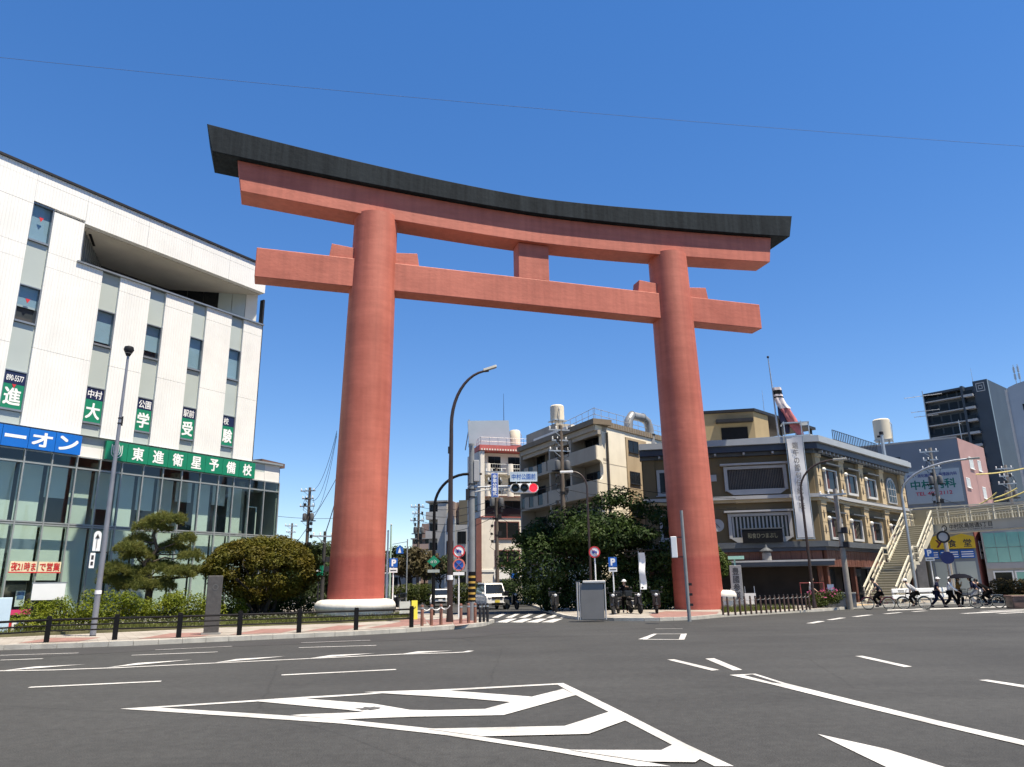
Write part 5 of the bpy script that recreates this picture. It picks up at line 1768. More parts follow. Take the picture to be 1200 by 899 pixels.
window(FEL, bE, -5.35, -4.95, 12.35, 12.95, dark_metal, dark_glass, 1, y=0, fw=0.05)
cs = thing('wall_sign', 'white clinic wall sign with green characters on the blue grey wall', 'sign', FEL @ Matrix.Translation((-2.5, -0.1, 8.6)))
q = MB(FEL); q.box(-4.8, -0.22, -0.10, -0.005, 8.45, 11.5); q.build('panel', mat('pale_sign_panel', (0.36, 0.415, 0.45), 0.6, 0.04, 1), cs)
text('内科・消化器内科・循環器内科', FEL, -2.5, 11.05, 4.1, 0.32, mat('sign_navy_ink', (0.03, 0.05, 0.2), 0.6, 0.05, 2), cs, y=-0.106, bold=0.04)
text('中村内科', FEL, -2.5, 10.2, 3.7, 0.85, mat('sign_green_ink', (0.0, 0.13, 0.10), 0.6, 0.05, 2), cs, y=-0.106, bold=0.05)
text('TEL 482-2112', FEL, -2.55, 9.35, 3.0, 0.32, mat('sign_red_ink', (0.45, 0.02, 0.06), 0.6, 0.05, 2), cs, y=-0.106, bold=0.05)
ys = thing('shop_sign', 'yellow shop sign with black characters under the footbridge', 'sign', FEL @ Matrix.Translation((-1.8, -0.2, 4.2)))
q = MB(FEL); q.extr([(-3.55, 4.25), (0.02, 4.25), (0.02, 5.25), (-0.9, 5.55), (-1.8, 5.3), (-2.7, 5.55), (-3.55, 5.25)], -0.25, -0.02); q.build('panel', yellow, ys)
for k, (ch, x) in enumerate((('y', -2.75), ('食', -1.75), ('堂', -0.55))):
    text(ch, FEL, x, 4.72, 0.62, 0.66, mat('sign_maroon_ink', (0.10, 0.01, 0.02), 0.6, 0.05, 2) if k == 0 else letter_dark, ys, y=-0.256, bold=0.04)
bs = thing('shop_sign', 'dark blue shop sign with white lines below the yellow sign', 'sign', FEL @ Matrix.Translation((-1.8, -0.1, 3.4)))
for x0, x1 in ((-3.45, -2.95), (-2.85, -1.35), (-1.25, -0.15)):
    q = MB(FEL); q.box(x0, x1, -0.12, -0.01, 3.38, 4.15); q.build('panel', sign_blue, bs)
    for j in range(3):
        q = MB(FEL); q.box(x0 + 0.08, x1 - 0.08, -0.13, -0.122, 3.50 + j * 0.2, 3.58 + j * 0.2); q.build('printed_line', letter_white, bs)
for x0, x1 in ((-7.0, -5.2), (-3.4, -1.9), (-1.75, -0.2)):
    q = MB(FEL); q.box(x0, x1, -0.03, -0.005, 0.4, 3.1); q.build('shopfront_pane', spandrel if x0 > -4 else dark_glass, bE)
q = MB(FEL); q.box(-4.9, -3.7, -0.6, -0.0, 0.13, 5.3); q.build('corner_column', concrete_dark, bE)
wp = thing('poster_board', 'black and white poster panel on the brick red wall by the footbridge', 'sign', FER @ Matrix.Translation((1.6, -0.1, 3.9)))
q = MB(FER); q.box(0.9, 2.6, -0.11, -0.062, 3.3, 4.9); q.build('panel', sign_white, wp)
for k in range(5):
    q = MB(FER); q.box(1.0 + k * 0.32, 1.16 + k * 0.32, -0.118, -0.112, 4.15, 4.8); q.build('printed_bar', letter_dark, wp)
q = MB(FER); q.box(1.0, 2.5, -0.118, -0.112, 3.75, 3.95); q.build('printed_bar', letter_dark, wp)
q = MB(FER); q.tube([(1.3, -0.1, 14.3), (1.3, -0.1, 16.2)], 0.03, 5); q.tube([(0.6, -0.1, 15.9), (2.0, -0.1, 15.9)], 0.02, 4); q.build('aerial', galv, bE)
q = MB(FEL)
q.tube([(-2.2, 1, 14.3), (-2.2, 1, 19.4)], 0.04, 5)
for z, w in ((18.9, 1.6), (17.4, 1.2), (16.9, 1.0)):
    q.tube([(-2.2 - w, 1, z), (-2.2 + w, 1, z)], 0.025, 4)
    for k in range(5): q.tube([(-2.2 - w + k * w / 2, 0.6, z), (-2.2 - w + k * w / 2, 1.4, z)], 0.015, 4)
q.build('roof_aerial', galv, bE)
water_tank('water_tank', 'cream water tank on a steel stand above the blue grey clinic roof', FEL, -6.2, 1.0, 14.45, 0.80, 2.5)

# turquoise glazed shop at the far right
FTQ = frame(*spot(1172, 690, 80).xy, 125)
bT = thing('shop_building', 'low shop with turquoise glass front at the right edge', 'building', FTQ)
turq = mat('turquoise_glass', (0.20, 0.46, 0.40), 0.12, 0.06, 0.8, spec=0.7)
b = MB(FTQ); b.box(-0.75, 16, 0.05, 12, 0.13, 6.3); b.build('wall', grey_far, bT)
for k in range(9):
    for z0, z1 in ((2.95, 4.2), (4.25, 5.5)):
        q = MB(FTQ); x = -0.6 + k * 0.9; q.box(x, x + 0.86, 0.0, 0.045, z0, z1); q.build('glass_panel', turq, bT)
q = MB(FTQ); q.box(-0.7, 9, -0.1, 0.04, 2.4, 2.9); q.build('shop_fascia', greywhite, bT)
for k in range(4):
    q = MB(FTQ); x = -0.3 + k * 1.6; q.box(x, x + 1.5, -0.02, 0.045, 0.3, 2.2); o = q.build('shop_door', sign_white, bT)
    q = MB(FTQ); q.box(x + 0.12, x + 1.38, -0.035, -0.022, 0.4, 2.08); q.build('pane', dark_glass if k % 2 == 0 else turq, o)

# ---- dark tower block
S = 200.0 / 150.0
pF = spot(1155.7, 443.8, 200)
FFL = frame(pF.x, pF.y, 139); FFRt = frame(pF.x, pF.y, 45)
tw = thing('apartment_tower', 'dark navy apartment tower with pale balcony edges', 'building', Matrix.Translation((pF.x, pF.y, 0)))


def zz_(z): return 1.6 + (z - 1.6) * S


navy_t = mat('tower_navy', (0.030, 0.042, 0.058), 0.5, 0.12, 0.3)
tower_grey = mat('tower_grey_side', (0.15, 0.20, 0.24), 0.5, 0.06, 0.2)
b = MB(FFL); b.box(-14.0, -5.6, 1.6, 16, 0, zz_(34.4)).box(-3.0, 0, 0.0, 16, 0, zz_(35.2)).box(-5.6, -3.0, 1.2, 16, 0, zz_(34.6)); b.build('wall', navy_t, tw)
b = MB(FFRt); b.box(0.05, 16, -0.06, 0.3, 0, zz_(35.2)); b.build('side_wall', tower_grey, tw)
b = MB(FFRt); b.box(2.2, 3.0, -0.12, -0.062, 0, zz_(35.0)); b.build('dark_stripe', navy_t, tw)
b = MB(FFL); b.box(-14.2, -13.9, -0.1, 1.6, 0, zz_(34.5)).box(-14.2, -5.4, -0.1, 1.6, zz_(34.2), zz_(34.6)); b.build('frame_edge', navy_t, tw)
b = MB(FFL); b.box(-5.75, -5.2, -0.2, 1.6, 0, zz_(34.75)); b.build('pier', navy_t, tw)
for k in range(11):
    z = zz_(33.05 - k * 2.22)
    b = MB(FFL); b.box(-13.85, -5.8, 0.0, 1.6, z - 0.25, z); b.build('balcony_slab', greywhite, tw)
    b = MB(FFL); b.box(-13.85, -10.0 + (k % 2), -0.03, 0.04, z + 0.003, z + 0.55); b.build('balcony_panel', dark_glass, tw)
    b = MB(FFL); b.box(-5.1, -3.1, -0.9, 1.2, z - 0.1 - 0.55, z - 0.1); b.build('balcony_slab', greywhite, tw)
    b = MB(FFL); b.box(-5.0, -3.1, -0.85, -0.75, z - 0.09, z + 0.8); b.build('balcony_panel', dark_glass, tw)
    for x0 in (-13.3, -11.2, -9.1, -7.0):
        b = MB(FFL); b.box(x0, x0 + 1.7, 1.54, 1.59, z + 0.1, z + 2.1); b.build('window', dark_glass, tw)
b = MB(FFL)
for x0, x1, z0, z1 in ((-2.4, -0.6, 33.2, 33.34), (-2.4, -0.6, 34.6, 34.74), (-2.4, -2.25, 33.34, 34.6), (-0.75, -0.6, 33.34, 34.6), (-1.95, -1.05, 34.2, 34.32), (-1.95, -1.05, 33.62, 33.74), (-1.95, -1.83, 33.74, 34.2), (-1.17, -1.05, 33.74, 34.2)):
    b.box(x0, x1, -0.1, -0.01, zz_(z0), zz_(z1))
b.build('square_emblem', greywhite, tw)
b = MB(FFL); b.tube([(-4, 4, zz_(34.6)), (-4, 4, zz_(34.6) + 5)], [0.08, 0.03], 5); b.build('lightning_rod', galv, tw)
# ---- rounded grey blue tower at the right edge
pG = spot(1178, 456, 170)
FGG = frame(pG.x, pG.y, 139)
tg = thing('apartment_tower', 'blue grey tower with rounded top and mast at the right edge', 'building', FGG)
gz = hgt(1178, 458, pG)
b = MB(FGG)
out = [(0, 0), (0, gz)] + [(9 - 9 * math.cos(a), gz + 1.6 * math.sin(a)) for a in np.linspace(0.1, math.pi - 0.1, 12)] + [(18, gz), (18, 0)]
b.extr(out, 0, 14); b.build('wall', mat('tower_blue_grey', (0.25, 0.30, 0.36), 0.6, 0.06, 0.3), tg)
for k in range(9):
    window(FGG, tg, 2.4, 3.9, gz - 4.3 - k * 3, gz - 3.2 - k * 3, dark_metal, dark_glass, 2, y=0, fw=0.08, sill=False)
    b = MB(FGG); b.box(4.5, 9.5, -0.9, 0.0, gz - 6.3 - k * 3, gz - 5.2 - k * 3); b.build('balcony', greywhite, tg)
b = MB(FGG); b.box(-0.15, 0.25, -0.15, 0.2, 0, gz + 0.2); b.build('corner_strip', greywhite, tg)
for x in (1.3, 2.0): 
    b = MB(FGG); b.tube([(x, 3, gz), (x, 3, gz + 5.5)], 0.07, 5)
    for z in (2.5, 3.9): b.box(x - 0.16, x + 0.16, 2.85, 3.15, gz + z, gz + z + 1.1)
    b.build('antenna_mast', galv, tg)
b = MB(FGG); b.tube([(4.5, 3, gz), (4.5, 3, gz + 8)], [0.08, 0.03], 5); b.build('lightning_rod', galv, tg)
# grey house under the tower, behind the footbridge
FHB = frame(*[c for c in spot(1172, 640, 100).xy], 130)
bH = thing('grey_house', 'low grey house with dark panels seen over the footbridge deck', 'building', FHB)
b = MB(FHB); b.box(-6, 14, 0, 10, 0, 9.6); b.build('wall', grey_far, bH)
for x0 in (-1.5, 1.0, 4.2):
    b = MB(FHB); b.box(x0, x0 + 0.7, -0.05, -0.003, 7.0, 9.5); b.build('dark_panel', navy_t, bH)
for x0 in (-4.5, 2.2, 6.0):
    window(FHB, bH, x0, x0 + 1.4, 5.0, 6.4, dark_metal, dark_glass, 2, y=0, fw=0.06)


# ================================================================== TREES AND PLANTS
def unit_dirs(n):
    v = rng.normal(size=(n, 3))
    return v / np.linalg.norm(v, axis=1, keepdims=True)


def leaf_quads(P, N, size, aspect=0.5, jitter=0.35):
    """one rhombic leaf per point, facing roughly along N"""
    n = len(P)
    N = N + rng.normal(size=(n, 3)) * 0.6
    N /= np.linalg.norm(N, axis=1, keepdims=True)
    a = rng.normal(size=(n, 3))
    U = np.cross(N, a); U /= np.linalg.norm(U, axis=1, keepdims=True)
    Vv = np.cross(N, U)
    s = size * (1 + rng.uniform(-jitter, jitter, (n, 1)))
    V = np.stack([P - U * s / 2, P + Vv * s * aspect / 2, P + U * s / 2, P - Vv * s * aspect / 2], 1).reshape(-1, 3)
    Fc = np.arange(n * 4).reshape(n, 4)
    return V, Fc


def clump_points(clumps, n, inner=0.45, flat_under=0.5):
    w = np.array([c[1][0] * c[1][1] + c[1][0] * c[1][2] for c in clumps])
    idx = rng.choice(len(clumps), n, p=w / w.sum())
    C_ = np.array([c[0] for c in clumps])[idx]
    R_ = np.array([c[1] for c in clumps])[idx]
    d = unit_dirs(n)
    d[:, 2] = np.where(d[:, 2] < 0, d[:, 2] * flat_under, d[:, 2])
    r = inner + (1 - inner) * rng.uniform(0, 1, (n, 1)) ** 0.5
    P = C_ + d * R_ * r
    return P, d


bark = mat('dark_bark', (0.035, 0.028, 0.022), 0.95, 0.35, 6.0, bump=0.8, bscale=12)
bark_pine = mat('pine_bark', (0.055, 0.042, 0.032), 0.95, 0.4, 6.0, bump=0.9, bscale=14)


def limb(b, a, c, r0, r1, wob=0.15, n=5, sides=7):
    a, c = Vector(a), Vector(c)
    L = (c - a).length
    pts = [a + (c - a) * i / n + (Vector((random.uniform(-1, 1), random.uniform(-1, 1), random.uniform(-.5, .8))) * L * wob * 0.3 if 0 < i < n else Vector()) for i in range(n + 1)]
    b.tube(pts, [r0 + (r1 - r0) * i / n for i in range(n + 1)], sides)


def broadleaf(name, label, base, H, rx, ry, zc, rz, n, leaf, m, clump_n=26, trunk_r=0.22, group=None, skirt=None, seed=1, trunks=1):
    random.seed(seed)
    t = thing(name, label, 'tree', Matrix.Translation(base), group)
    base = Vector(base)
    cl = []
    for k in range(clump_n):
        d = unit_dirs(1)[0]
        d[2] = abs(d[2]) * 1.0 - 0.35
        q = rng.uniform(0.45, 1.0)
        c = np.array([base.x + d[0] * rx * q * 0.85, base.y + d[1] * ry * q * 0.85, zc + d[2] * rz * q * 0.9])
        s = rng.uniform(0.20, 0.38)
        cl.append((c, np.array([rx * s, ry * s * 1.1, rz * s * 0.95])))
    if skirt: cl += skirt
    P, d = clump_points(cl, n, 0.35, 0.7)
    V, Fc = leaf_quads(P, d + np.array([0, 0, 0.5]), leaf)
    raw_mesh('crown', V, Fc, m, t)
    b = MB()
    for k in range(trunks):
        off = Vector((random.uniform(-.25, .25) * (k > 0), random.uniform(-.2, .2) * (k > 0), 0))
        top = Vector((base.x + random.uniform(-.3, .3), base.y, zc - rz * 0.35))
        limb(b, base + off, top, trunk_r, trunk_r * 0.6, 0.25)
        for c, r_ in cl[k::trunks]:
            limb(b, top - Vector((0, 0, random.uniform(0, 0.6))), Vector(c), trunk_r * 0.42, 0.02, 0.35, 5, 5)
    b.build('trunk', bark, t, smooth=True)
    return t


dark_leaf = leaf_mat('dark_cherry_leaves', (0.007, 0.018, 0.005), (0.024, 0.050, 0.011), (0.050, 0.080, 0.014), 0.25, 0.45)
tb = spot(700, 700, 47.0)
tb.z = KZ
sk = []
for x in np.linspace(-5.0, 5.4, 15):
    sk.append((np.array([tb.x + x, tb.y + rng.uniform(-1.5, 1.0), rng.uniform(2.3, 3.6)]), np.array([1.15, 1.2, 1.1])))
for x, z in ((1.6, 7.2), (0.8, 6.9), (2.4, 6.8), (3.4, 6.4), (-0.6, 6.3), (-2.0, 6.0), (-3.2, 5.4), (4.2, 5.9), (-4.2, 4.7), (5.0, 5.2)):
    sk.append((np.array([tb.x + x, tb.y + rng.uniform(-0.8, 0.8), z - 0.35]), np.array([1.0, 1.0, 0.75])))
broadleaf('cherry_tree', 'broad dark green tree filling the kerb beside the right pillar', tb, 7.0, 5.2, 3.2, 4.3, 2.4, 34000, 0.23, dark_leaf, 40, 0.24, skirt=sk, seed=4, trunks=3)
# small tree behind the right pillar in front of the restaurant
green_leaf = leaf_mat('mid_green_leaves', (0.022, 0.048, 0.008), (0.065, 0.105, 0.02), (0.09, 0.11, 0.02), 0.3, 0.8)
sb_ = spot(848, 700, 50.0); sb_.z = KZ
broadleaf('garden_tree', 'slim green tree peeking out behind the right pillar', sb_, 4.6, 0.95, 0.9, 2.6, 1.9, 4200, 0.15, green_leaf, 14, 0.08, seed=9)
# trees far behind, left of and right of the left pillar
far_leaf = leaf_mat('far_tree_leaves', (0.018, 0.034, 0.012), (0.050, 0.072, 0.025), (0.07, 0.08, 0.03), 0.25, 0.5)
far_leaf2 = leaf_mat('russet_tree_leaves', (0.035, 0.032, 0.014), (0.085, 0.075, 0.035), (0.10, 0.075, 0.04), 0.25, 0.5)
for k, (px, D, h, rx, m, lab) in enumerate(((352, 82, 7.0, 3.6, far_leaf, 'green roadside tree behind the round clipped shrub'), (374, 78, 7.4, 3.2, far_leaf, 'green roadside tree beside the dark pole left of the left pillar'), (388, 92, 8.5, 3.8, far_leaf, 'green roadside tree half hidden by the left pillar'),
                                             (468, 84, 7.2, 3.0, far_leaf, 'green roadside tree just right of the left pillar'), (482, 76, 6.4, 2.6, far_leaf2, 'russet thin tree by the blue crossing sign'), (497, 88, 6.6, 2.7, far_leaf2, 'russet tree behind the green diamond sign'), (516, 96, 6.2, 2.8, far_leaf, 'green tree in front of the gabled house'))):
    p = spot(px, 700, D)
    broadleaf('roadside_tree', lab, p, h, rx, rx * 0.9, h * 0.58, h * 0.42, 3600, 0.34, m, 18, 0.15, 'far roadside trees', seed=20 + k)


for k, (px, D, w, h, lab) in enumerate(((350, 72, 3.0, 4.6, 'dense dark evergreen mass behind the dome tree'), (381, 66, 2.6, 4.2, 'dense dark evergreen mass beside the left pillar'), (330, 80, 3.0, 4.0, 'dense dark evergreen mass close to the office corner'))):
    p = spot(px, 705, D)
    sk_ = [(np.array([p.x + rng.uniform(-w, w) * .8, p.y + rng.uniform(-1, 1), rng.uniform(.6, h * .8)]), np.array([w * .4, w * .4, h * .22])) for _ in range(16)]
    broadleaf('evergreen_tree', lab, p, h, w, w * .6, h * .5, h * .5, 6500, 0.26, dark_leaf if k != 1 else far_leaf, 10, 0.15, 'dense evergreens left of the gate', sk_, 40 + k)


def hedge_box(name, label, M, x0, x1, y0, y1, z0, z1, n, leaf, m, group=None, cat='hedge'):
    """clipped hedge: leafy shell over a woody core, lumpy outline"""
    t = thing(name, label, cat, M @ Matrix.Translation(((x0 + x1) / 2, (y0 + y1) / 2, z0)), group)
    L, Wd, Hh = x1 - x0, y1 - y0, z1 - z0
    cl = []
    nx = max(2, int(L / (Hh * 0.55)))
    for i in range(nx):
        for j in range(2):
            for k in range(2):
                c = Vector((x0 + L * (i + 0.5 + rng.uniform(-.2, .2)) / nx, y0 + Wd * (0.3 + 0.4 * j), z0 + Hh * (0.3 + 0.38 * k) + rng.uniform(-.06, .06) * Hh))
                p = M @ c
                cl.append((np.array(p), np.array([L / nx * 0.75, Wd * 0.42, Hh * 0.36])))
    P, d = clump_points(cl, n, 0.5, 1.0)
    P[:, 2] = np.maximum(P[:, 2], z0)
    V, Fc = leaf_quads(P, d + np.array([0, 0, 0.3]), leaf)
    raw_mesh('foliage', V, Fc, m, t)
    b = MB(M)
    for i in range(nx):
        x = x0 + L * (i + 0.5) / nx
        limb(b, (x, (y0 + y1) / 2, z0 - 0.05), (x + 0.1, (y0 + y1) / 2, z0 + Hh * 0.7), 0.05, 0.02, 0.3, 3, 5)
    b.build('stem', bark, t)
    return t


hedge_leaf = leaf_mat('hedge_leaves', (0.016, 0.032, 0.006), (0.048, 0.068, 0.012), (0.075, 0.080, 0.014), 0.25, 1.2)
p = spot(483, 710, 68)
hedge_box('hedge', 'long clipped dark hedge behind the parking sign', facing(p), -3.0, 1.9, 0, 2.0, 0.1, 1.85, 11000, 0.16, hedge_leaf, 'street hedges')
p = spot(553, 708, 70)
hedge_box('hedge', 'clipped hedge behind the striped signal pole', facing(p), -1.6, 2.2, 0, 1.6, 0.1, 1.9, 7000, 0.16, hedge_leaf, 'street hedges')
p = spot(612, 708, 62)
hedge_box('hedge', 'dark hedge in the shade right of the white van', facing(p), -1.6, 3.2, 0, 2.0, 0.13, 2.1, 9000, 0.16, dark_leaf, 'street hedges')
p = spot(722, 712, 45.5)
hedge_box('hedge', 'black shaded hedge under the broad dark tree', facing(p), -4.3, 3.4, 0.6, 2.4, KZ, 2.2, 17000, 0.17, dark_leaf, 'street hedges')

# ---- pine, cloud pruned
PB = Vector((-18.06, 37.92, BED_Z))
pine = thing('pine_tree', 'cloud pruned pine with layered flat needle pads before the glazed office floor', 'tree', Matrix.Translation(PB))
FPN = facing(PB)
needle = leaf_mat('pine_needles', (0.060, 0.085, 0.020), (0.18, 0.20, 0.055), (0.21, 0.20, 0.05), 0.3, 1.6)
def pz(zx, zy): return Vector(((zx - 400) * 0.0071, 0, 1.75 + (690 - (590 + zy / 6.42)) * 0.0415))
pads = [(440, 105, 250, 62), (520, 118, 130, 40), (370, 168, 250, 66), (300, 265, 190, 52), (590, 262, 150, 62), (250, 340, 190, 70), (310, 375, 230, 90), (520, 325, 210, 66), (640, 395, 170, 60), (180, 495, 200, 90), (300, 520, 170, 70),
        (450, 480, 300, 90), (580, 515, 200, 70), (700, 510, 240, 56), (150, 570, 170, 66), (330, 600, 260, 80), (470, 610, 200, 70), (240, 610, 160, 60)]
NP_, NDir = [], []
for k, (zx, zy, w, h) in enumerate(pads):
    c = pz(zx, zy)
    c.y = rng.uniform(-0.7, 0.7)
    nn = int(w * h / 260 * 10)
    a = rng.uniform(0, 2 * math.pi, nn); q = np.sqrt(rng.uniform(0, 1, nn))
    rx = w * 0.0071 / 2; rzz = h * 0.0065
    x = c.x + np.cos(a) * q * rx * (1 + 0.15 * np.sin(a * 5 + k)); y = c.y + np.sin(a) * q * rx * 0.85
    zt = c.z - rzz * 0.45 + rzz * (1 - q ** 3) * 0.7 + rng.normal(0, .085, nn) + 0.10 * np.sin(x * 6.1 + k) * np.cos(y * 5.3 + 2 * k)
    NP_.append(np.stack([x, y, zt], 1))
    NDir.append(np.stack([np.cos(a) * q * 0.8, np.sin(a) * q * 0.8, np.full(nn, 0.9)], 1))
TP, TD = np.concatenate(NP_), np.concatenate(NDir)
reps = 15
P = np.repeat(TP, reps, 0); D_ = np.repeat(TD, reps, 0) + rng.normal(size=(len(P), 3)) * 0.95
D_ /= np.linalg.norm(D_, axis=1, keepdims=True)
L_ = rng.uniform(0.09, 0.21, (len(P), 1))
S_ = np.cross(D_, rng.normal(size=P.shape)); S_ /= np.linalg.norm(S_, axis=1, keepdims=True)
V = np.stack([P - S_ * 0.009, P + S_ * 0.009, P + D_ * L_], 1).reshape(-1, 3)
A4 = np.array(FPN)
V = V @ A4[:3, :3].T + A4[:3, 3]
raw_mesh('needle_pads', V, np.arange(len(V)).reshape(-1, 3), needle, pine)
b = MB(FPN)
tr = [pz(400, 800), pz(398, 700), pz(402, 640), pz(388, 560), pz(345, 450), pz(395, 395), pz(420, 350), pz(405, 300), pz(385, 240), pz(395, 200), pz(430, 130)]
tr[0].z = BED_Z - 0.1
b.tube(tr, [0.20, 0.17, 0.15, 0.13, 0.12, 0.11, 0.09, 0.08, 0.07, 0.06, 0.03], 9)
b.build('trunk', bark_pine, pine, smooth=True)
b = MB(FPN)
for k, (zx, zy, w, h) in enumerate(pads):
    c = pz(zx, zy + h * 0.25)
    src = min(tr, key=lambda q: (q - c).length + (0.6 if q.z > c.z + 0.1 else 0))
    limb(b, src, c, 0.05, 0.02, 0.35, 4, 5)
limb(b, pz(390, 600), pz(700, 545), 0.07, 0.03, 0.2, 5, 6)
limb(b, pz(360, 440), pz(640, 400), 0.06, 0.025, 0.2, 5, 6)
b.build('branch', bark_pine, pine, smooth=True)

# ---- round clipped olive brown evergreen
SBp = Vector(spot(307, 700, 41.5)); SBp.z = BED_Z
rnd = thing('round_shrub', 'large dome shaped olive brown evergreen between pine and left pillar', 'tree', Matrix.Translation(SBp))
FRS = facing(SBp)
olive = leaf_mat('olive_brown_leaves', (0.045, 0.042, 0.005), (0.115, 0.092, 0.010), (0.085, 0.100, 0.010), 0.25, 0.9)
cl = []
zc = hgt(307, 668, SBp)
for k in range(230):
    d = unit_dirs(1)[0]
    d[2] = abs(d[2]) if rng.uniform() < 0.7 else -abs(d[2]) * 0.95
    c = FRS @ Vector((d[0] * 2.55, d[1] * 2.2, 0))
    cl.append((np.array([c.x, c.y, zc + d[2] * 1.45]), np.array([0.56, 0.56, 0.40]) * rng.uniform(0.75, 1.1)))
P, d = clump_points(cl, 52000, 0.35, 0.9)
V, Fc = leaf_quads(P, d * 0.6 + np.array([0, 0, 0.8]), 0.14, 0.45)
raw_mesh('crown', V, Fc, olive, rnd)
b = MB(FRS)
for a in np.linspace(0, 2 * math.pi, 6)[:-1]:
    limb(b, (0.25 * math.cos(a), 0.25 * math.sin(a), BED_Z - 0.1), (1.9 * math.cos(a), 1.6 * math.sin(a), zc + 0.2), 0.10, 0.03, 0.3)
    limb(b, (0.1 * math.cos(a), 0.1 * math.sin(a), BED_Z + 0.3), (1.0 * math.cos(a + .5), 0.9 * math.sin(a + .5), zc + 0.9), 0.08, 0.03, 0.3)
b.build('trunk', bark, rnd, smooth=True)

# dark understory below the dome
for k, (px, D, lab) in enumerate(((292, 42.5, 'dark low shrub in the shade below the dome tree'), (330, 43.5, 'dark low shrub between dome tree and left pillar'))):
    p = spot(px, 715, D)
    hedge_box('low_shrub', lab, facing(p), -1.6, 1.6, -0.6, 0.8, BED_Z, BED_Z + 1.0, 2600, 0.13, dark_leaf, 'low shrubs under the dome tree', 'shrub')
# ---- bright bushes along the glass front
bush_leaf = leaf_mat('bright_bush_leaves', (0.050, 0.080, 0.006), (0.150, 0.190, 0.014), (0.19, 0.20, 0.015), 0.35, 1.3)
for k, (px, D, w, h, lab) in enumerate(((60, 36.5, 1.5, 1.15, 'bright green bush in front of the white notice board'), (96, 37.5, 1.2, 1.35, 'bright green bush left of the grey lamp pole'), (135, 38.5, 1.2, 1.3, 'bright green bush right of the grey lamp pole'),
                                        (192, 39.5, 1.3, 1.15, 'low green bush right under the pine'), (222, 39.5, 1.5, 1.35, 'bright green bush between pine and dark stone slab'), (262, 40.5, 1.2, 1.0, 'shaded green bush behind the dark stone slab'), (32, 35.0, 0.9, 0.55, 'low green bush by the air conditioner'))):
    p = spot(px, 725, D)
    p.z = BED_Z
    t = thing('bush', lab, 'bush', Matrix.Translation(p), 'bushes in the planting bed')
    cl = []
    for j in range(16):
        d = unit_dirs(1)[0]
        cl.append((np.array([p.x + d[0] * w * 0.75, p.y + d[1] * w * 0.6, p.z + h * 0.5 + d[2] * h * 0.42]), np.array([w * 0.34, w * 0.34, h * 0.26])))
    P, d = clump_points(cl, 3000, 0.4, 1.0)
    P[:, 2] = np.maximum(P[:, 2], BED_Z)
    V, Fc = leaf_quads(P, d * 0.7 + np.array([0, 0, 0.7]), 0.12, 0.45)
    raw_mesh('foliage', V, Fc, bush_leaf, t)
    b = MB()
    for j in range(4): limb(b, (p.x, p.y, p.z - 0.05), (p.x + random.uniform(-.5, .5) * w, p.y + random.uniform(-.4, .4) * w, p.z + h * 0.7), 0.03, 0.01, 0.3, 3, 5)
    b.build('stem', bark, t)


# ---- grass and low ground cover on the bed
def inside(poly, x, y):
    c = np.zeros(len(x), bool)
    n = len(poly)
    j = n - 1
    for i in range(n):
        xi, yi = poly[i]; xj, yj = poly[j]
        c ^= ((yi > y) != (yj > y)) & (x < (xj - xi) * (y - yi) / (yj - yi + 1e-12) + xi)
        j = i
    return c


bp = [(p.x, p.y) for p in bed_edge] + [(p.x, p.y) for p in bed_back]
xx = rng.uniform(-26, -4.5, 90000); yy = rng.uniform(24, 46, 90000)
ok = inside(bp, xx, yy)
xx, yy = xx[ok][:42000], yy[ok][:42000]
n = len(xx)
hh = rng.uniform(0.06, 0.24, n) * (0.7 + 0.6 * np.sin(xx * 1.3 + yy * 0.8) ** 2)
ang = rng.uniform(0, 2 * math.pi, n)
wd = 0.013
lean = rng.normal(size=(n, 2)) * 0.06
P0 = np.stack([xx - np.cos(ang) * wd, yy - np.sin(ang) * wd, np.full(n, BED_Z)], 1)
P1 = np.stack([xx + np.cos(ang) * wd, yy + np.sin(ang) * wd, np.full(n, BED_Z)], 1)
P2 = np.stack([xx + lean[:, 0], yy + lean[:, 1], BED_Z + hh], 1)
grass_m = leaf_mat('grass_blades', (0.055, 0.070, 0.014), (0.140, 0.150, 0.045), (0.13, 0.16, 0.03), 0.3, 0.7)
raw_mesh('grass', np.stack([P0, P1, P2], 1).reshape(-1, 3), np.arange(n * 3).reshape(-1, 3), grass_m, kind='stuff', label='green and straw coloured grass in the planting bed', cat='grass')
# pale seed heads and small plants further in
sel = rng.choice(n, 5000)
P = np.stack([xx[sel], yy[sel], np.full(5000, BED_Z + 0.2)], 1) + rng.normal(size=(5000, 3)) * 0.05
V, Fc = leaf_quads(P, unit_dirs(5000), 0.045, 0.8)
raw_mesh('seed_heads', V, Fc, leaf_mat('seed_heads', (0.22, 0.23, 0.17), (0.42, 0.42, 0.34), (0.3, 0.3, 0.2), 0.2, 2.0), kind='stuff', label='pale seed heads over the bed grass', cat='grass')

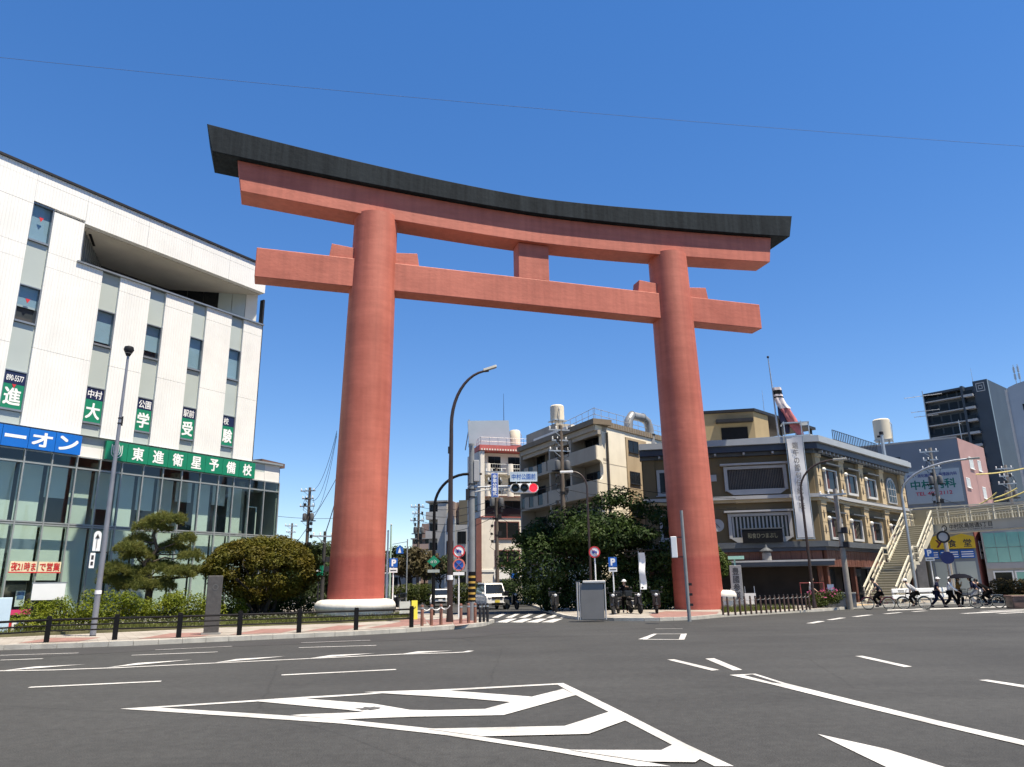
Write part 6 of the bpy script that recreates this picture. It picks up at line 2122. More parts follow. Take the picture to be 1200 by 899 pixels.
# ---- right island plants
isl = [(10.4, 38.9), (13.0, 41.0), (16.0, 43.4), (14.2, 45.0), (11.5, 43.5)]
xx = rng.uniform(9, 17, 9000); yy = rng.uniform(38, 46, 9000)
ok = inside(isl, xx, yy); xx, yy = xx[ok], yy[ok]; n = len(xx)
ang = rng.uniform(0, 6.28, n); hh = rng.uniform(0.08, 0.35, n)
P0 = np.stack([xx - np.cos(ang) * .016, yy - np.sin(ang) * .016, np.full(n, KZ)], 1)
P1 = np.stack([xx + np.cos(ang) * .016, yy + np.sin(ang) * .016, np.full(n, KZ)], 1)
P2 = np.stack([xx + rng.normal(size=n) * .06, yy + rng.normal(size=n) * .06, KZ + hh], 1)
raw_mesh('grass', np.stack([P0, P1, P2], 1).reshape(-1, 3), np.arange(n * 3).reshape(-1, 3), grass_m, kind='stuff', label='sparse grass behind the brown kerb posts', cat='grass')
fp_ = spot(967, 712, 47.5); fp_.z = KZ
fb = thing('flower_bush', 'low dark bush with pink flowers beside the brown lamp post', 'bush', Matrix.Translation(fp_))
cl = [(np.array([fp_.x + rng.uniform(-.9, .9), fp_.y + rng.uniform(-.6, .6), KZ + rng.uniform(.25, .75)]), np.array([.42, .4, .3])) for _ in range(14)]
P, d = clump_points(cl, 3200, 0.4, 1.0); P[:, 2] = np.maximum(P[:, 2], KZ)
V, Fc = leaf_quads(P, d + np.array([0, 0, .4]), 0.11); raw_mesh('foliage', V, Fc, hedge_leaf, fb)
P = P[d[:, 2] > 0.35][:150] + np.array([0, -.03, .06]); V, Fc = leaf_quads(P, unit_dirs(len(P)), 0.10, 0.9)
raw_mesh('blossom', V, Fc, leaf_mat('pink_blossom', (0.35, 0.06, 0.16), (0.55, 0.14, 0.28), (0.5, 0.1, 0.2), 0.3, 1), fb)
hp = spot(1187, 700, 62); hp.z = KZ
brown_hedge = leaf_mat('brownish_hedge_leaves', (0.028, 0.030, 0.010), (0.075, 0.062, 0.024), (0.10, 0.06, 0.03), 0.2, 1.5)
hedge_box('hedge', 'rounded brownish green hedge behind the stone planter at the right edge', facing(hp), -1.1, 4.5, 0, 1.8, 0.02, 1.55, 12000, 0.15, brown_hedge, 'street hedges')


# ================================================================== STREET FURNITURE
def gp(px, py, z=KZ):
    p = G(px, py, z)
    return p


# ---- black three rail fence along the left kerb
fence = thing('roadside_fence', 'low black three rail fence along the left kerb', 'fence', gp(280, 745))
fposts = [gp(-95, 763), gp(-22, 758.5), gp(54, 753), gp(134, 750), gp(209, 747.5), gp(280, 744.5), gp(350, 741.5), gp(417, 738.5), gp(482, 735.5)]
d_ = (fposts[-1] - fposts[0]).normalized()
for p in fposts:
    M = frame(p.x, p.y, math.degrees(math.atan2(d_.x, d_.y)))
    b = MB(M)
    b.box(-0.075, 0.075, -0.045, 0.045, KZ - 0.02, KZ + 0.74)
    b.extr([(-0.075, KZ + 0.74), (0.075, KZ + 0.74), (0.055, KZ + 0.79), (-0.055, KZ + 0.79)], -0.045, 0.045)
    b.build('post', black_paint, fence, bevel=0.008)
for z, r_ in ((0.67, 0.034), (0.50, 0.024), (0.34, 0.024)):
    for a, c in zip(fposts, fposts[1:]):
        b = MB(); b.tube([(a.x, a.y, KZ + z), (c.x, c.y, KZ + z)], r_, 8)
        b.build('rail', black_paint, fence, smooth=True)

# ---- timber bollards with a white chain at the corner, dark bollards beside them
def make_bollard(label, r_, h, m, band=False):
    t = thing('bollard', label, 'bollard', (0, 0, 0), None)
    b = MB(); b.lathe([(r_, 0), (r_, h - 0.05), (r_ * 0.85, h - 0.015), (r_ * 0.3, h)], (0, 0, 0), 12); b.build('post', m, t, smooth=True)
    b = MB(); b.lathe([(r_ * 1.08, h - 0.16), (r_ * 1.08, h - 0.10)], (0, 0, 0), 12); b.build('band', galv, t, smooth=True)
    return t


bol = make_bollard('reddish timber bollard by the kerb corner', 0.065, 0.80, wood_pole)
tops = []
where = ['nearest the black fence end', 'second from the black fence', 'third from the black fence', 'just right of the brown lamp post', 'below the no parking sign', 'beside the striped signal pole']
for i, (px, py) in enumerate(((494.5, 733.5), (505.5, 733), (516.7, 732.3), (540, 731), (549, 730.3), (556.8, 729.8))):
    p = gp(px, py)
    o = bol if i == 0 else copy_tree(bol, Matrix.Translation(p))
    if i == 0: bol.location = p
    o['label'] = 'reddish timber bollard ' + where[i]
    o['group'] = 'timber bollards at the kerb corner'
    tops.append(p + Vector((0, 0, 0.70)))
dbol = make_bollard('dark steel bollard at the pavement tip', 0.06, 0.78, dark_metal)
for i, (px, py) in enumerate(((562.6, 729.6), (567, 729.2), (571.3, 728.8))):
    p = gp(px, py)
    o = dbol if i == 0 else copy_tree(dbol, Matrix.Translation(p))
    if i == 0: dbol.location = p
    o['label'] = 'dark steel bollard at the pavement tip, ' + ('leftmost of three', 'middle of three', 'rightmost of three')[i]
    o['group'] = 'dark bollards at the pavement tip'


def sag(a, c, s, n=10):
    return [a + (c - a) * (i / n) - Vector((0, 0, s * 4 * (i / n) * (1 - i / n))) for i in range(n + 1)]


for i in range(3):
    b = MB(); b.tube(sag(tops[i], tops[i + 1] if i < 2 else gp(527, 733) + Vector((0, 0, 0.75)), 0.12), 0.018, 5)
    tag(b.build('chain', sign_white, None, smooth=True, origin=tops[i]), 'white chain sagging between timber bollards, ' + ('left span', 'middle span', 'span to the brown lamp')[i], 'chain', 'white chains between the bollards')

# ---- brown kerb posts along the right island with a thin chain
kp0 = thing('kerb_post', 'slim brown kerb post on the right island', 'post', (0, 0, 0))
b = MB(); b.lathe([(0.05, 0), (0.05, 0.74), (0.035, 0.78)], (0, 0, 0), 10); b.build('post', mat('kerb_post_brown', (0.055, 0.028, 0.02), 0.6, 0.2, 4), kp0, smooth=True)
b = MB(); b.ell((0, 0, 0.80), (0.045, 0.045, 0.04), 8, 6); b.build('finial', dark_metal, kp0, smooth=True)
xs_ = [840 + v / 7.5 for v in (57, 103, 165, 210, 255, 305, 350, 393, 438, 478, 520, 560, 600, 637, 680, 718, 755, 790, 820)]
ys_ = np.interp(xs_, [847, 853, 900, 950], [720.8, 721.6, 718.6, 714.6])
prev = None
for i, (px, py) in enumerate(zip(xs_, ys_)):
    p = gp(px, py)
    o = kp0 if i == 0 else copy_tree(kp0, Matrix.Translation(p))
    if i == 0: kp0.location = p
    o['label'] = 'slim brown kerb post in the chained row before the restaurant'
    o['group'] = 'brown kerb posts along the right island'
ch = MB()
pp = [gp(px, py) + Vector((0, 0, 0.70)) for px, py in zip(xs_, ys_)]
for a, c in zip(pp, pp[1:]): ch.tube(sag(a, c, 0.06, 6), 0.012, 4)
tag(ch.build('chain', galv, None, origin=pp[9]), 'thin pale chain linking the brown kerb posts on the right island', 'chain')


# ---- street lamps
def curve_path(p, fr, prof):
    return [fr @ Vector((x, 0, z)) for x, z in prof]


def arc(x0, z0, x1, z1, n=10):
    """quarter-ellipse from vertical at (x0, z0) to near horizontal at (x1, z1)"""
    return [(x0 + (x1 - x0) * (1 - math.cos(a)), z0 + (z1 - z0) * math.sin(a)) for a in np.linspace(0, math.pi / 2, n)]


p = G(108, 750)
F_ = facing(p)
lp = thing('street_lamp', 'tall slim grey lamp post with round head before the white office', 'street lamp', F_)
b = MB(F_); b.tube([(0, 0, 0.1), (0, 0, 3.0), (0, 0, 10.5)], [0.10, 0.092, 0.045], 14); b.build('pole', grey_paint, lp, smooth=True)
b = MB(F_); b.lathe([(0.07, 10.45), (0.13, 10.58), (0.19, 10.70), (0.16, 10.82), (0.06, 10.86)], (0, 0, 0), 16); b.build('lamp_head', dark_metal, lp, smooth=True)
b = MB(F_); b.lathe([(0.10, 10.535), (0.125, 10.56)], (0, 0, 0), 16); b.build('lens', sign_white, lp)
b = MB(F_); b.box(-0.1, 0.1, -0.1, 0.1, 0.1, 0.16); b.build('base_plate', dark_metal, lp)
b = MB(F_)
for z in (7.75, 7.95): b.lathe([(0.075, z), (0.075, z + 0.05)], (0, 0, 0), 12)
b.box(0.05, 0.11, -0.04, 0.04, 7.7, 8.05); b.build('clamp_box', dark_metal, lp)
b = MB(F_); b.lathe([(0.112, 1.55), (0.112, 1.68)], (0, 0, 0), 14); b.build('pale_tag', sign_white, lp)
sg = thing('parking_sign', 'pair of narrow black and white signs clamped on the grey lamp post', 'sign', F_ @ Matrix.Translation((-0.3, 0, 3.0)))
b = MB(F_); b.extr([(-0.36, 3.05)] + [(-0.24 - 0.12 * math.cos(a), 3.62 + 0.14 * math.sin(a)) for a in np.linspace(0, math.pi, 9)] + [(-0.12, 3.05)], -0.05, -0.02); b.build('upper_plate', sign_white, sg)
b = MB(F_); b.bar((-0.24, -0.056, 3.15), (-0.24, -0.056, 3.6), 0.05, 0.01); b.extr([(-0.31, 3.5), (-0.17, 3.5), (-0.24, 3.66)], -0.062, -0.052); b.build('arrow_print', letter_dark, sg)
b = MB(F_); b.box(-0.40, -0.24, -0.05, -0.02, 2.45, 2.98); b.build('lower_plate', sign_white, sg)
b = MB(F_); b.box(-0.36, -0.28, -0.056, -0.051, 2.55, 2.68).box(-0.36, -0.28, -0.056, -0.051, 2.75, 2.9); b.build('printed_mark', letter_dark, sg)
b = MB(F_); b.bar((-0.25, 0, 3.0), (0.15, 0, 3.0), 0.05); b.build('bracket', dark_metal, sg)

p = G(527, 733)
F_ = facing(p)
lp = thing('street_lamp', 'tall dark brown lamp post curving right over the corner', 'street lamp', F_)
prof = [(0, 0.1), (0, 3), (0, 6), (0.02, 8.3)] + [(0.02 + x, z) for x, z in arc(0, 8.8, 1.75, 11.45, 12)]
b = MB(F_); b.tube([F_.inverted() @ v for v in curve_path(p, F_, prof)], [0.125, 0.12, 0.105, 0.09] + [0.085 - 0.003 * i for i in range(12)], 14); b.build('pole', brown_paint, lp, smooth=True)
b = MB(F_); b.add(*[[( 1.5, -0.13, 11.40), (2.15, -0.13, 11.62), (2.15, 0.13, 11.62), (1.5, 0.13, 11.40), (1.5, -0.11, 11.52), (2.12, -0.09, 11.74), (2.12, 0.09, 11.74), (1.5, 0.11, 11.52)], [(0, 3, 2, 1), (4, 5, 6, 7), (0, 1, 5, 4), (1, 2, 6, 5), (2, 3, 7, 6), (3, 0, 4, 7)]]); b.build('lamp_head', mat('lamp_head_grey', (0.33, 0.33, 0.30), 0.5, 0.1, 4), lp, bevel=0.02)
b = MB(F_); b.lathe([(0.16, 0.12), (0.16, 0.2), (0.13, 0.6)], (0, 0, 0), 14); b.build('base_collar', brown_paint, lp, smooth=True)
b = MB(F_); b.box(-0.13, -0.05, -0.08, 0.08, 7.5, 7.8); b.build('junction_box', dark_metal, lp)
b = MB(F_); b.lathe([(0.128, 1.9), (0.128, 2.1)], (0, 0, 0), 14); b.build('pale_tag', sign_white, lp)

p = gp(507.5, 721)
F_ = facing(p)
lp = thing('street_lamp', 'shorter black lamp post curving right with a green diamond sign', 'street lamp', F_)
prof = [(0, 0.1), (0, 3), (0, 5.4)] + arc(0, 5.9, 1.9, 7.85, 12) + [(2.25, 7.88)]
b = MB(F_); b.tube([(x, 0, z) for x, z in prof], [0.10, 0.095, 0.085] + [0.08] * 13, 12); b.build('pole', black_paint, lp, smooth=True)
b = MB(F_); b.box(2.1, 2.7, -0.1, 0.1, 7.80, 7.90); b.build('lamp_head', dark_metal, lp, bevel=0.02)
gd = thing('diamond_sign', 'green diamond sign with white bicycle print on the black lamp post', 'sign', F_ @ Matrix.Translation((0, -0.12, 2.95)))
b = MB(F_); b.extr([(-0.36, 2.98), (0.0, 2.66), (0.36, 2.98), (0.0, 3.30)], -0.15, -0.12); b.build('panel', sign_green, gd)
b = MB(F_); b.torus_rect((-0.10, -0.158, 2.95), 0.05, 0.065, (0, 1, 0), 0.01, 14); b.torus_rect((0.10, -0.158, 2.95), 0.05, 0.065, (0, 1, 0), 0.01, 14); b.bar((-0.10, -0.158, 2.95), (0.03, -0.158, 3.05), 0.02, 0.01).bar((0.10, -0.158, 2.95), (0.05, -0.158, 3.08), 0.02, 0.01); b.build('bicycle_print', letter_white, gd)
b = MB(F_); b.box(-0.33, 0.33, -0.14, -0.11, 2.38, 2.54); b.build('sub_plate', mat('grey_plate', (0.30, 0.34, 0.33), 0.5, 0.1, 3), gd)


def arm_lamp(label, px, py, D, zbend, dx, ztop, m, r_=0.08, head='flat', z0=0.1):
    p = spot(px, py, D); p.z = 0
    F_ = facing(p)
    t = thing('street_lamp', label, 'street lamp', F_)
    prof = [(0, z0), (0, zbend * 0.5), (0, zbend)] + arc(0, zbend + 0.3, dx, ztop, 10)
    b = MB(F_); b.tube([(x, 0, z) for x, z in prof], [r_, r_ * 0.9, r_ * 0.8] + [r_ * 0.65] * 10, 10); b.build('pole', m, t, smooth=True)
    s_ = 1 if dx > 0 else -1
    b = MB(F_); b.box(min(dx, dx + 0.75 * s_), max(dx, dx + 0.75 * s_), -0.14, 0.14, ztop - 0.05, ztop + 0.07); b.build('lamp_head', sign_white if head == 'white' else mat('lamp_head_grey', (0.33, 0.33, 0.30), 0.5, 0.1, 4), t, bevel=0.03)
    b = MB(F_); b.lathe([(r_ * 1.5, z0), (r_ * 1.4, z0 + 0.35), (r_, z0 + 0.5)], (0, 0, 0), 10); b.build('base_collar', m, t, smooth=True)
    return t


arm_lamp('slim brown lamp rising out of the dark tree and curving left', 694, 719, 42.5, 6.6, -0.75, 7.85, brown_paint, 0.075, 'white')
arm_lamp('brown lamp post on the right island curving over the restaurant banner', 955, 714, 46.5, 6.4, 1.9, 8.35, brown_paint, 0.085)
arm_lamp('tall silver lamp arching right before the clinic sign', 1076, 706, 58, 6.9, 4.2, 9.35, galv, 0.11)

# tall silver pole behind the stair
p = spot(1062, 704, 69.5)
F_ = facing(p)
t = thing('steel_mast', 'tall silver mast between restaurant and footbridge stairs', 'pole', F_)
b = MB(F_); b.tube([(0, 0, 0.1), (0, 0, 6), (0, 0, 13.5)], [0.19, 0.17, 0.13], 12); b.build('pole', galv, t, smooth=True)
b = MB(F_); b.lathe([(0.17, 13.5), (0.17, 13.75), (0.05, 13.8)], (0, 0, 0), 10).box(-0.35, 0.0, -0.08, 0.08, 13.3, 13.45); b.build('cap', dark_metal, t)
b = MB(F_); b.ell((0.0, -0.25, 8.3), (0.13, 0.13, 0.13), 8, 6); b.build('camera_dome', sign_white, t)

# ---- signal pole with traffic light
p = G(553, 731)
F_ = facing(p)
sp = thing('signal_pole', 'grey signal pole with black and yellow bands near the corner', 'pole', F_)
b = MB(F_); b.tube([(0, 0, 0.1), (0, 0, 4), (0, 0, 8.15)], [0.155, 0.145, 0.125], 16); b.build('pole', mat('signal_pole_grey', (0.20, 0.21, 0.215), 0.5, 0.1, 3), sp, smooth=True)
b = MB(F_); b.lathe([(0.158, 0.95), (0.157, 2.25)], (0, 0, 0), 16); b.build('black_wrap', black_paint, sp, smooth=True)
for k in range(5):
    b = MB(F_); b.lathe([(0.163, 1.02 + k * 0.24), (0.163, 1.11 + k * 0.24)], (0, 0, 0), 16); b.build('yellow_band', mat('dull_yellow', (0.45, 0.28, 0.05), 0.6, 0.1, 3), sp, smooth=True)
b = MB(F_); b.tube([(0.0, -0.02, 6.08), (0.95, -0.02, 6.10), (1.9, -0.02, 6.12)], 0.045, 8).tube([(0.0, -0.02, 5.85), (1.0, -0.02, 6.0), (1.9, -0.02, 6.08)], 0.03, 6).tube([(-0.2, 0, 6.08), (0.2, 0, 6.08)], 0.06, 8); b.build('arm', galv, sp, smooth=True)
b = MB(F_); b.box(0.10, 0.36, -0.16, 0.16, 6.35, 7.35); b.build('control_box', greywhite, sp, bevel=0.02)
b = MB(F_)
for z in (5.6, 5.95, 6.2): b.lathe([(0.16, z), (0.16, z + 0.06)], (0, 0, 0), 12)
b.box(-0.28, -0.12, -0.12, 0.12, 5.5, 6.0); b.build('clamp', dark_metal, sp)
sig = thing('traffic_light', 'horizontal three lamp traffic light showing red over the side street', 'traffic light', F_ @ Matrix.Translation((2.45, -0.1, 6.0)))
x0, x1, zc = 1.78, 3.12, 6.0
b = MB(F_)
cap = 0.21
out = [(x0 + cap - cap * math.cos(a), zc + cap * math.sin(a)) for a in np.linspace(math.pi / 2, -math.pi / 2, 9)]
out = [(x0 + cap - cap * math.sin(a), zc + cap * math.cos(a)) for a in np.linspace(0, math.pi, 9)] + [(x1 - cap + cap * math.sin(a), zc - cap * math.cos(a)) for a in np.linspace(0, math.pi, 9)]
b.extr(out, -0.22, 0.06)
b.build('housing', sign_white, sig, bevel=0.02)
lens_off = mat('lens_dark', (0.010, 0.018, 0.016), 0.25, 0.2, 6)
lens_red = mat('lens_red_lit', (0.85, 0.01, 0.02), 0.3, 0.0, 3, emis=1.6)
for k, m in ((0, lens_off), (1, lens_off), (2, lens_red)):
    xc = x0 + 0.25 + k * 0.42
    b = MB(F_); b.lathe([(0.175, 0.0), (0.16, 0.03), (0.08, 0.05), (0.01, 0.055)], (xc, -0.225, zc), 20, 0, (0, -1, 0)); b.build('lens', m, sig, smooth=True)
    b = MB(F_)
    vs, fs = [], []
    aa = np.linspace(-0.25, math.pi + 0.25, 13)
    for yy in (-0.22, -0.46):
        for r_ in (0.20, 0.19):
            for a in aa: vs.append((xc + r_ * math.cos(a), yy if math.sin(a) > -0.1 or yy > -0.3 else yy, zc + r_ * math.sin(a)))
    nA = len(aa)
    for i in range(nA - 1):
        fs += [(i, i + 1, 2 * nA + i + 1, 2 * nA + i), (nA + i, 3 * nA + i, 3 * nA + i + 1, nA + i + 1), (2 * nA + i, 2 * nA + i + 1, 3 * nA + i + 1, 3 * nA + i)]
    b.add(vs, fs); b.build('visor', greywhite, sig)
ps = thing('place_name_sign', 'pale sign with blue place name characters above the traffic light', 'sign', F_ @ Matrix.Translation((2.45, -0.1, 6.6)))
b = MB(F_); b.box(1.80, 3.08, -0.14, -0.10, 6.32, 6.78); b.build('panel', mat('pale_blue_plate', (0.44, 0.52, 0.58), 0.5, 0.05, 2), ps)
text('中村公園前', F_, 2.44, 6.55, 1.12, 0.27, sign_blue, ps, y=-0.146, bold=0.012)
b = MB(F_); b.bar((2.1, -0.09, 6.15), (2.1, -0.09, 6.5), 0.04).bar((2.75, -0.09, 6.15), (2.75, -0.09, 6.5), 0.04); b.build('bracket', galv, ps)
vs_ = thing('vertical_sign', 'narrow blue vertical sign with white characters on the signal arm', 'sign', F_ @ Matrix.Translation((1.1, -0.1, 6.2)))
b = MB(F_); b.box(0.93, 1.22, -0.12, -0.08, 5.62, 6.72); b.build('panel', mat('sign_mid_blue', (0.05, 0.12, 0.42), 0.5, 0.06, 2), vs_)
b = MB(F_); b.box(0.905, 1.245, -0.10, -0.075, 5.595, 6.745); b.build('border', sign_white, vs_)
text('歩車分離式', F_, 1.075, 6.17, 0.19, 0.98, letter_white, vs_, y=-0.126, bold=0.05, vertical=True)

# slim pole with white pedestrian signal in front of the right pillar
p = gp(808, 727.5)
F_ = facing(p)
t = thing('signal_pole', 'slim grey pole standing before the right pillar', 'pole', F_)
b = MB(F_); b.tube([(0, 0, 0.1), (0, 0, 2.4), (0, 0, 4.55)], [0.075, 0.07, 0.062], 12); b.build('pole', mat('signal_pole_grey', (0.20, 0.21, 0.215), 0.5, 0.1, 3), t, smooth=True)
b = MB(F_)
for z in (2.65, 3.45): b.bar((-0.35, 0, z), (0.0, 0, z), 0.04)
for z in (0.7, 1.1, 1.5): b.box(0.07, 0.20, -0.03, 0.03, z, z + 0.1)
b.build('bracket', dark_metal, t)
ped = thing('pedestrian_signal', 'white boxed pedestrian signal seen edge on before the right pillar', 'traffic light', F_ @ Matrix.Translation((-0.35, 0, 2.7)))
b = MB(F_); b.box(-0.52, -0.28, -0.2, 0.12, 2.62, 3.48); b.build('housing', sign_white, ped, bevel=0.02)
b = MB(F_); b.box(-0.56, -0.525, -0.22, 0.0, 2.68, 3.02).box(-0.56, -0.525, -0.22, 0.0, 3.08, 3.42); b.build('hood', dark_metal, ped)


# ---- small road signs on posts
def sign_post(name, label, p, h, m=sign_white, r_=0.035):
    F_ = facing(p)
    t = thing(name, label, 'sign', F_)
    b = MB(F_); b.tube([(0, 0, 0.1), (0, 0, h)], r_, 8); b.build('post', m, t, smooth=True)
    return t, F_


def no_truck(F_, t, z, r_=0.30):
    b = MB(F_); b.disc((0, -0.05, z), r_, (0, 1, 0), 0.02, 28); o = b.build('disc', sign_white, t)
    b = MB(F_); b.torus_rect((0, -0.064, z), r_ * 0.78, r_, (0, 1, 0), 0.012, 28); b.build('red_ring', sign_red, o)
    b = MB(F_); s = r_ / 0.3
    b.extr([(-0.12 * s, z - 0.05 * s), (0.02 * s, z - 0.05 * s), (0.02 * s, z + 0.09 * s), (-0.12 * s, z + 0.09 * s)], -0.072, -0.064)
    b.extr([(0.03 * s, z - 0.05 * s), (0.13 * s, z - 0.05 * s), (0.13 * s, z + 0.01 * s), (0.09 * s, z + 0.05 * s), (0.03 * s, z + 0.05 * s)], -0.0725, -0.0645)
    for x in (-0.07, 0.08): b.disc((x * s, -0.069, z - 0.06 * s), 0.035 * s, (0, 1, 0), 0.009, 12)
    b.build('truck_print', sign_blue, o)
    b = MB(F_); q = r_ * 0.62; b.bar((-q, -0.079, z + q), (q, -0.079, z - q), 0.05 * s, 0.01); b.build('red_slash', sign_red, o)


def p_plate(F_, t, z, w=0.52, h=0.55, sub=True):
    b = MB(F_); b.box(-w / 2, w / 2, -0.06, -0.04, z - h / 2, z + h / 2); o = b.build('panel', sign_blue, t)
    text('P', F_, 0.02, z, None, h * 0.66, letter_white, t, y=-0.066, bold=0.12)
    if sub:
        b = MB(F_); b.box(-w / 2, w / 2, -0.06, -0.04, z - h / 2 - 0.26, z - h / 2 - 0.03); b.build('sub_plate', sign_white, t)
        b = MB(F_); b.box(-w * 0.38, w * 0.38, -0.068, -0.062, z - h / 2 - 0.17, z - h / 2 - 0.12); b.build('printed_line', letter_dark, t)


t, F_ = sign_post('no_truck_sign', 'no trucks sign above no parking sign on the corner post', gp(537.5, 724), 3.55)
no_truck(F_, t, 3.32, 0.31)
b = MB(F_); b.disc((0, -0.05, 2.66), 0.31, (0, 1, 0), 0.02, 28); o = b.build('no_parking_disc', sign_blue, t)
b = MB(F_); b.torus_rect((0, -0.064, 2.66), 0.235, 0.31, (0, 1, 0), 0.012, 28).bar((-0.19, -0.066, 2.85), (0.19, -0.066, 2.47), 0.055, 0.01).bar((-0.19, -0.0665, 2.47), (0.19, -0.0665, 2.85), 0.055, 0.011); b.build('red_cross', mat('faded_red', (0.55, 0.17, 0.13), 0.5, 0.1, 3), o)
b = MB(F_); b.box(-0.28, 0.28, -0.06, -0.04, 2.16, 2.31); b.build('sub_plate', sign_white, t)
t, F_ = sign_post('parking_sign', 'blue parking sign on a white post right of the left pillar', spot(459.5, 722, 40), 3.1)
p_plate(F_, t, 2.85, 0.42, 0.46)
t, F_ = sign_post('no_truck_sign', 'lone no trucks sign on a white post before the dark tree', spot(700, 722, 39.0), 3.4)
no_truck(F_, t, 3.2, 0.29)
t, F_ = sign_post('parking_sign', 'blue parking sign on a short post under the dark tree', spot(721, 722, 41.0), 2.95)
p_plate(F_, t, 2.75, 0.44, 0.5)
t, F_ = sign_post('parking_sign', 'small blue parking sign below the blue shop sign', spot(1097, 700, 60), 3.6, r_=0.04)
p_plate(F_, t, 3.35, 0.55, 0.55)
t, F_ = sign_post('round_sign', 'plain round blue sign on the grey post behind the umbrella', spot(1118, 700, 58), 4.9, greywhite, 0.05)
b = MB(F_); b.disc((0.0, -0.07, 2.95), 0.40, (0, 1, 0), 0.02, 28); b.build('disc', mat('deep_blue_disc', (0.012, 0.02, 0.12), 0.4, 0.1, 3), t)
b = MB(F_); b.torus_rect((-0.05, -0.07, 4.3), 0.28, 0.40, (0, 1, 0), 0.02, 28); b.build('dark_ring', dark_metal, t)
b = MB(F_); b.disc((-0.05, -0.068, 4.3), 0.275, (0, 1, 0), 0.015, 24); b.build('pale_disc', greywhite, t)
t, F_ = sign_post('crossing_sign', 'blue house shaped pedestrian crossing sign hanging over the far street', spot(476, 706, 62), 5.4, galv, 0.05)
b = MB(F_); b.extr([(-0.90, 4.25), (-0.30, 4.25), (-0.33, 4.68), (-0.6, 4.95), (-0.87, 4.68)], -0.06, -0.03); b.build('panel', sign_blue, t)
b = MB(F_); b.extr([(-0.74, 4.32), (-0.48, 4.32), (-0.6, 4.75)], -0.068, -0.062); b.build('triangle_print', letter_white, t)
b = MB(F_); b.bar((-1.2, 0, 5.0), (0, 0, 5.2), 0.05); b.build('arm', galv, t)
t, F_ = sign_post('direction_sign', 'small green square sign on a dark pole left of the left pillar', spot(372, 706, 52), 3.2, dark_metal, 0.05)
b = MB(F_); b.box(-0.42, 0.28, -0.08, -0.05, 2.45, 3.1); b.build('panel', sign_green, t)
b = MB(F_); b.box(-0.25, 0.1, -0.088, -0.082, 2.7, 2.85); b.build('printed_mark', letter_white, t)
for px, D, h, m, lab in ((452.5, 46, 4.9, sign_white, 'thin white pole just right of the left pillar'), (456, 50, 5.6, mat('pale_green_paint', (0.35, 0.48, 0.38), 0.5, 0.08, 3), 'thin pale green pole behind the parking sign')):
    p = spot(px, 710, D); F_ = facing(p)
    t = thing('slim_pole', lab, 'pole', F_)
    b = MB(F_); b.tube([(0, 0, 0), (0, 0, h)], [0.07, 0.05], 8); b.build('pole', m, t, smooth=True)
    b = MB(F_); b.lathe([(0.07, h), (0.03, h + 0.06)], (0, 0, 0), 8); b.build('cap', greywhite, t)

# ---- notice boards, slabs, cabinets
p = gp(247, 743.5)
F_ = facing(p, 0)
t = thing('stone_slab', 'upright dark stone marker slab behind the black fence', 'monument', F_)
slab_m = mat('dark_granite', (0.065, 0.062, 0.060), 0.55, 0.2, 8.0, bump=0.15, bscale=40)
b = MB(F_); b.box(-0.25, 0.25, -0.13, 0.13, 0.1, 2.12); b.build('slab', slab_m, t, bevel=0.02)
b = MB(F_); b.torus_rect((0.02, -0.134, 1.72), 0.07, 0.10, (0, 1, 0), 0.008, 18); b.build('carved_ring', mat('worn_carving', (0.10, 0.10, 0.10), 0.7, 0.1, 5), t)
b = MB(F_); b.box(-0.32, 0.32, -0.2, 0.2, 0.1, 0.19); b.build('plinth', concrete_dark, t)
p = spot(53, 722, 36.2); p.z = 0
F_ = facing(p, 12)
t = thing('notice_board', 'blank white notice board standing above the bright bushes', 'sign', F_)
b = MB(F_); b.box(-0.58, 0.58, -0.04, 0.0, 1.35, 1.98); b.build('panel', sign_white, t)
b = MB(F_)
for x in (-0.5, 0.5): b.bar((x, 0.04, 0.1), (x, 0.04, 2.0), 0.06)
b.build('leg', dark_metal, t)
b = MB(F_); b.bar((-0.62, 0, 2.01), (0.62, 0, 2.01), 0.06); b.build('top_rail', alu, t)
p = gp(-4, 746)
F_ = facing(p, 5)
t = thing('standing_sign', 'pale blue standing sign board cut by the left edge', 'sign', F_)
b = MB(F_); b.box(-0.75, 0.31, -0.04, 0.04, 0.2, 1.48); b.build('panel', mat('pale_blue_board', (0.45, 0.58, 0.68), 0.5, 0.05, 1.5), t, bevel=0.02)
b = MB(F_); b.box(-0.7, -0.6, -0.2, 0.2, 0.1, 0.19).box(0.25, 0.35, -0.2, 0.2, 0.1, 0.19); b.build('foot', dark_metal, t)
p = spot(18, 727, 34.5); p.z = 0
F_ = facing(p)
t = thing('air_conditioner', 'white outdoor unit with round fan and red side by the bush', 'air conditioner', F_)
b = MB(F_); b.box(-0.10, 0.30, -0.14, 0.14, BED_Z, BED_Z + 0.36); b.build('casing', sign_white, t, bevel=0.02)
b = MB(F_); b.disc((0.12, -0.15, BED_Z + 0.19), 0.13, (0, 1, 0), 0.02, 20); b.build('fan_grille', dark_metal, t)
b = MB(F_); b.box(-0.19, -0.105, -0.14, 0.14, BED_Z, BED_Z + 0.35); b.build('red_side_panel', sign_red, t)
p = gp(475, 725.5)
F_ = facing(p, -8)
t = thing('notice_board', 'low white framed notice board beside the left pillar base', 'sign', F_)
b = MB(F_); b.box(-0.3, 0.22, -0.03, 0.03, 0.35, 0.95); b.build('panel', mat('pale_board', (0.52, 0.54, 0.50), 0.6, 0.1, 3), t)
b = MB(F_)
for x in (-0.26, 0.18): b.bar((x, 0.02, 0.1), (x, 0.02, 1.0), 0.04)
b.build('leg', alu, t)
p = gp(485, 726)
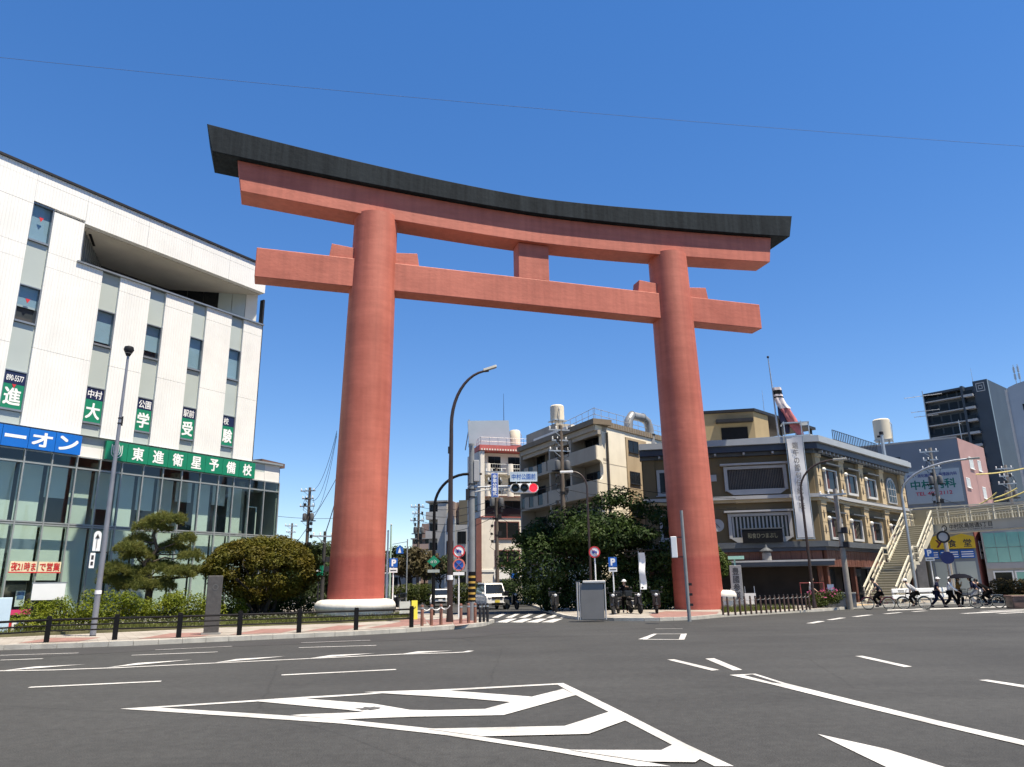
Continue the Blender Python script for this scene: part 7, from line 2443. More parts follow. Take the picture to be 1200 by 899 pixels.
F_ = facing(p, -5)
t = thing('yellow_sign', 'small bright yellow sandwich board at the fence end', 'sign', F_)
b = MB(F_); b.add([(-0.12, -0.15, 0.12), (0.16, -0.15, 0.12), (0.16, 0.0, 1.0), (-0.12, 0.0, 1.0), (-0.12, -0.12, 0.12), (0.16, -0.12, 0.12), (0.16, 0.03, 1.0), (-0.12, 0.03, 1.0)], [(0, 1, 2, 3), (7, 6, 5, 4), (0, 4, 5, 1), (1, 5, 6, 2), (2, 6, 7, 3), (3, 7, 4, 0)]); b.build('panel', mat('bright_yellow', (0.62, 0.55, 0.05), 0.5, 0.05, 2), t)
b = MB(F_); b.bar((-0.08, 0.25, 0.1), (-0.08, 0.03, 0.98), 0.03).bar((0.12, 0.25, 0.1), (0.12, 0.03, 0.98), 0.03); b.build('leg', dark_metal, t)
b = MB(F_); b.bar((-0.04, -0.075, 0.62), (0.08, -0.06, 0.72), 0.03, 0.02); b.build('printed_mark', letter_dark, t)
# grey cabinet with pale posts at the pavement tip
p = gp(695, 725.5)
F_ = facing(p)
t = thing('utility_cabinet', 'tall grey cabinet with pale cap at the pavement tip', 'cabinet', F_)
b = MB(F_); b.box(-0.52, 0.52, 0.0, 0.5, 0.1, 1.66); b.build('body', mat('cabinet_grey', (0.15, 0.15, 0.15), 0.6, 0.08, 1.5), t, bevel=0.02)
b = MB(F_); b.box(-0.40, 0.62, -0.06, 0.55, 1.663, 1.78); b.build('cap', mat('cap_pale', (0.50, 0.50, 0.49), 0.6, 0.1, 2), t, bevel=0.03)
for x in (-0.66, -0.56, 0.58): 
    b = MB(F_); b.tube([(x, 0.05, 0.1), (x, 0.05, 1.72)], 0.035, 8); b.build('side_post', greywhite, t, smooth=True)
p = spot(757, 712, 43.5)
F_ = facing(p)
t = thing('vertical_banner', 'narrow white vertical banner in the shade left of the right pillar', 'banner', F_)
b = MB(F_); b.tube([(-0.25, 0, 0.1), (-0.25, 0, 3.4)], 0.02, 6); b.build('pole', galv, t)
b = MB(F_)
vs, fs = [], []
for i in range(13):
    z = 1.3 + 2.0 * i / 12
    for x in (-0.24, -0.08, 0.10): vs.append((x + 0.03 * math.sin(i * .8), 0.05 * math.sin(i * 0.9 + x * 4), z))
for i in range(12):
    for k in range(2): fs.append((i * 3 + k, i * 3 + k + 1, i * 3 + 4 + k, i * 3 + 3 + k))
b.add(vs, fs); b.build('cloth', sign_white, t, smooth=True)
# inscribed stone pillar on the right island
p = spot(866, 714, 46.5)
F_ = facing(p)
t = thing('stone_pillar', 'inscribed grey stone pillar with mint green lamp cap right of the right pillar', 'monument', F_)
b = MB(F_); b.box(-0.33, 0.33, -0.3, 0.3, 0.1, 2.55); b.build('shaft', mat('pillar_granite', (0.26, 0.26, 0.26), 0.7, 0.12, 5, bump=0.2, bscale=25), t, bevel=0.02)
text('豊國参道', F_, 0, 1.55, 0.36, 1.75, letter_dark, t, y=-0.306, bold=0.03, vertical=True)
b = MB(F_); b.box(-0.5, 0.5, -0.45, 0.45, 0.1, 0.42); b.build('plinth', concrete_dark, t)
b = MB(F_); b.box(-0.35, 0.55, -0.25, 0.25, 2.9, 3.08).box(-0.05, 0.05, -0.05, 0.05, 2.55, 2.9); b.build('lamp_cap', mat('mint_green', (0.35, 0.62, 0.50), 0.5, 0.05, 2), t)
p = spot(880, 712, 49)
F_ = facing(p)
t = thing('a_board', 'white folding board by the inscribed stone pillar', 'sign', F_)
b = MB(F_); b.bar((-0.25, -0.25, 0.12), (-0.25, 0.05, 1.35), 0.04).bar((0.3, -0.25, 0.12), (0.3, 0.05, 1.35), 0.04); b.build('frame', alu, t)
b = MB(F_); b.box(-0.3, 0.35, -0.2, -0.15, 0.3, 0.95); b.build('panel', sign_white, t)
p = spot(988, 713, 48.5)
F_ = facing(p)
t = thing('low_wall', 'low grey concrete wall beside the pink flower bush', 'wall', F_)
b = MB(F_); b.box(-1.3, 0.75, 0, 0.5, 0.1, 0.85); b.build('wall', concrete_dark, t)
b = MB(F_); b.box(-1.34, 0.79, -0.04, 0.54, 0.853, 0.93); b.build('coping', concrete, t)
b = MB(F_); b.box(-0.7, -0.35, 0.1, 0.2, 0.932, 1.4); b.build('white_card', sign_white, t)
b = MB(F_); b.tube([(-2.2, 0.6, 0.2), (-2.2, 0.6, 1.5), (-0.9, 0.6, 1.5), (-0.9, 0.6, 0.2)], 0.03, 6); b.build('red_rail', mat('red_rail', (0.30, 0.06, 0.06), 0.5, 0.1, 3), t)
# stone planter at the right edge
p = G(1199, 713.2)
F_ = facing(p, -18)
t = thing('stone_planter', 'block shaped reddish marbled stone planter at the right edge', 'planter', F_)
marble = mat('red_marble', (0.15, 0.085, 0.065), 0.35, 0.75, 1.6, stretch=(1.0, 1, 2.4), detail=3)
b = MB(F_); b.box(-0.42, 1.6, 0, 1.2, 0.0, 0.60); b.build('block', marble, t, bevel=0.03)
b = MB(F_); b.box(-0.46, 1.64, -0.04, 1.24, 0.603, 0.68); b.build('rim', mat('planter_rim', (0.26, 0.16, 0.13), 0.5, 0.2, 2), t, bevel=0.02)
b = MB(F_); b.box(-0.3, 1.5, 0.12, 1.1, 0.62, 0.70); b.build('soil', soil, t)
# white guard rail before the stairs
ga, gc = spot(1047, 708, 54.0), spot(1112, 706, 58.5)
t = thing('guard_rail', 'white two beam guard rail before the footbridge stairs', 'guard rail', ga)
for z in (0.55, 0.92):
    b = MB(); b.bar((ga.x, ga.y, z), (gc.x, gc.y, z), 0.08, 0.26); b.build('beam', sign_white, t, bevel=0.03)
for k in range(4):
    q = ga + (gc - ga) * (k / 3)
    b = MB(); b.tube([(q.x + 0.08, q.y + 0.08, 0), (q.x + 0.08, q.y + 0.08, 1.0)], 0.06, 8); b.build('post', greywhite, t)


# ---- utility poles
def utility_pole(label, p, h, r_=0.16, m=None, arms=2, trans=True, seed=1, dark=False):
    random.seed(seed)
    F_ = facing(p, random.uniform(-25, 25))
    t = thing('utility_pole', label, 'utility pole', F_, 'utility poles')
    b = MB(F_); b.tube([(0, 0, 0), (0, 0, h)], [r_, r_ * 0.7], 12); b.build('pole', m or pole_concrete, t, smooth=True)
    for k in range(arms):
        z = h - 0.35 - k * 0.75
        w = 0.9 if k % 2 == 0 else 0.7
        b = MB(F_); b.box(-w, w * 0.7, -0.14, -0.06, z - 0.05, z + 0.05); b.bar((-w * 0.7, -0.1, z), (0, -0.1, z - 0.5), 0.04); b.build('crossarm', galv, t)
        b = MB(F_)
        for x in (-w * 0.92, -w * 0.4, w * 0.5): b.lathe([(0.03, z + 0.05), (0.06, z + 0.1), (0.04, z + 0.15), (0.06, z + 0.2), (0.03, z + 0.26)], (x, -0.1, 0), 8)
        tag(b.build('insulator', sign_white, t, smooth=True), kind='stuff')
    if trans:
        z = h - 3.2
        for s_ in (-1, 1):
            b = MB(F_); b.lathe([(0.19, z), (0.21, z + 0.08), (0.21, z + 0.56), (0.18, z + 0.64), (0.06, z + 0.7)], (s_ * (0.38 if s_ > 0 else 0.34), -0.1, 0), 14); b.build('transformer', mat('transformer_grey', (0.10, 0.105, 0.11), 0.5, 0.1, 3), t, smooth=True)
        b = MB(F_); b.box(-0.75, 0.75, -0.05, 0.05, z - 0.12, z - 0.02).tube([(0.45, -0.1, z + .9), (0.6, -.1, z + 1.5), (0.3, -.1, z + 2.4)], 0.02, 4).tube([(-0.45, -0.1, z + .9), (-0.6, -.1, z + 1.5), (-0.3, -.1, z + 2.4)], 0.02, 4); tag(b.build('platform', dark_metal, t), kind='stuff')
    if trans:                                   # switch gear, junction boxes and drooping leads
        b = MB(F_)
        for k in range(9):
            z = h - 1.2 - k * 0.62
            x = random.choice((-1, 1)) * random.uniform(0.2, 0.45)
            b.box(x - 0.10, x + 0.10, -0.2, 0.02, z, z + random.uniform(0.12, 0.34))
            b.tube([(x, -0.1, z), (x * 1.5, -0.15, z - 0.35), (0, -0.1, z - 0.75)], 0.014, 4)
        tag(b.build('switch_gear', dark_metal, t), kind='stuff')
    b = MB(F_)
    for k in range(int(h / 1.2)):
        z = 2.2 + k * 0.9
        if z < h - 0.5: b.bar((0, 0, z), ((0.26 if k % 2 else -0.26), 0, z), 0.025)
    for z in (h * 0.5, h * 0.62): b.lathe([(r_ * 1.05, z), (r_ * 1.05, z + 0.08)], (0, 0, 0), 10); b.box(0.1, 0.4, -0.15, 0.1, z, z + 0.35)
    tag(b.build('step_bolt', dark_metal, t), kind='stuff')
    return t, F_


brown_conc = mat('brownish_pole', (0.105, 0.085, 0.07), 0.85, 0.15, 4)
pu = {}
for key, px, D, h, r_, m, arms, tr, lab in (('mid', 663.5, 52, 12.6, 0.21, brown_conc, 3, True, 'thick brownish utility pole with transformers before the beige block'),
                                           ('u1', 356, 76, 11.3, 0.19, brown_conc, 3, True, 'utility pole with transformer above the dome tree'),
                                           ('u2', 337, 98, 9.6, 0.16, brown_conc, 2, False, 'distant thin utility pole left of the transformer pole'),
                                           ('u3', 377, 56, 5.6, 0.15, mat('black_pole', (0.03, 0.028, 0.027), 0.7, 0.1, 3), 1, False, 'dark utility pole close left of the left pillar'),
                                           ('u4', 489, 84, 10.6, 0.18, brown_conc, 3, True, 'utility pole with crossarms left of the far grey block'),
                                           ('ur', 995, 48.5, 6.9, 0.18, pole_concrete, 1, False, 'grey concrete utility pole before the restaurant side wall'),
                                           ('u5', 1119, 76, 13.0, 0.20, pole_concrete, 3, True, 'utility pole with crossarms in front of the clinic wall sign'),
                                           ('u6', 1208, 88, 12.4, 0.19, pole_concrete, 3, True, 'utility pole at the right edge with yellow cable guards'),
                                           ('u7', 583, 62, 11.2, 0.17, brown_conc, 3, True, 'cluttered utility pole before the white block with red trim')):
    p = spot(px, 702, D)
    pu[key] = (p, h)
    utility_pole(lab, p, h, r_, m, arms, tr, seed=len(pu))


# ---- overhead wires
def wire(label, a, c, s, r_=0.02, m=None, group='overhead wires', n=20):
    b = MB(); b.tube(sag(Vector(a), Vector(c), s, n), r_, 4)
    return tag(b.build('power_cable', m or black_paint, None, origin=a), label, 'cable', group)


def top(k, dz=0.3): return Vector((pu[k][0].x, pu[k][0].y, pu[k][1] - dz))


wl = spot(-120, 55, 26); wl.z = hgt(-120, 55, wl)
wr = spot(1330, 180, 34); wr.z = hgt(1330, 180, wr)
wire('single thin wire crossing the whole sky above the gate', wl, wr, 0.25, 0.0065, mat('grey_wire', (0.10, 0.10, 0.11), 0.6, 0.05, 1), None, 40)
off = Vector((-19, 40, 0))
for k, dz in enumerate((0.3, 1.0, 1.8)):
    e = spot(396, 480, 70); e.z = hgt(396, 505 + k * 3, e)
    wire(('upper', 'middle', 'lowest')[k] + ' sagging wire between transformer pole and left pillar', top('u1', dz), e, 1.6 + 0.7 * k, 0.022)
e = spot(396, 610, 60); e.z = hgt(396, 600, e)
wire('thick dark wire rising right from the dark pole', top('u3', 0.2), e + Vector((0, 0, 2.0)), 0.15, 0.035)
a = spot(330, 688, 70); a.z = hgt(330, 655, a)
wire('wire rising from the dome tree towards the left pillar', a, e + Vector((0, 0, 3.2)), 0.5, 0.022)
a = spot(300, 620, 100); a.z = hgt(320, 602, a); c = spot(400, 600, 100); c.z = hgt(400, 607, c)
wire('level wire far behind the left pillar', a, c, 0.3, 0.025)
for k in range(4):
    wire(('topmost', 'second', 'third', 'lowest')[k] + ' wire from the far pole towards the signal pole', top('u4', 0.3 + 0.75 * k), Vector((pu['u7'][0].x, pu['u7'][0].y, 8.6 - 0.45 * k)), 0.6 + 0.1 * k, 0.022)
for k in range(3):
    wire(('upper', 'middle', 'lower')[k] + ' wire strung before the white block with red trim', Vector((pu['u7'][0].x, pu['u7'][0].y, 9.5 - 1.1 * k)), top('mid', 4.0 + 1.2 * k), 0.5 + 0.2 * k, 0.02)
    wire(('upper', 'middle', 'lower')[k] + ' wire from the brownish pole past the beige block', top('mid', 3.4 + 1.1 * k), Vector((14.5, 48.8, 6.9 - 0.3 * k)), 0.4, 0.018)
    wire(('upper', 'middle', 'lower')[k] + ' wire along the restaurant side wall', Vector((pu['ur'][0].x, pu['ur'][0].y, 6.6 - 0.25 * k)), top('u5', 5.4 + 0.5 * k), 0.3, 0.018)
    wire(('upper', 'middle', 'lower')[k] + ' wire crossing before the clinic wall sign', top('u5', 4.4 + 0.9 * k), top('u6', 4.0 + 0.9 * k), 0.6, 0.02)
guard = mat('yellow_cable_guard', (0.50, 0.44, 0.16), 0.6, 0.1, 3)
for w_, (ax, ay, cx, cy, D) in zip(('short steep', 'longer lower', 'topmost nearly level', 'rightmost'), ((1145, 592, 1168, 577, 80), (1160, 585, 1192, 572, 80), (1140, 556, 1200, 549, 84), (1165, 588, 1205, 574, 78))):
    a = spot(ax, ay, D); a.z = hgt(ax, ay, a); c = spot(cx, cy, D); c.z = hgt(cx, cy, c)
    wire(w_ + ' yellow guarded cable above the footbridge', a, c, 0.12, 0.06, guard, 'yellow guarded cables')

# ================================================================== FOOTBRIDGE
FS = frame(22.9, 50.6, 45)
fb_ = thing('footbridge', 'cream steel pedestrian footbridge with stairs at the right', 'footbridge', FS)
creamst = mat('cream_steel', (0.50, 0.475, 0.385), 0.5, 0.06, 1.0, dirt=(0.34, 0.31, 0.24, 0.4))
SW = 2.0
flights = ((0.0, 4.26, KZ, 2.80, 16), (5.22, 9.57, 2.80, 5.50, 17))
for x0, x1, z0, z1, n in flights:
    for s_, y in (('a', -0.02), ('b', -SW + 0.02)):
        b = MB(FS); b.extr([(x0 - 0.1, z0 - 0.02), (x0 + 0.25, z0 - 0.02), (x1 + 0.1, z1 - 0.42), (x1 + 0.1, z1 + 0.12), (x1, z1 + 0.12), (x0 - 0.1, z0 + 0.22)], y - 0.05, y + 0.05); b.build('stringer', creamst, fb_)
    for k in range(n):
        xa, xb = x0 + (x1 - x0) * k / n, x0 + (x1 - x0) * (k + 1) / n
        za = z0 + (z1 - z0) * (k + 1) / n
        b = MB(FS); b.box(xa - 0.03, xb, -SW + 0.08, -0.08, za - 0.05, za); b.build('step', creamst, fb_)
        b = MB(FS); b.box(xa + 0.02, xa + 0.035, -SW + 0.081, -0.081, za - (z1 - z0) / n + 0.002, za - 0.052); b.build('riser', mat('riser_olive', (0.22, 0.205, 0.15), 0.7, 0.08, 2), fb_)
b = MB(FS); b.box(4.31, 5.27, -SW, 0.0, 2.58, 2.80); b.build('landing', creamst, fb_)
b = MB(FS); b.box(9.62, 11.85, -SW - 0.1, 0.1, 5.2, 5.50); b.build('landing', creamst, fb_)


def stair_rail(pts, y, posts):
    for a, c in zip(pts, pts[1:]):
        L = math.hypot(c[0] - a[0], c[1] - a[1])
        for h, r_ in ((0.98, 0.05), (0.54, 0.03)):
            b = MB(FS); b.bar((a[0], y, a[1] + h), (c[0], y, c[1] + h), r_ * 2, r_ * 2); b.build('handrail', creamst, fb_)
        n = max(1, round(L / 1.25))
        for k in range(n + 1):
            t_ = k / n
            x, z = a[0] + (c[0] - a[0]) * t_, a[1] + (c[1] - a[1]) * t_
            if k < n or c is pts[-1]:
                b = MB(FS); b.box(x - 0.035, x + 0.035, y - 0.035, y + 0.035, z + 0.02, z + 0.95); b.build('rail_post', creamst, fb_)
        if True:
            n2 = int(L / 0.28)
            b = MB(FS)
            for k in range(1, n2):
                t_ = k / n2
                x, z = a[0] + (c[0] - a[0]) * t_, a[1] + (c[1] - a[1]) * t_
                b.box(x - 0.010, x + 0.010, y - 0.010, y + 0.010, z + 0.1, z + 0.52)
            if n2 > 1: tag(b.build('balusters', creamst, fb_), kind='stuff')


rail_pts = [(0.0, 0.18), (4.31, 2.82), (5.27, 2.82), (9.57, 5.52)]
stair_rail(rail_pts + [(11.75, 5.52)], 0.0, None)
stair_rail(rail_pts, -SW, None)
po = FS @ Vector((10.7, -SW, 0))
FD = frame(po.x, po.y, 157)
b = MB(FD); b.box(-0.2, 42, -1.0, 1.0, 4.86, 5.49); b.build('deck_girder', mat('girder_grey', (0.52, 0.50, 0.42), 0.6, 0.06, 0.8, dirt=(0.38, 0.36, 0.3, 0.4)), fb_)
b = MB(FD); b.box(-0.2, 42, -1.05, -1.002, 4.80, 4.87).box(-0.2, 42, -1.05, -1.002, 5.43, 5.51); b.build('girder_flange', creamst, fb_)
for y in (-0.96, 0.96):
    for h, r_ in ((1.0, 0.045), (0.84, 0.025), (0.54, 0.025)):
        b = MB(FD); b.bar((0, y, 5.49 + h), (42, y, 5.49 + h), r_ * 2, r_ * 2); b.build('handrail', creamst, fb_)
    for k in range(22):
        b = MB(FD); x = k * 1.7; b.box(x - 0.035, x + 0.035, y - 0.035, y + 0.035, 5.495, 6.46); b.build('rail_post', creamst, fb_)
b = MB(FD)
for k in range(150): 
    x = 0.2 + k * 0.22; b.box(x - 0.012, x + 0.012, -0.97, -0.95, 5.5, 6.0)
tag(b.build('balusters', creamst, fb_), kind='stuff')
screen = mat('olive_screen', (0.21, 0.19, 0.135), 0.7, 0.08, 1.0)
FSC = frame(*(FS @ Vector((11.8, 0.1, 0))).xy, 123)
for k in range(4):
    b = MB(FSC); b.box(0.05 + k * 1.85, 1.82 + k * 1.85, -0.03, 0.03, 5.6, 6.85); b.build('screen_panel', screen, fb_)
    b = MB(FSC); b.box(-0.05 + k * 1.85, 0.045 + k * 1.85, -0.06, 0.06, 5.3, 6.93); b.build('screen_post', creamst, fb_)
b = MB(FSC); b.box(-0.06, 7.5, -0.06, 0.06, 6.935, 7.02); b.build('screen_rail', creamst, fb_)
b = MB(FSC); b.box(-0.3, 7.6, -1.5, 0.1, 5.22, 5.47); b.build('landing', creamst, fb_)
b = MB(FSC); b.box(7.42, 7.54, -0.06, 0.06, 5.3, 6.93); b.build('screen_post', creamst, fb_)
x0, z0 = onf(FD, 1113, 620, -1.0); x1, z1 = onf(FD, 1163, 616, -1.0)
text('中村区鳥居通5丁目', FD, (x0 + x1) / 2, 5.24, x1 - x0, 0.34, letter_dark, fb_, y=-1.008, bold=0.03)
text('Nakamura-ku Toriidori 5-chome', FD, (x0 + x1) / 2, 4.98, x1 - x0, 0.10, letter_dark, fb_, y=-1.008, bold=0.02)
xe, ze = onf(FD, 1107, 621, -1.0)
b = MB(FD); b.torus_rect((xe, -1.008, 5.18), 0.15, 0.22, (0, 1, 0), 0.008, 20).bar((xe, -1.008, 5.18), (xe + 0.21, -1.008, 4.96), 0.06, 0.01); b.build('emblem', letter_dark, fb_)
for x, y in ((18, 0.2), (34, 0.2)):
    b = MB(FD); b.lathe([(0.38, 0.1), (0.38, 4.85)], (x, y, 0), 16); b.build('column', mat('column_olive', (0.24, 0.225, 0.18), 0.7, 0.08, 1.0), fb_, smooth=True)
b = MB(FS); b.lathe([(0.18, 0.1), (0.18, 2.55)], (4.8, -SW / 2, 0), 12).lathe([(0.25, 0.1), (0.25, 5.2)], (10.7, -SW / 2, 0), 12); b.build('column', MATS['column_olive'], fb_, smooth=True)


# ================================================================== VEHICLES
car_white = mat('car_white_paint', (0.70, 0.70, 0.69), 0.25, 0.02, 1.0, coat=0.5)
car_glass = mat('car_glass', (0.012, 0.015, 0.018), 0.05, 0.05, 1.0, spec=0.5)
lamp_glass = mat('headlight_glass', (0.55, 0.57, 0.58), 0.1, 0.1, 8, spec=0.8)
plate_y = mat('yellow_number_plate', (0.62, 0.50, 0.06), 0.5, 0.05, 3)
chrome = mat('chrome', (0.6, 0.6, 0.6), 0.2, 0.05, 3, metal=1.0)


def loft(b, secs):
    """rings (same count) joined into a closed hull"""
    n = len(secs[0])
    vs = [p for s_ in secs for p in s_]
    fs = []
    for i in range(len(secs) - 1):
        for k in range(n):
            k2 = (k + 1) % n
            fs.append((i * n + k, i * n + k2, (i + 1) * n + k2, (i + 1) * n + k))
    fs += [tuple(range(n - 1, -1, -1)), tuple((len(secs) - 1) * n + k for k in range(n))]
    b.add(vs, fs)


def car(name, label, M, L, W_, prof_low, prof_cab, belt, roof_in, wheel_x, wr, plate, kind):
    """x forward. prof_low: (x, z) outline of the lower body; prof_cab: outline of glasshouse"""
    t = thing(name, label, 'van' if kind == 'van' else 'car', M)
    h = W_ / 2
    b = MB(M)
    ys = [-h, -h * 0.985, h * 0.985, h]
    secs = []
    for y in (-h, -h + 0.06, h - 0.06, h):
        inset = 0.05 if abs(y) == h else 0.0
        secs.append([(x * (1 - inset * 0.4), y, z + (inset * 0.6 if z < 0.4 else -inset * 0.4)) for x, z in prof_low])
    loft(b, secs)
    b.build('body', car_white, t, bevel=0.03)
    b = MB(M)
    zmax = max(z for _, z in prof_cab)
    def yy(z): return h * 0.97 - roof_in * (z - belt) / (zmax - belt)
    left = [(x, yy(z), z) for x, z in prof_cab]
    right = [(x, -yy(z), z) for x, z in prof_cab]
    loft(b, [right, left])
    b.build('cabin', car_white, t, bevel=0.03)
    # windscreen, rear and side glass stand a hair proud of the cabin
    def lerp(a, c, u): return (a[0] + (c[0] - a[0]) * u, a[1] + (c[1] - a[1]) * u)
    f0, f1 = prof_cab[1], prof_cab[2]          # foot and head of windscreen
    a, c = lerp(f0, f1, 0.08), lerp(f0, f1, 0.90)
    b = MB(M); ya, yc = yy(a[1]) - 0.07, yy(c[1]) - 0.07
    b.add([(a[0] + .012, -ya, a[1]), (a[0] + .012, ya, a[1]), (c[0] + .012, yc, c[1]), (c[0] + .012, -yc, c[1]), (a[0] - .01, -ya, a[1]), (a[0] - .01, ya, a[1]), (c[0] - .01, yc, c[1]), (c[0] - .01, -yc, c[1])], [(0, 1, 2, 3), (7, 6, 5, 4), (0, 4, 5, 1), (1, 5, 6, 2), (2, 6, 7, 3), (3, 7, 4, 0)])
    b.build('windscreen', car_glass, t)
    xr, xf = prof_cab[0][0] + 0.18, f1[0] - 0.05
    for s_ in (-1, 1):
        xm = (xr + xf) / 2
        for xa, xb in ((xr, xm - 0.04), (xm + 0.04, xf + 0.12)):
            z0, z1 = belt + 0.05, zmax - 0.12
            b = MB(M)
            y0, y1 = yy(z0) * s_, yy(z1) * s_
            o_ = 0.012 * s_
            xb2 = min(xb, xf - 0.02)
            b.add([(xa, y0 + o_, z0), (xb, y0 + o_, z0), (xb2, y1 + o_, z1), (xa, y1 + o_, z1), (xa, y0 - o_, z0), (xb, y0 - o_, z0), (xb2, y1 - o_, z1), (xa, y1 - o_, z1)], [(0, 1, 2, 3), (7, 6, 5, 4), (0, 4, 5, 1), (1, 5, 6, 2), (2, 6, 7, 3), (3, 7, 4, 0)])
            b.build('side_window', car_glass, t)
    for x in wheel_x:
        for s_ in (-1, 1):
            b = MB(M); b.lathe([(wr * .6, -0.1), (wr, -0.09), (wr, 0.09), (wr * .6, 0.1)], (x, s_ * (h - 0.10), wr), 18, 0, (0, 1, 0)); w_ = b.build('wheel', rubber, t, smooth=True)
            b = MB(M); b.disc((x, s_ * (h - 0.005), wr), wr * 0.62, (0, 1, 0), 0.03, 14); b.build('rim', chrome, w_)
    xf_ = max(x for x, _ in prof_low)
    zh = belt - 0.22
    for s_ in (-1, 1):
        b = MB(M); b.ell((xf_ - 0.07, s_ * (h - 0.24), zh), (0.10, 0.17, 0.10), 12, 8); b.build('headlight', lamp_glass, t, smooth=True)
        b = MB(M); b.box(f0[0] - 0.15, f0[0] - 0.02, s_ * (h + 0.02) - (0.16 if s_ < 0 else 0), s_ * (h + 0.02) + (0.16 if s_ > 0 else 0), belt + 0.02, belt + 0.17); b.build('mirror', car_white if kind == 'van' else black_paint, t, bevel=0.02)
        b = MB(M); b.box(xf_ - 0.05, xf_ + 0.012, s_ * (h - 0.3) - 0.09, s_ * (h - 0.3) + 0.09, 0.36, 0.44); b.build('fog_lamp', dark_metal, t)
    b = MB(M); b.box(xf_ - 0.06, xf_ + 0.018, -h * 0.5, h * 0.5, zh - 0.10, zh + 0.06); b.build('grille', dark_metal, t)
    b = MB(M); b.box(xf_ - 0.05, xf_ + 0.022, -h * 0.5, h * 0.5, 0.30, 0.46); b.build('lower_grille', black_paint, t)
    b = MB(M); b.box(xf_ - 0.02, xf_ + 0.03, -0.17, 0.17, 0.48, 0.64); b.build('number_plate', plate, t)
    b = MB(M); b.bar((f0[0] - 0.02, -0.4, f0[1] + 0.03), (f0[0] - 0.14, 0.1, f0[1] + 0.10), 0.02); b.build('wiper', black_paint, t)
    return t


pv = spot(576, 712, 56.5)
car('van', 'small boxy white van driving out of the side street', frame(pv.x, pv.y, 180 - 16), 3.4, 1.6,
    [(-1.7, 0.32), (1.62, 0.28), (1.72, 0.40), (1.70, 0.80), (1.60, 0.98), (1.05, 1.04), (-1.7, 1.04)],
    [(-1.68, 1.02), (1.12, 1.02), (0.62, 1.82), (-1.55, 1.86)], 1.04, 0.12, (1.18, -1.15), 0.30, plate_y, 'van')
pc = spot(517, 711, 66)
car('parked_car', 'white sedan half hidden behind the brown lamp post', frame(pc.x, pc.y, 180 - 4), 4.4, 1.75,
    [(-2.2, 0.32), (2.08, 0.26), (2.2, 0.38), (2.18, 0.66), (2.0, 0.80), (1.0, 0.92), (-2.1, 0.95), (-2.2, 0.8)],
    [(-1.6, 0.93), (1.05, 0.91), (0.25, 1.43), (-0.9, 1.46)], 0.93, 0.22, (1.35, -1.35), 0.31, sign_white, 'car')


# ---- scooters under the trees
def make_scooter():
    t = thing('scooter', '', 'scooter', Matrix.Identity(4), 'parked scooters')
    for x in (-0.58, 0.62):
        b = MB(); b.lathe([(0.12, -0.05), (0.23, -0.05), (0.25, 0), (0.23, 0.05), (0.12, 0.05)], (x, 0, 0.25), 16, 0, (0, 1, 0)); w_ = b.build('wheel', rubber, t, smooth=True)
        b = MB(); b.disc((x, 0, 0.25), 0.13, (0, 1, 0), 0.09, 12); b.build('rim', galv, w_)
    sc_paint = mat('scooter_paint', (0.008, 0.009, 0.011), 0.3, 0.2, 3, coat=0.4)
    b = MB(); b.extr([(-0.85, 0.55), (-0.75, 0.42), (-0.35, 0.38), (-0.15, 0.28), (0.3, 0.28), (0.32, 0.36), (0.0, 0.38), (-0.12, 0.66), (-0.8, 0.70)], -0.16, 0.16); b.build('body', sc_paint, t, bevel=0.04)
    b = MB(); b.extr([(0.30, 0.30), (0.42, 0.40), (0.46, 0.95), (0.38, 1.0), (0.28, 0.7)], -0.2, 0.2); b.build('front_shield', sc_paint, t, bevel=0.03)
    b = MB(); b.extr([(-0.82, 0.70), (-0.1, 0.68), (-0.15, 0.78), (-0.75, 0.82)], -0.14, 0.14); b.build('saddle', rubber, t, bevel=0.04)
    b = MB(); b.tube([(0.62, 0.0, 0.25), (0.44, 0, 0.9), (0.38, 0, 1.02)], 0.035, 8).tube([(0.32, -0.33, 1.05), (0.40, 0, 1.03), (0.32, 0.33, 1.05)], 0.02, 8); b.build('handlebar', dark_metal, t, smooth=True)
    b = MB(); b.ell((0.49, 0, 0.92), (0.06, 0.09, 0.08), 10, 8); b.build('headlight', lamp_glass, t, smooth=True)
    b = MB(); b.box(-1.0, -0.72, -0.2, 0.2, 0.84, 1.14); b.build('top_box', sc_paint, t, bevel=0.03)
    for s_ in (-1, 1):
        b = MB(); b.tube([(0.34, s_ * 0.25, 1.05), (0.34, s_ * 0.3, 1.25)], 0.01, 5).ell((0.33, s_ * 0.32, 1.28), (0.02, 0.07, 0.05), 8, 6); b.build('mirror', dark_metal, t, smooth=True)
    b = MB(); b.extr([(0.38, 0.46), (0.62, 0.56), (0.84, 0.44), (0.82, 0.40), (0.6, 0.50), (0.4, 0.40)], -0.07, 0.07); b.build('mudguard', sc_paint, t)
    return t


scoot = make_scooter()
for i, (px, py, D, az, lab) in enumerate(((722, 722, 40.0, 200, 'dark scooter parked below the blue parking sign'), (745, 722, 40.3, 165, 'dark scooter parked in the middle under the dark tree'), (770, 722, 40.6, 188, 'dark scooter parked nearest the right pillar'),
                                          (466, 712, 50, 195, 'dark scooter parked beside the left pillar base'), (600, 712, 50, 150, 'dark scooter parked in the shade right of the white van'), (650, 716, 44, 175, 'dark scooter parked left of the grey cabinet'))):
    p = spot(px, py, D); p.z = KZ
    M = frame(p.x, p.y, az, KZ)
    o = scoot if i == 0 else copy_tree(scoot, M)
    if i == 0: scoot.matrix_world = M; WM[scoot.name] = M
    o['label'] = lab


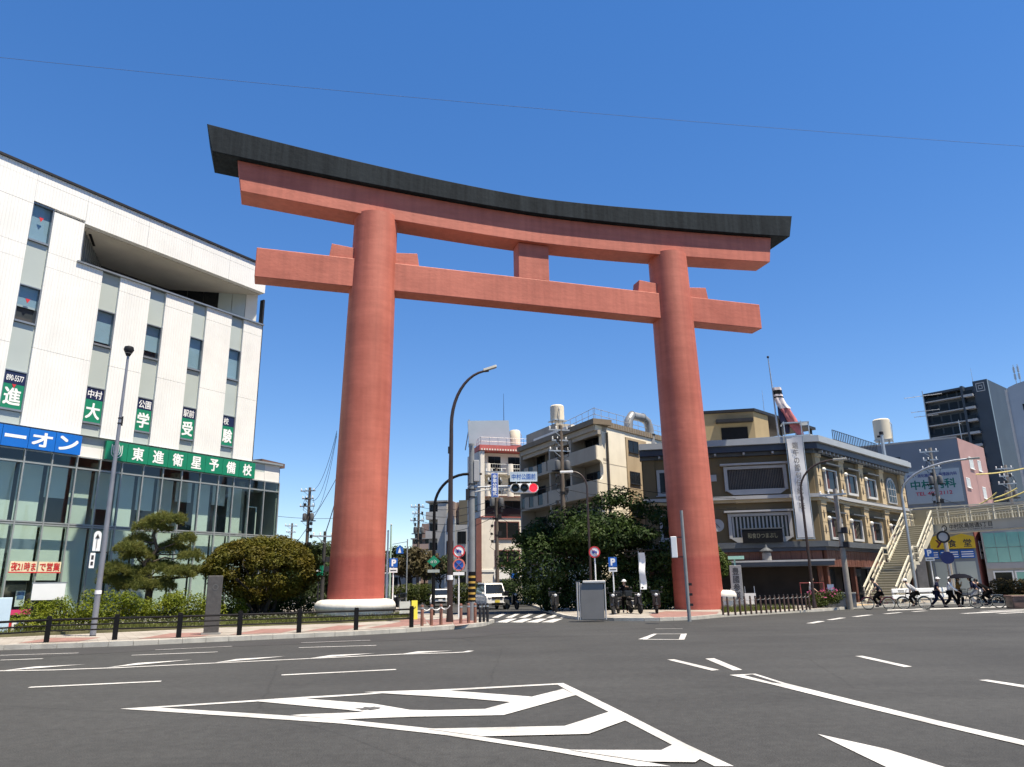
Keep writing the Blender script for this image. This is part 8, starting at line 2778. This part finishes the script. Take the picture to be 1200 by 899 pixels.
# ---- bicycles
def make_bicycle(name, label, M, frame_m, basket=True, group='bicycles on the crossing'):
    t = thing(name, label, 'bicycle', M, group)
    rh, fh, bb, st, hd, hb = (-0.52, 0, 0.33), (0.54, 0, 0.33), (-0.08, 0, 0.29), (-0.22, 0, 0.80), (0.36, 0, 0.84), (0.32, 0, 1.02)
    for c in (rh, fh):
        b = MB(M)
        n = 28
        ring = [(c[0] + 0.315 * math.cos(a), 0, c[2] + 0.315 * math.sin(a)) for a in np.linspace(0, 2 * math.pi, n + 1)]
        b.tube(ring, 0.022, 6, caps=False); w_ = b.build('wheel', rubber, t, smooth=True)
        b = MB(M); b.torus_rect(c, 0.282, 0.298, (0, 1, 0), 0.02, 28); b.build('rim', chrome, w_)
        b = MB(M)
        for k in range(14):
            a = 2 * math.pi * k / 14
            b.tube([c, (c[0] + 0.29 * math.cos(a), 0, c[2] + 0.29 * math.sin(a))], 0.0035, 3)
        tag(b.build('spokes', galv, w_), kind='stuff')
        b = MB(M); b.lathe([(0.03, -0.05), (0.03, 0.05)], c, 8, 0, (0, 1, 0)); b.build('hub', chrome, w_)
    b = MB(M)
    for a, c, r_ in ((bb, st, 0.018), (bb, (0.40, 0, 0.62), 0.02), ((-0.19, 0, 0.68), (0.385, 0, 0.72), 0.016), (bb, rh, 0.012), (rh, (-0.2, 0, 0.70), 0.010), ((0.40, 0, 0.60), hd, 0.02)):
        b.tube([a, c], r_, 6)
    b.build('frame', frame_m, t, smooth=True)
    b = MB(M)
    for s_ in (-0.05, 0.05): b.tube([(fh[0], s_, fh[2]), (0.42, s_ * 0.6, 0.62)], 0.012, 6)
    b.tube([hd, hb], 0.014, 6); b.build('fork', frame_m, t, smooth=True)
    b = MB(M); b.tube([(0.12, -0.28, 1.03), (0.26, -0.24, 1.06), (0.33, 0, 1.02), (0.26, 0.24, 1.06), (0.12, 0.28, 1.03)], 0.013, 6); b.build('handlebar', chrome, t, smooth=True)
    b = MB(M); b.ell((-0.24, 0, 0.84), (0.15, 0.08, 0.045), 10, 6); b.build('saddle', rubber, t, smooth=True)
    b = MB(M); b.disc((bb[0], 0.05, bb[2]), 0.09, (0, 1, 0), 0.008, 14).bar((bb[0], 0.07, bb[2]), (bb[0] + 0.12, 0.07, bb[2] - 0.12), 0.02).bar((bb[0], -0.07, bb[2]), (bb[0] - 0.12, -0.07, bb[2] + 0.12), 0.02).box(bb[0] + 0.07, bb[0] + 0.17, 0.07, 0.16, bb[2] - 0.135, bb[2] - 0.11).box(bb[0] - 0.17, bb[0] - 0.07, -0.16, -0.07, bb[2] + 0.11, bb[2] + 0.135); b.build('crank', dark_metal, t)
    for c in (rh, fh):
        b = MB(M)
        pa = [(c[0] + 0.355 * math.cos(a), 0, c[2] + 0.355 * math.sin(a)) for a in np.linspace(0.5, 2.6, 9)]
        for q, q2 in zip(pa, pa[1:]): b.bar(q, q2, 0.05, 0.008, up=(0, 1, 0))
        b.build('mudguard', frame_m, t)
    b = MB(M); b.box(-0.78, -0.36, -0.07, 0.07, 0.70, 0.72); b.build('carrier', galv, t)
    if basket:
        b = MB(M)
        for z, w in ((0.78, 0.12), (0.88, 0.14), (0.98, 0.16), (1.03, 0.165)):
            for a, c in (((0.42, -w), (0.42 + 0.26 + (z - .78) * .2, -w)), ((0.42 + 0.26 + (z - .78) * .2, -w), (0.42 + 0.26 + (z - .78) * .2, w)), ((0.42 + 0.26 + (z - .78) * .2, w), (0.42, w)), ((0.42, w), (0.42, -w))):
                b.tube([(a[0], a[1], z), (c[0], c[1], z)], 0.007, 4)
        for x in np.linspace(0.42, 0.68, 6):
            for s_ in (-1, 1): b.tube([(x, s_ * 0.12, 0.78), (x + 0.03, s_ * 0.165, 1.03)], 0.005, 4)
        b.box(0.42, 0.68, -0.12, 0.12, 0.775, 0.785)
        tag(b.build('basket', dark_metal, t), kind='stuff')
    return t


# ================================================================== PEOPLE
skin = mat('skin', (0.42, 0.26, 0.18), 0.6, 0.06, 8)
hair_m = mat('black_hair', (0.005, 0.004, 0.004), 0.6, 0.2, 20)


def skinned(name, verts, edges, radii, m, parent, root=0, sub=1):
    me = bpy.data.meshes.new(name)
    Mi = WM[parent.name].inverted()
    me.from_pydata([tuple(v) for v in verts], edges, [])
    o = bpy.data.objects.new(name, me)
    COL.objects.link(o)
    o.parent = parent
    WM[o.name] = WM[parent.name]
    me.materials.append(m)
    s_ = o.modifiers.new('skin', 'SKIN')
    s_.use_smooth_shade = True
    for i, d in enumerate(me.skin_vertices[0].data if me.skin_vertices else []):
        pass
    if not me.skin_vertices:
        bm = bmesh.new(); bm.from_mesh(me); bm.verts.layers.skin.verify(); bm.to_mesh(me); bm.free()
    for i, d in enumerate(me.skin_vertices[0].data):
        r_ = radii[i]
        k_ = 1.2 if name in ('shirt', 'trousers') else (1.08 if name == 'body' else 1.1)
        d.radius = (r_[0] * k_, r_[1] * k_) if isinstance(r_, tuple) else (r_ * k_, r_ * k_)
        d.use_root = (i == root)
    if sub:
        u = o.modifiers.new('smooth', 'SUBSURF'); u.levels = sub; u.render_levels = sub
    return o


def person(label, M, J, shirt, trousers, sleeve='short', hat=None, hair='short', legs='long', shoe=None, extra=None, group='people on the crossing', apron=None):
    """local x forward, y left, z up; J holds the joints of the pose"""
    t = thing('person', label, 'person', M, group)
    V, E, Rr = [], [], []

    def v(p, r_, link=None):
        V.append(Vector(p)); Rr.append(r_)
        if link is not None: E.append((link, len(V) - 1))
        return len(V) - 1
    pel = v(J['pelvis'], (0.13, 0.105))
    spine = v(Vector(J['pelvis']).lerp(Vector(J['chest']), 0.5), (0.125, 0.10), pel)
    ch_ = v(J['chest'], (0.145, 0.11), spine)
    nk = v(J['neck'], 0.052, ch_)
    hd = Vector(J['head'])
    up = (hd - Vector(J['neck'])).normalized()
    jaw = v(hd - up * 0.045 + Vector((0.012, 0, 0)), 0.066, nk)
    hc = v(hd + up * 0.03, (0.082, 0.094), jaw)
    v(hd + up * 0.095, (0.055, 0.065), hc)
    nose = v(hd + Vector((0.098, 0, -0.005)), 0.012, hc)
    hands = {}
    for s_, q in ((1, 'l'), (-1, 'r')):
        sh = v(J['sh_' + q], 0.055, ch_)
        el = v(J['el_' + q], 0.042, sh)
        wr = v(J['wr_' + q], 0.029, el)
        d = (Vector(J['wr_' + q]) - Vector(J['el_' + q])).normalized()
        side = d.cross(Vector((0, 0, 1)))
        side = side.normalized() if side.length > 0.1 else Vector((0, 1, 0))
        palm = v(Vector(J['wr_' + q]) + d * 0.05, (0.036, 0.018), wr)
        kn = v(Vector(J['wr_' + q]) + d * 0.09, (0.036, 0.016), palm)
        for k in range(4):
            ln_ = (0.035, 0.045, 0.042, 0.030)[k]
            f1 = v(Vector(J['wr_' + q]) + d * 0.105 + side * (-0.027 + 0.018 * k), 0.0085, kn)
            f2 = v(Vector(J['wr_' + q]) + d * (0.105 + ln_) + side * (-0.029 + 0.019 * k) + Vector((0, 0, -0.012)), 0.008, f1)
            v(Vector(J['wr_' + q]) + d * (0.105 + ln_ * 1.6) + side * (-0.029 + 0.019 * k) + Vector((0, 0, -0.034)), 0.007, f2)
        th = v(Vector(J['wr_' + q]) + d * 0.055 + side * -0.045, 0.010, palm)
        v(Vector(J['wr_' + q]) + d * 0.095 + side * -0.058 + Vector((0, 0, -0.01)), 0.009, th)
        hip = v(J['hip_' + q], 0.085, pel)
        kn_ = v(J['kn_' + q], 0.058, hip)
        an = v(J['an_' + q], 0.040, kn_)
        v(Vector(J['an_' + q]) + Vector(J.get('toe_' + q, (0.15, 0, -0.055))), (0.036, 0.026), an)
    skinned('body', V, E, Rr, skin, t, 0, 1)
    # shirt
    V, E, Rr = [], [], []
    pel = v(Vector(J['pelvis']) + Vector((0, 0, -0.04)), (0.15, 0.125))
    spine = v(Vector(J['pelvis']).lerp(Vector(J['chest']), 0.5), (0.148, 0.122), pel)
    ch_ = v(J['chest'], (0.165, 0.13), spine)
    v(Vector(J['chest']).lerp(Vector(J['neck']), 0.75), 0.068, ch_)
    for q in ('l', 'r'):
        sh = v(J['sh_' + q], 0.073, ch_)
        if sleeve == 'long':
            el = v(J['el_' + q], 0.058, sh)
            v(Vector(J['el_' + q]).lerp(Vector(J['wr_' + q]), 0.93), 0.043, el)
        else:
            v(Vector(J['sh_' + q]).lerp(Vector(J['el_' + q]), 0.75), 0.064, sh)
    skinned('shirt', V, E, Rr, shirt, t, 0, 1)
    # trousers
    V, E, Rr = [], [], []
    pel = v(Vector(J['pelvis']) + Vector((0, 0, 0.02)), (0.147, 0.122))
    for q in ('l', 'r'):
        hip = v(J['hip_' + q], 0.103, pel)
        kn_ = v(J['kn_' + q], 0.077, hip)
        if legs == 'long': v(Vector(J['kn_' + q]).lerp(Vector(J['an_' + q]), 0.93), 0.06, kn_)
    skinned('trousers', V, E, Rr, trousers, t, 0, 1)
    for q in ('l', 'r'):
        a = Vector(J['an_' + q]); d = Vector(J.get('toe_' + q, (0.15, 0, -0.055)))
        skinned('shoe', [a + Vector((-0.05, 0, -0.05)), a + d * 0.5 + Vector((0, 0, -0.035)), a + d * 1.12], [(0, 1), (1, 2)], [(0.045, 0.042), (0.048, 0.042), (0.042, 0.028)], shoe or rubber, t, 0, 1)
    hd = Vector(J['head'])
    b = MB(M)
    hl = [M @ Vector((0, 0, 0))]
    mb = MB(M)
    if hat is None or hair == 'long':
        mb.ell(tuple(hd + Vector((-0.022, 0, 0.055))), (0.108, 0.098, 0.105), 14, 10)
        if hair == 'long': mb.ell(tuple(hd + Vector((-0.06, 0, -0.06))), (0.065, 0.09, 0.13), 12, 8)
        mb.build('hair', hair_m, t, smooth=True)
    if hat is not None:
        mb = MB(M); mb.ell(tuple(hd + Vector((-0.005, 0, 0.085))), (0.115, 0.105, 0.085), 14, 8); mb.build('hat', hat, t, smooth=True)
        mb = MB(M); mb.lathe([(0.10, 0.0), (0.155, -0.012), (0.155, -0.004), (0.10, 0.012)], tuple(hd + Vector((0.02, 0, 0.07))), 18); mb.build('hat_brim', hat, t, smooth=True)
        mb = MB(M); mb.ell(tuple(hd + Vector((-0.045, 0, 0.005))), (0.062, 0.085, 0.075), 12, 8); mb.build('hair', hair_m, t, smooth=True)
    for s_ in (1, -1):
        mb = MB(M); mb.ell(tuple(hd + Vector((0.083, s_ * 0.032, 0.022))), (0.010, 0.012, 0.008), 8, 6); mb.build('eye', letter_dark, t, smooth=True)
        mb = MB(M); mb.ell(tuple(hd + Vector((0.0, s_ * 0.086, 0.01))), (0.022, 0.012, 0.032), 8, 6); mb.build('ear', skin, t, smooth=True)
    mb = MB(M); mb.ell(tuple(hd + Vector((0.082, 0, -0.052))), (0.008, 0.024, 0.006), 8, 6); mb.build('mouth', mat('lip', (0.30, 0.11, 0.09), 0.6, 0.05, 5), t, smooth=True)
    return t


def pose_ride(lean=0.0, fl=0.0):
    cx = 0.22 + lean
    return dict(pelvis=(-0.22, 0, 0.93), chest=(-0.22 + cx, 0, 1.33 - lean * 0.35), neck=(-0.14 + cx, 0, 1.46 - lean * 0.45), head=(-0.07 + cx, 0, 1.58 - lean * 0.5),
                sh_l=(-0.16 + cx, 0.19, 1.38 - lean * 0.4), sh_r=(-0.16 + cx, -0.19, 1.38 - lean * 0.4), el_l=(0.02 + lean * 0.6, 0.27, 1.16 - lean * 0.1), el_r=(0.02 + lean * 0.6, -0.27, 1.16 - lean * 0.1),
                wr_l=(0.12, 0.26, 1.07), wr_r=(0.12, -0.26, 1.07), hip_l=(-0.17, 0.10, 0.88), hip_r=(-0.17, -0.10, 0.88),
                kn_l=(0.20, 0.12, 0.62), kn_r=(0.16, -0.12, 0.80), an_l=(0.02, 0.12, 0.25), an_r=(-0.18, -0.12, 0.48))


def pose_walk(st=0.30, lean=0.06, arm=0.18, bend=0.0):
    return dict(pelvis=(0, 0, 0.90), chest=(lean + bend, 0, 1.29 - bend * .3), neck=(lean * 1.4 + bend * 1.35, 0, 1.43 - bend * .45), head=(lean * 1.7 + 0.03 + bend * 1.6, 0, 1.555 - bend * .6),
                sh_l=(lean + bend, 0.19, 1.35 - bend * .35), sh_r=(lean + bend, -0.19, 1.35 - bend * .35), el_l=(lean - arm * 0.4 + bend, 0.24, 1.08 - bend * .3), el_r=(lean + arm * 0.5 + bend, -0.24, 1.08 - bend * .3),
                wr_l=(lean - arm * 0.2 + bend, 0.23, 0.85), wr_r=(lean + arm * 1.5 + bend, -0.21, 0.90), hip_l=(0, 0.095, 0.86), hip_r=(0, -0.095, 0.86),
                kn_l=(0.16 + st * 0.25, 0.10, 0.48), kn_r=(-0.02, -0.10, 0.46), an_l=(st, 0.10, 0.085), an_r=(-st, -0.10, 0.13), toe_r=(0.13, 0, -0.08))


def cloth(name, c): return mat(name, c, 0.85, 0.12, 6.0, spec=0.1, bump=0.15, bscale=30)


navy_c, grey_c, white_c, black_c, must_c = cloth('navy_cloth', (0.009, 0.012, 0.032)), cloth('light_grey_cloth', (0.36, 0.36, 0.37)), cloth('white_cloth', (0.66, 0.67, 0.68)), cloth('black_cloth', (0.0035, 0.0035, 0.004)), cloth('mustard_cloth', (0.15, 0.085, 0.025))
vest_c = cloth('slate_vest_cloth', (0.022, 0.027, 0.038))
red_frame = mat('red_bicycle_paint', (0.28, 0.03, 0.05), 0.35, 0.1, 3)
dark_frame = mat('dark_bicycle_paint', (0.012, 0.012, 0.014), 0.35, 0.1, 3)


def at_px(px, py, az): 
    p = G(px, py)
    return frame(p.x, p.y, az)


def view_az(px, py):
    p = G(px, py)
    return math.degrees(math.atan2(p.x, p.y))


# the riders face left in the picture: heading = view direction - 90 degrees
def left_of(px, py, turn=0): return at_px(px, py, view_az(px, py) - 90 + turn)
def right_of(px, py, turn=0): return at_px(px, py, view_az(px, py) + 90 + turn)


M = left_of(1030.5, 714.6, 4)
make_bicycle('bicycle', 'red bicycle with front basket ridden at the left of the crossing', M, red_frame)
person('person in dark vest over white sleeves riding the red bicycle', M, pose_ride(0.0), vest_c, black_c, 'short', None)
M = left_of(1072.5, 714.0, -4)
make_bicycle('bicycle', 'dark bicycle ridden by the person in a light grey jacket', M, dark_frame)
person('person in light grey jacket bent forward on a dark bicycle', M, pose_ride(0.16), grey_c, black_c, 'long', white_c)
M = left_of(1145, 711.8, 10)
make_bicycle('bicycle', 'dark bicycle ridden by the person in navy beside the umbrella', M, dark_frame)
person('person in navy top with round dark hair riding beside the umbrella', M, pose_ride(0.02), navy_c, grey_c, 'long', None, 'long')
M = left_of(1158.5, 712.8, -2)
make_bicycle('bicycle', 'dark bicycle nearest the stone planter', M, dark_frame, False)
person('person in black jacket leaning low on the bicycle nearest the stone planter', M, pose_ride(0.26), black_c, black_c, 'long', None)
M = right_of(1100, 711.8, 8)
person('person in navy shirt and white cap striding on the crossing', M, pose_walk(0.34, 0.08, 0.1), navy_c, navy_c, 'short', white_c)
M = right_of(1115.5, 711.9, -3)
person('person in white shirt, white cap and black trousers striding towards the umbrella', M, pose_walk(0.36, 0.05, 0.26), white_c, black_c, 'long', white_c)
M = right_of(1126, 711.7, 10)
J = pose_walk(0.06, 0.03, 0.05)
J['el_r'] = (0.16, -0.23, 1.12); J['wr_r'] = (0.22, -0.14, 1.30)
person('person in mustard top and dark trousers holding a dark umbrella', M, J, must_c, black_c, 'long', None, 'long')
um = thing('umbrella', 'open dark navy umbrella held on the crossing', 'umbrella', M)
b = MB(M)
c = Vector((0.22, -0.06, 1.84))
n = 8
vs, fs = [tuple(c + Vector((0, 0, 0.05)))], []
for i, (r_, dz) in enumerate(((0.30, 0.01), (0.54, -0.08), (0.70, -0.22))):
    for k in range(16):
        a = 2 * math.pi * k / 16
        rr = r_ * (1.0 if k % 2 == 0 else 0.955)
        vs.append(tuple(c + Vector((rr * math.cos(a), rr * math.sin(a), dz + (0 if k % 2 == 0 else 0.012)))))
for k in range(16): fs.append((0, 1 + k, 1 + (k + 1) % 16))
for i in range(2):
    for k in range(16):
        k2 = (k + 1) % 16
        fs.append((1 + i * 16 + k, 1 + (i + 1) * 16 + k, 1 + (i + 1) * 16 + k2, 1 + i * 16 + k2))
b.add(vs, fs); b.build('canopy', cloth('umbrella_cloth', (0.003, 0.0035, 0.008)), um, smooth=True)
b = MB(M); b.tube([tuple(c + Vector((0, 0, 0.12))), (0.26, -0.13, 1.5), (0.26, -0.14, 1.18)], 0.009, 6); b.build('shaft', dark_metal, um)
b = MB(M)
for k in range(8):
    a = 2 * math.pi * k / 8
    b.tube([tuple(c + Vector((0.69 * math.cos(a), 0.69 * math.sin(a), -0.225))), tuple(c + Vector((0.02 * math.cos(a), 0.02 * math.sin(a), 0.02)))], 0.005, 4)
tag(b.build('ribs', dark_metal, um), kind='stuff')
# others on the pavements
p = spot(1064, 708, 57.5)
person('person in white shirt behind the white guard rail', frame(p.x, p.y, view_az(1064, 708) - 80, KZ), pose_walk(0.25, 0.05, 0.2), white_c, black_c, 'long', None, group='people on the pavement')
p = spot(953, 713, 48.5)
person('person in white shirt walking before the restaurant lamp post', frame(p.x, p.y, view_az(953, 713) + 100, KZ), pose_walk(0.22, 0.05, 0.2), white_c, black_c, 'short', None, group='people on the pavement')
p = spot(858, 712, 48.8)
person('person in white bending beside the inscribed stone pillar', frame(p.x, p.y, view_az(858, 712) + 80, KZ), pose_walk(0.1, 0.08, 0.15, 0.22), white_c, white_c, 'long', None, group='people on the pavement')
p = spot(733, 716, 41.6)
person('person in dark clothes and white helmet among the parked scooters', frame(p.x, p.y, view_az(733, 716) + 180, KZ), pose_walk(0.08, 0.02, 0.05), black_c, black_c, 'long', white_c, group='people on the pavement')
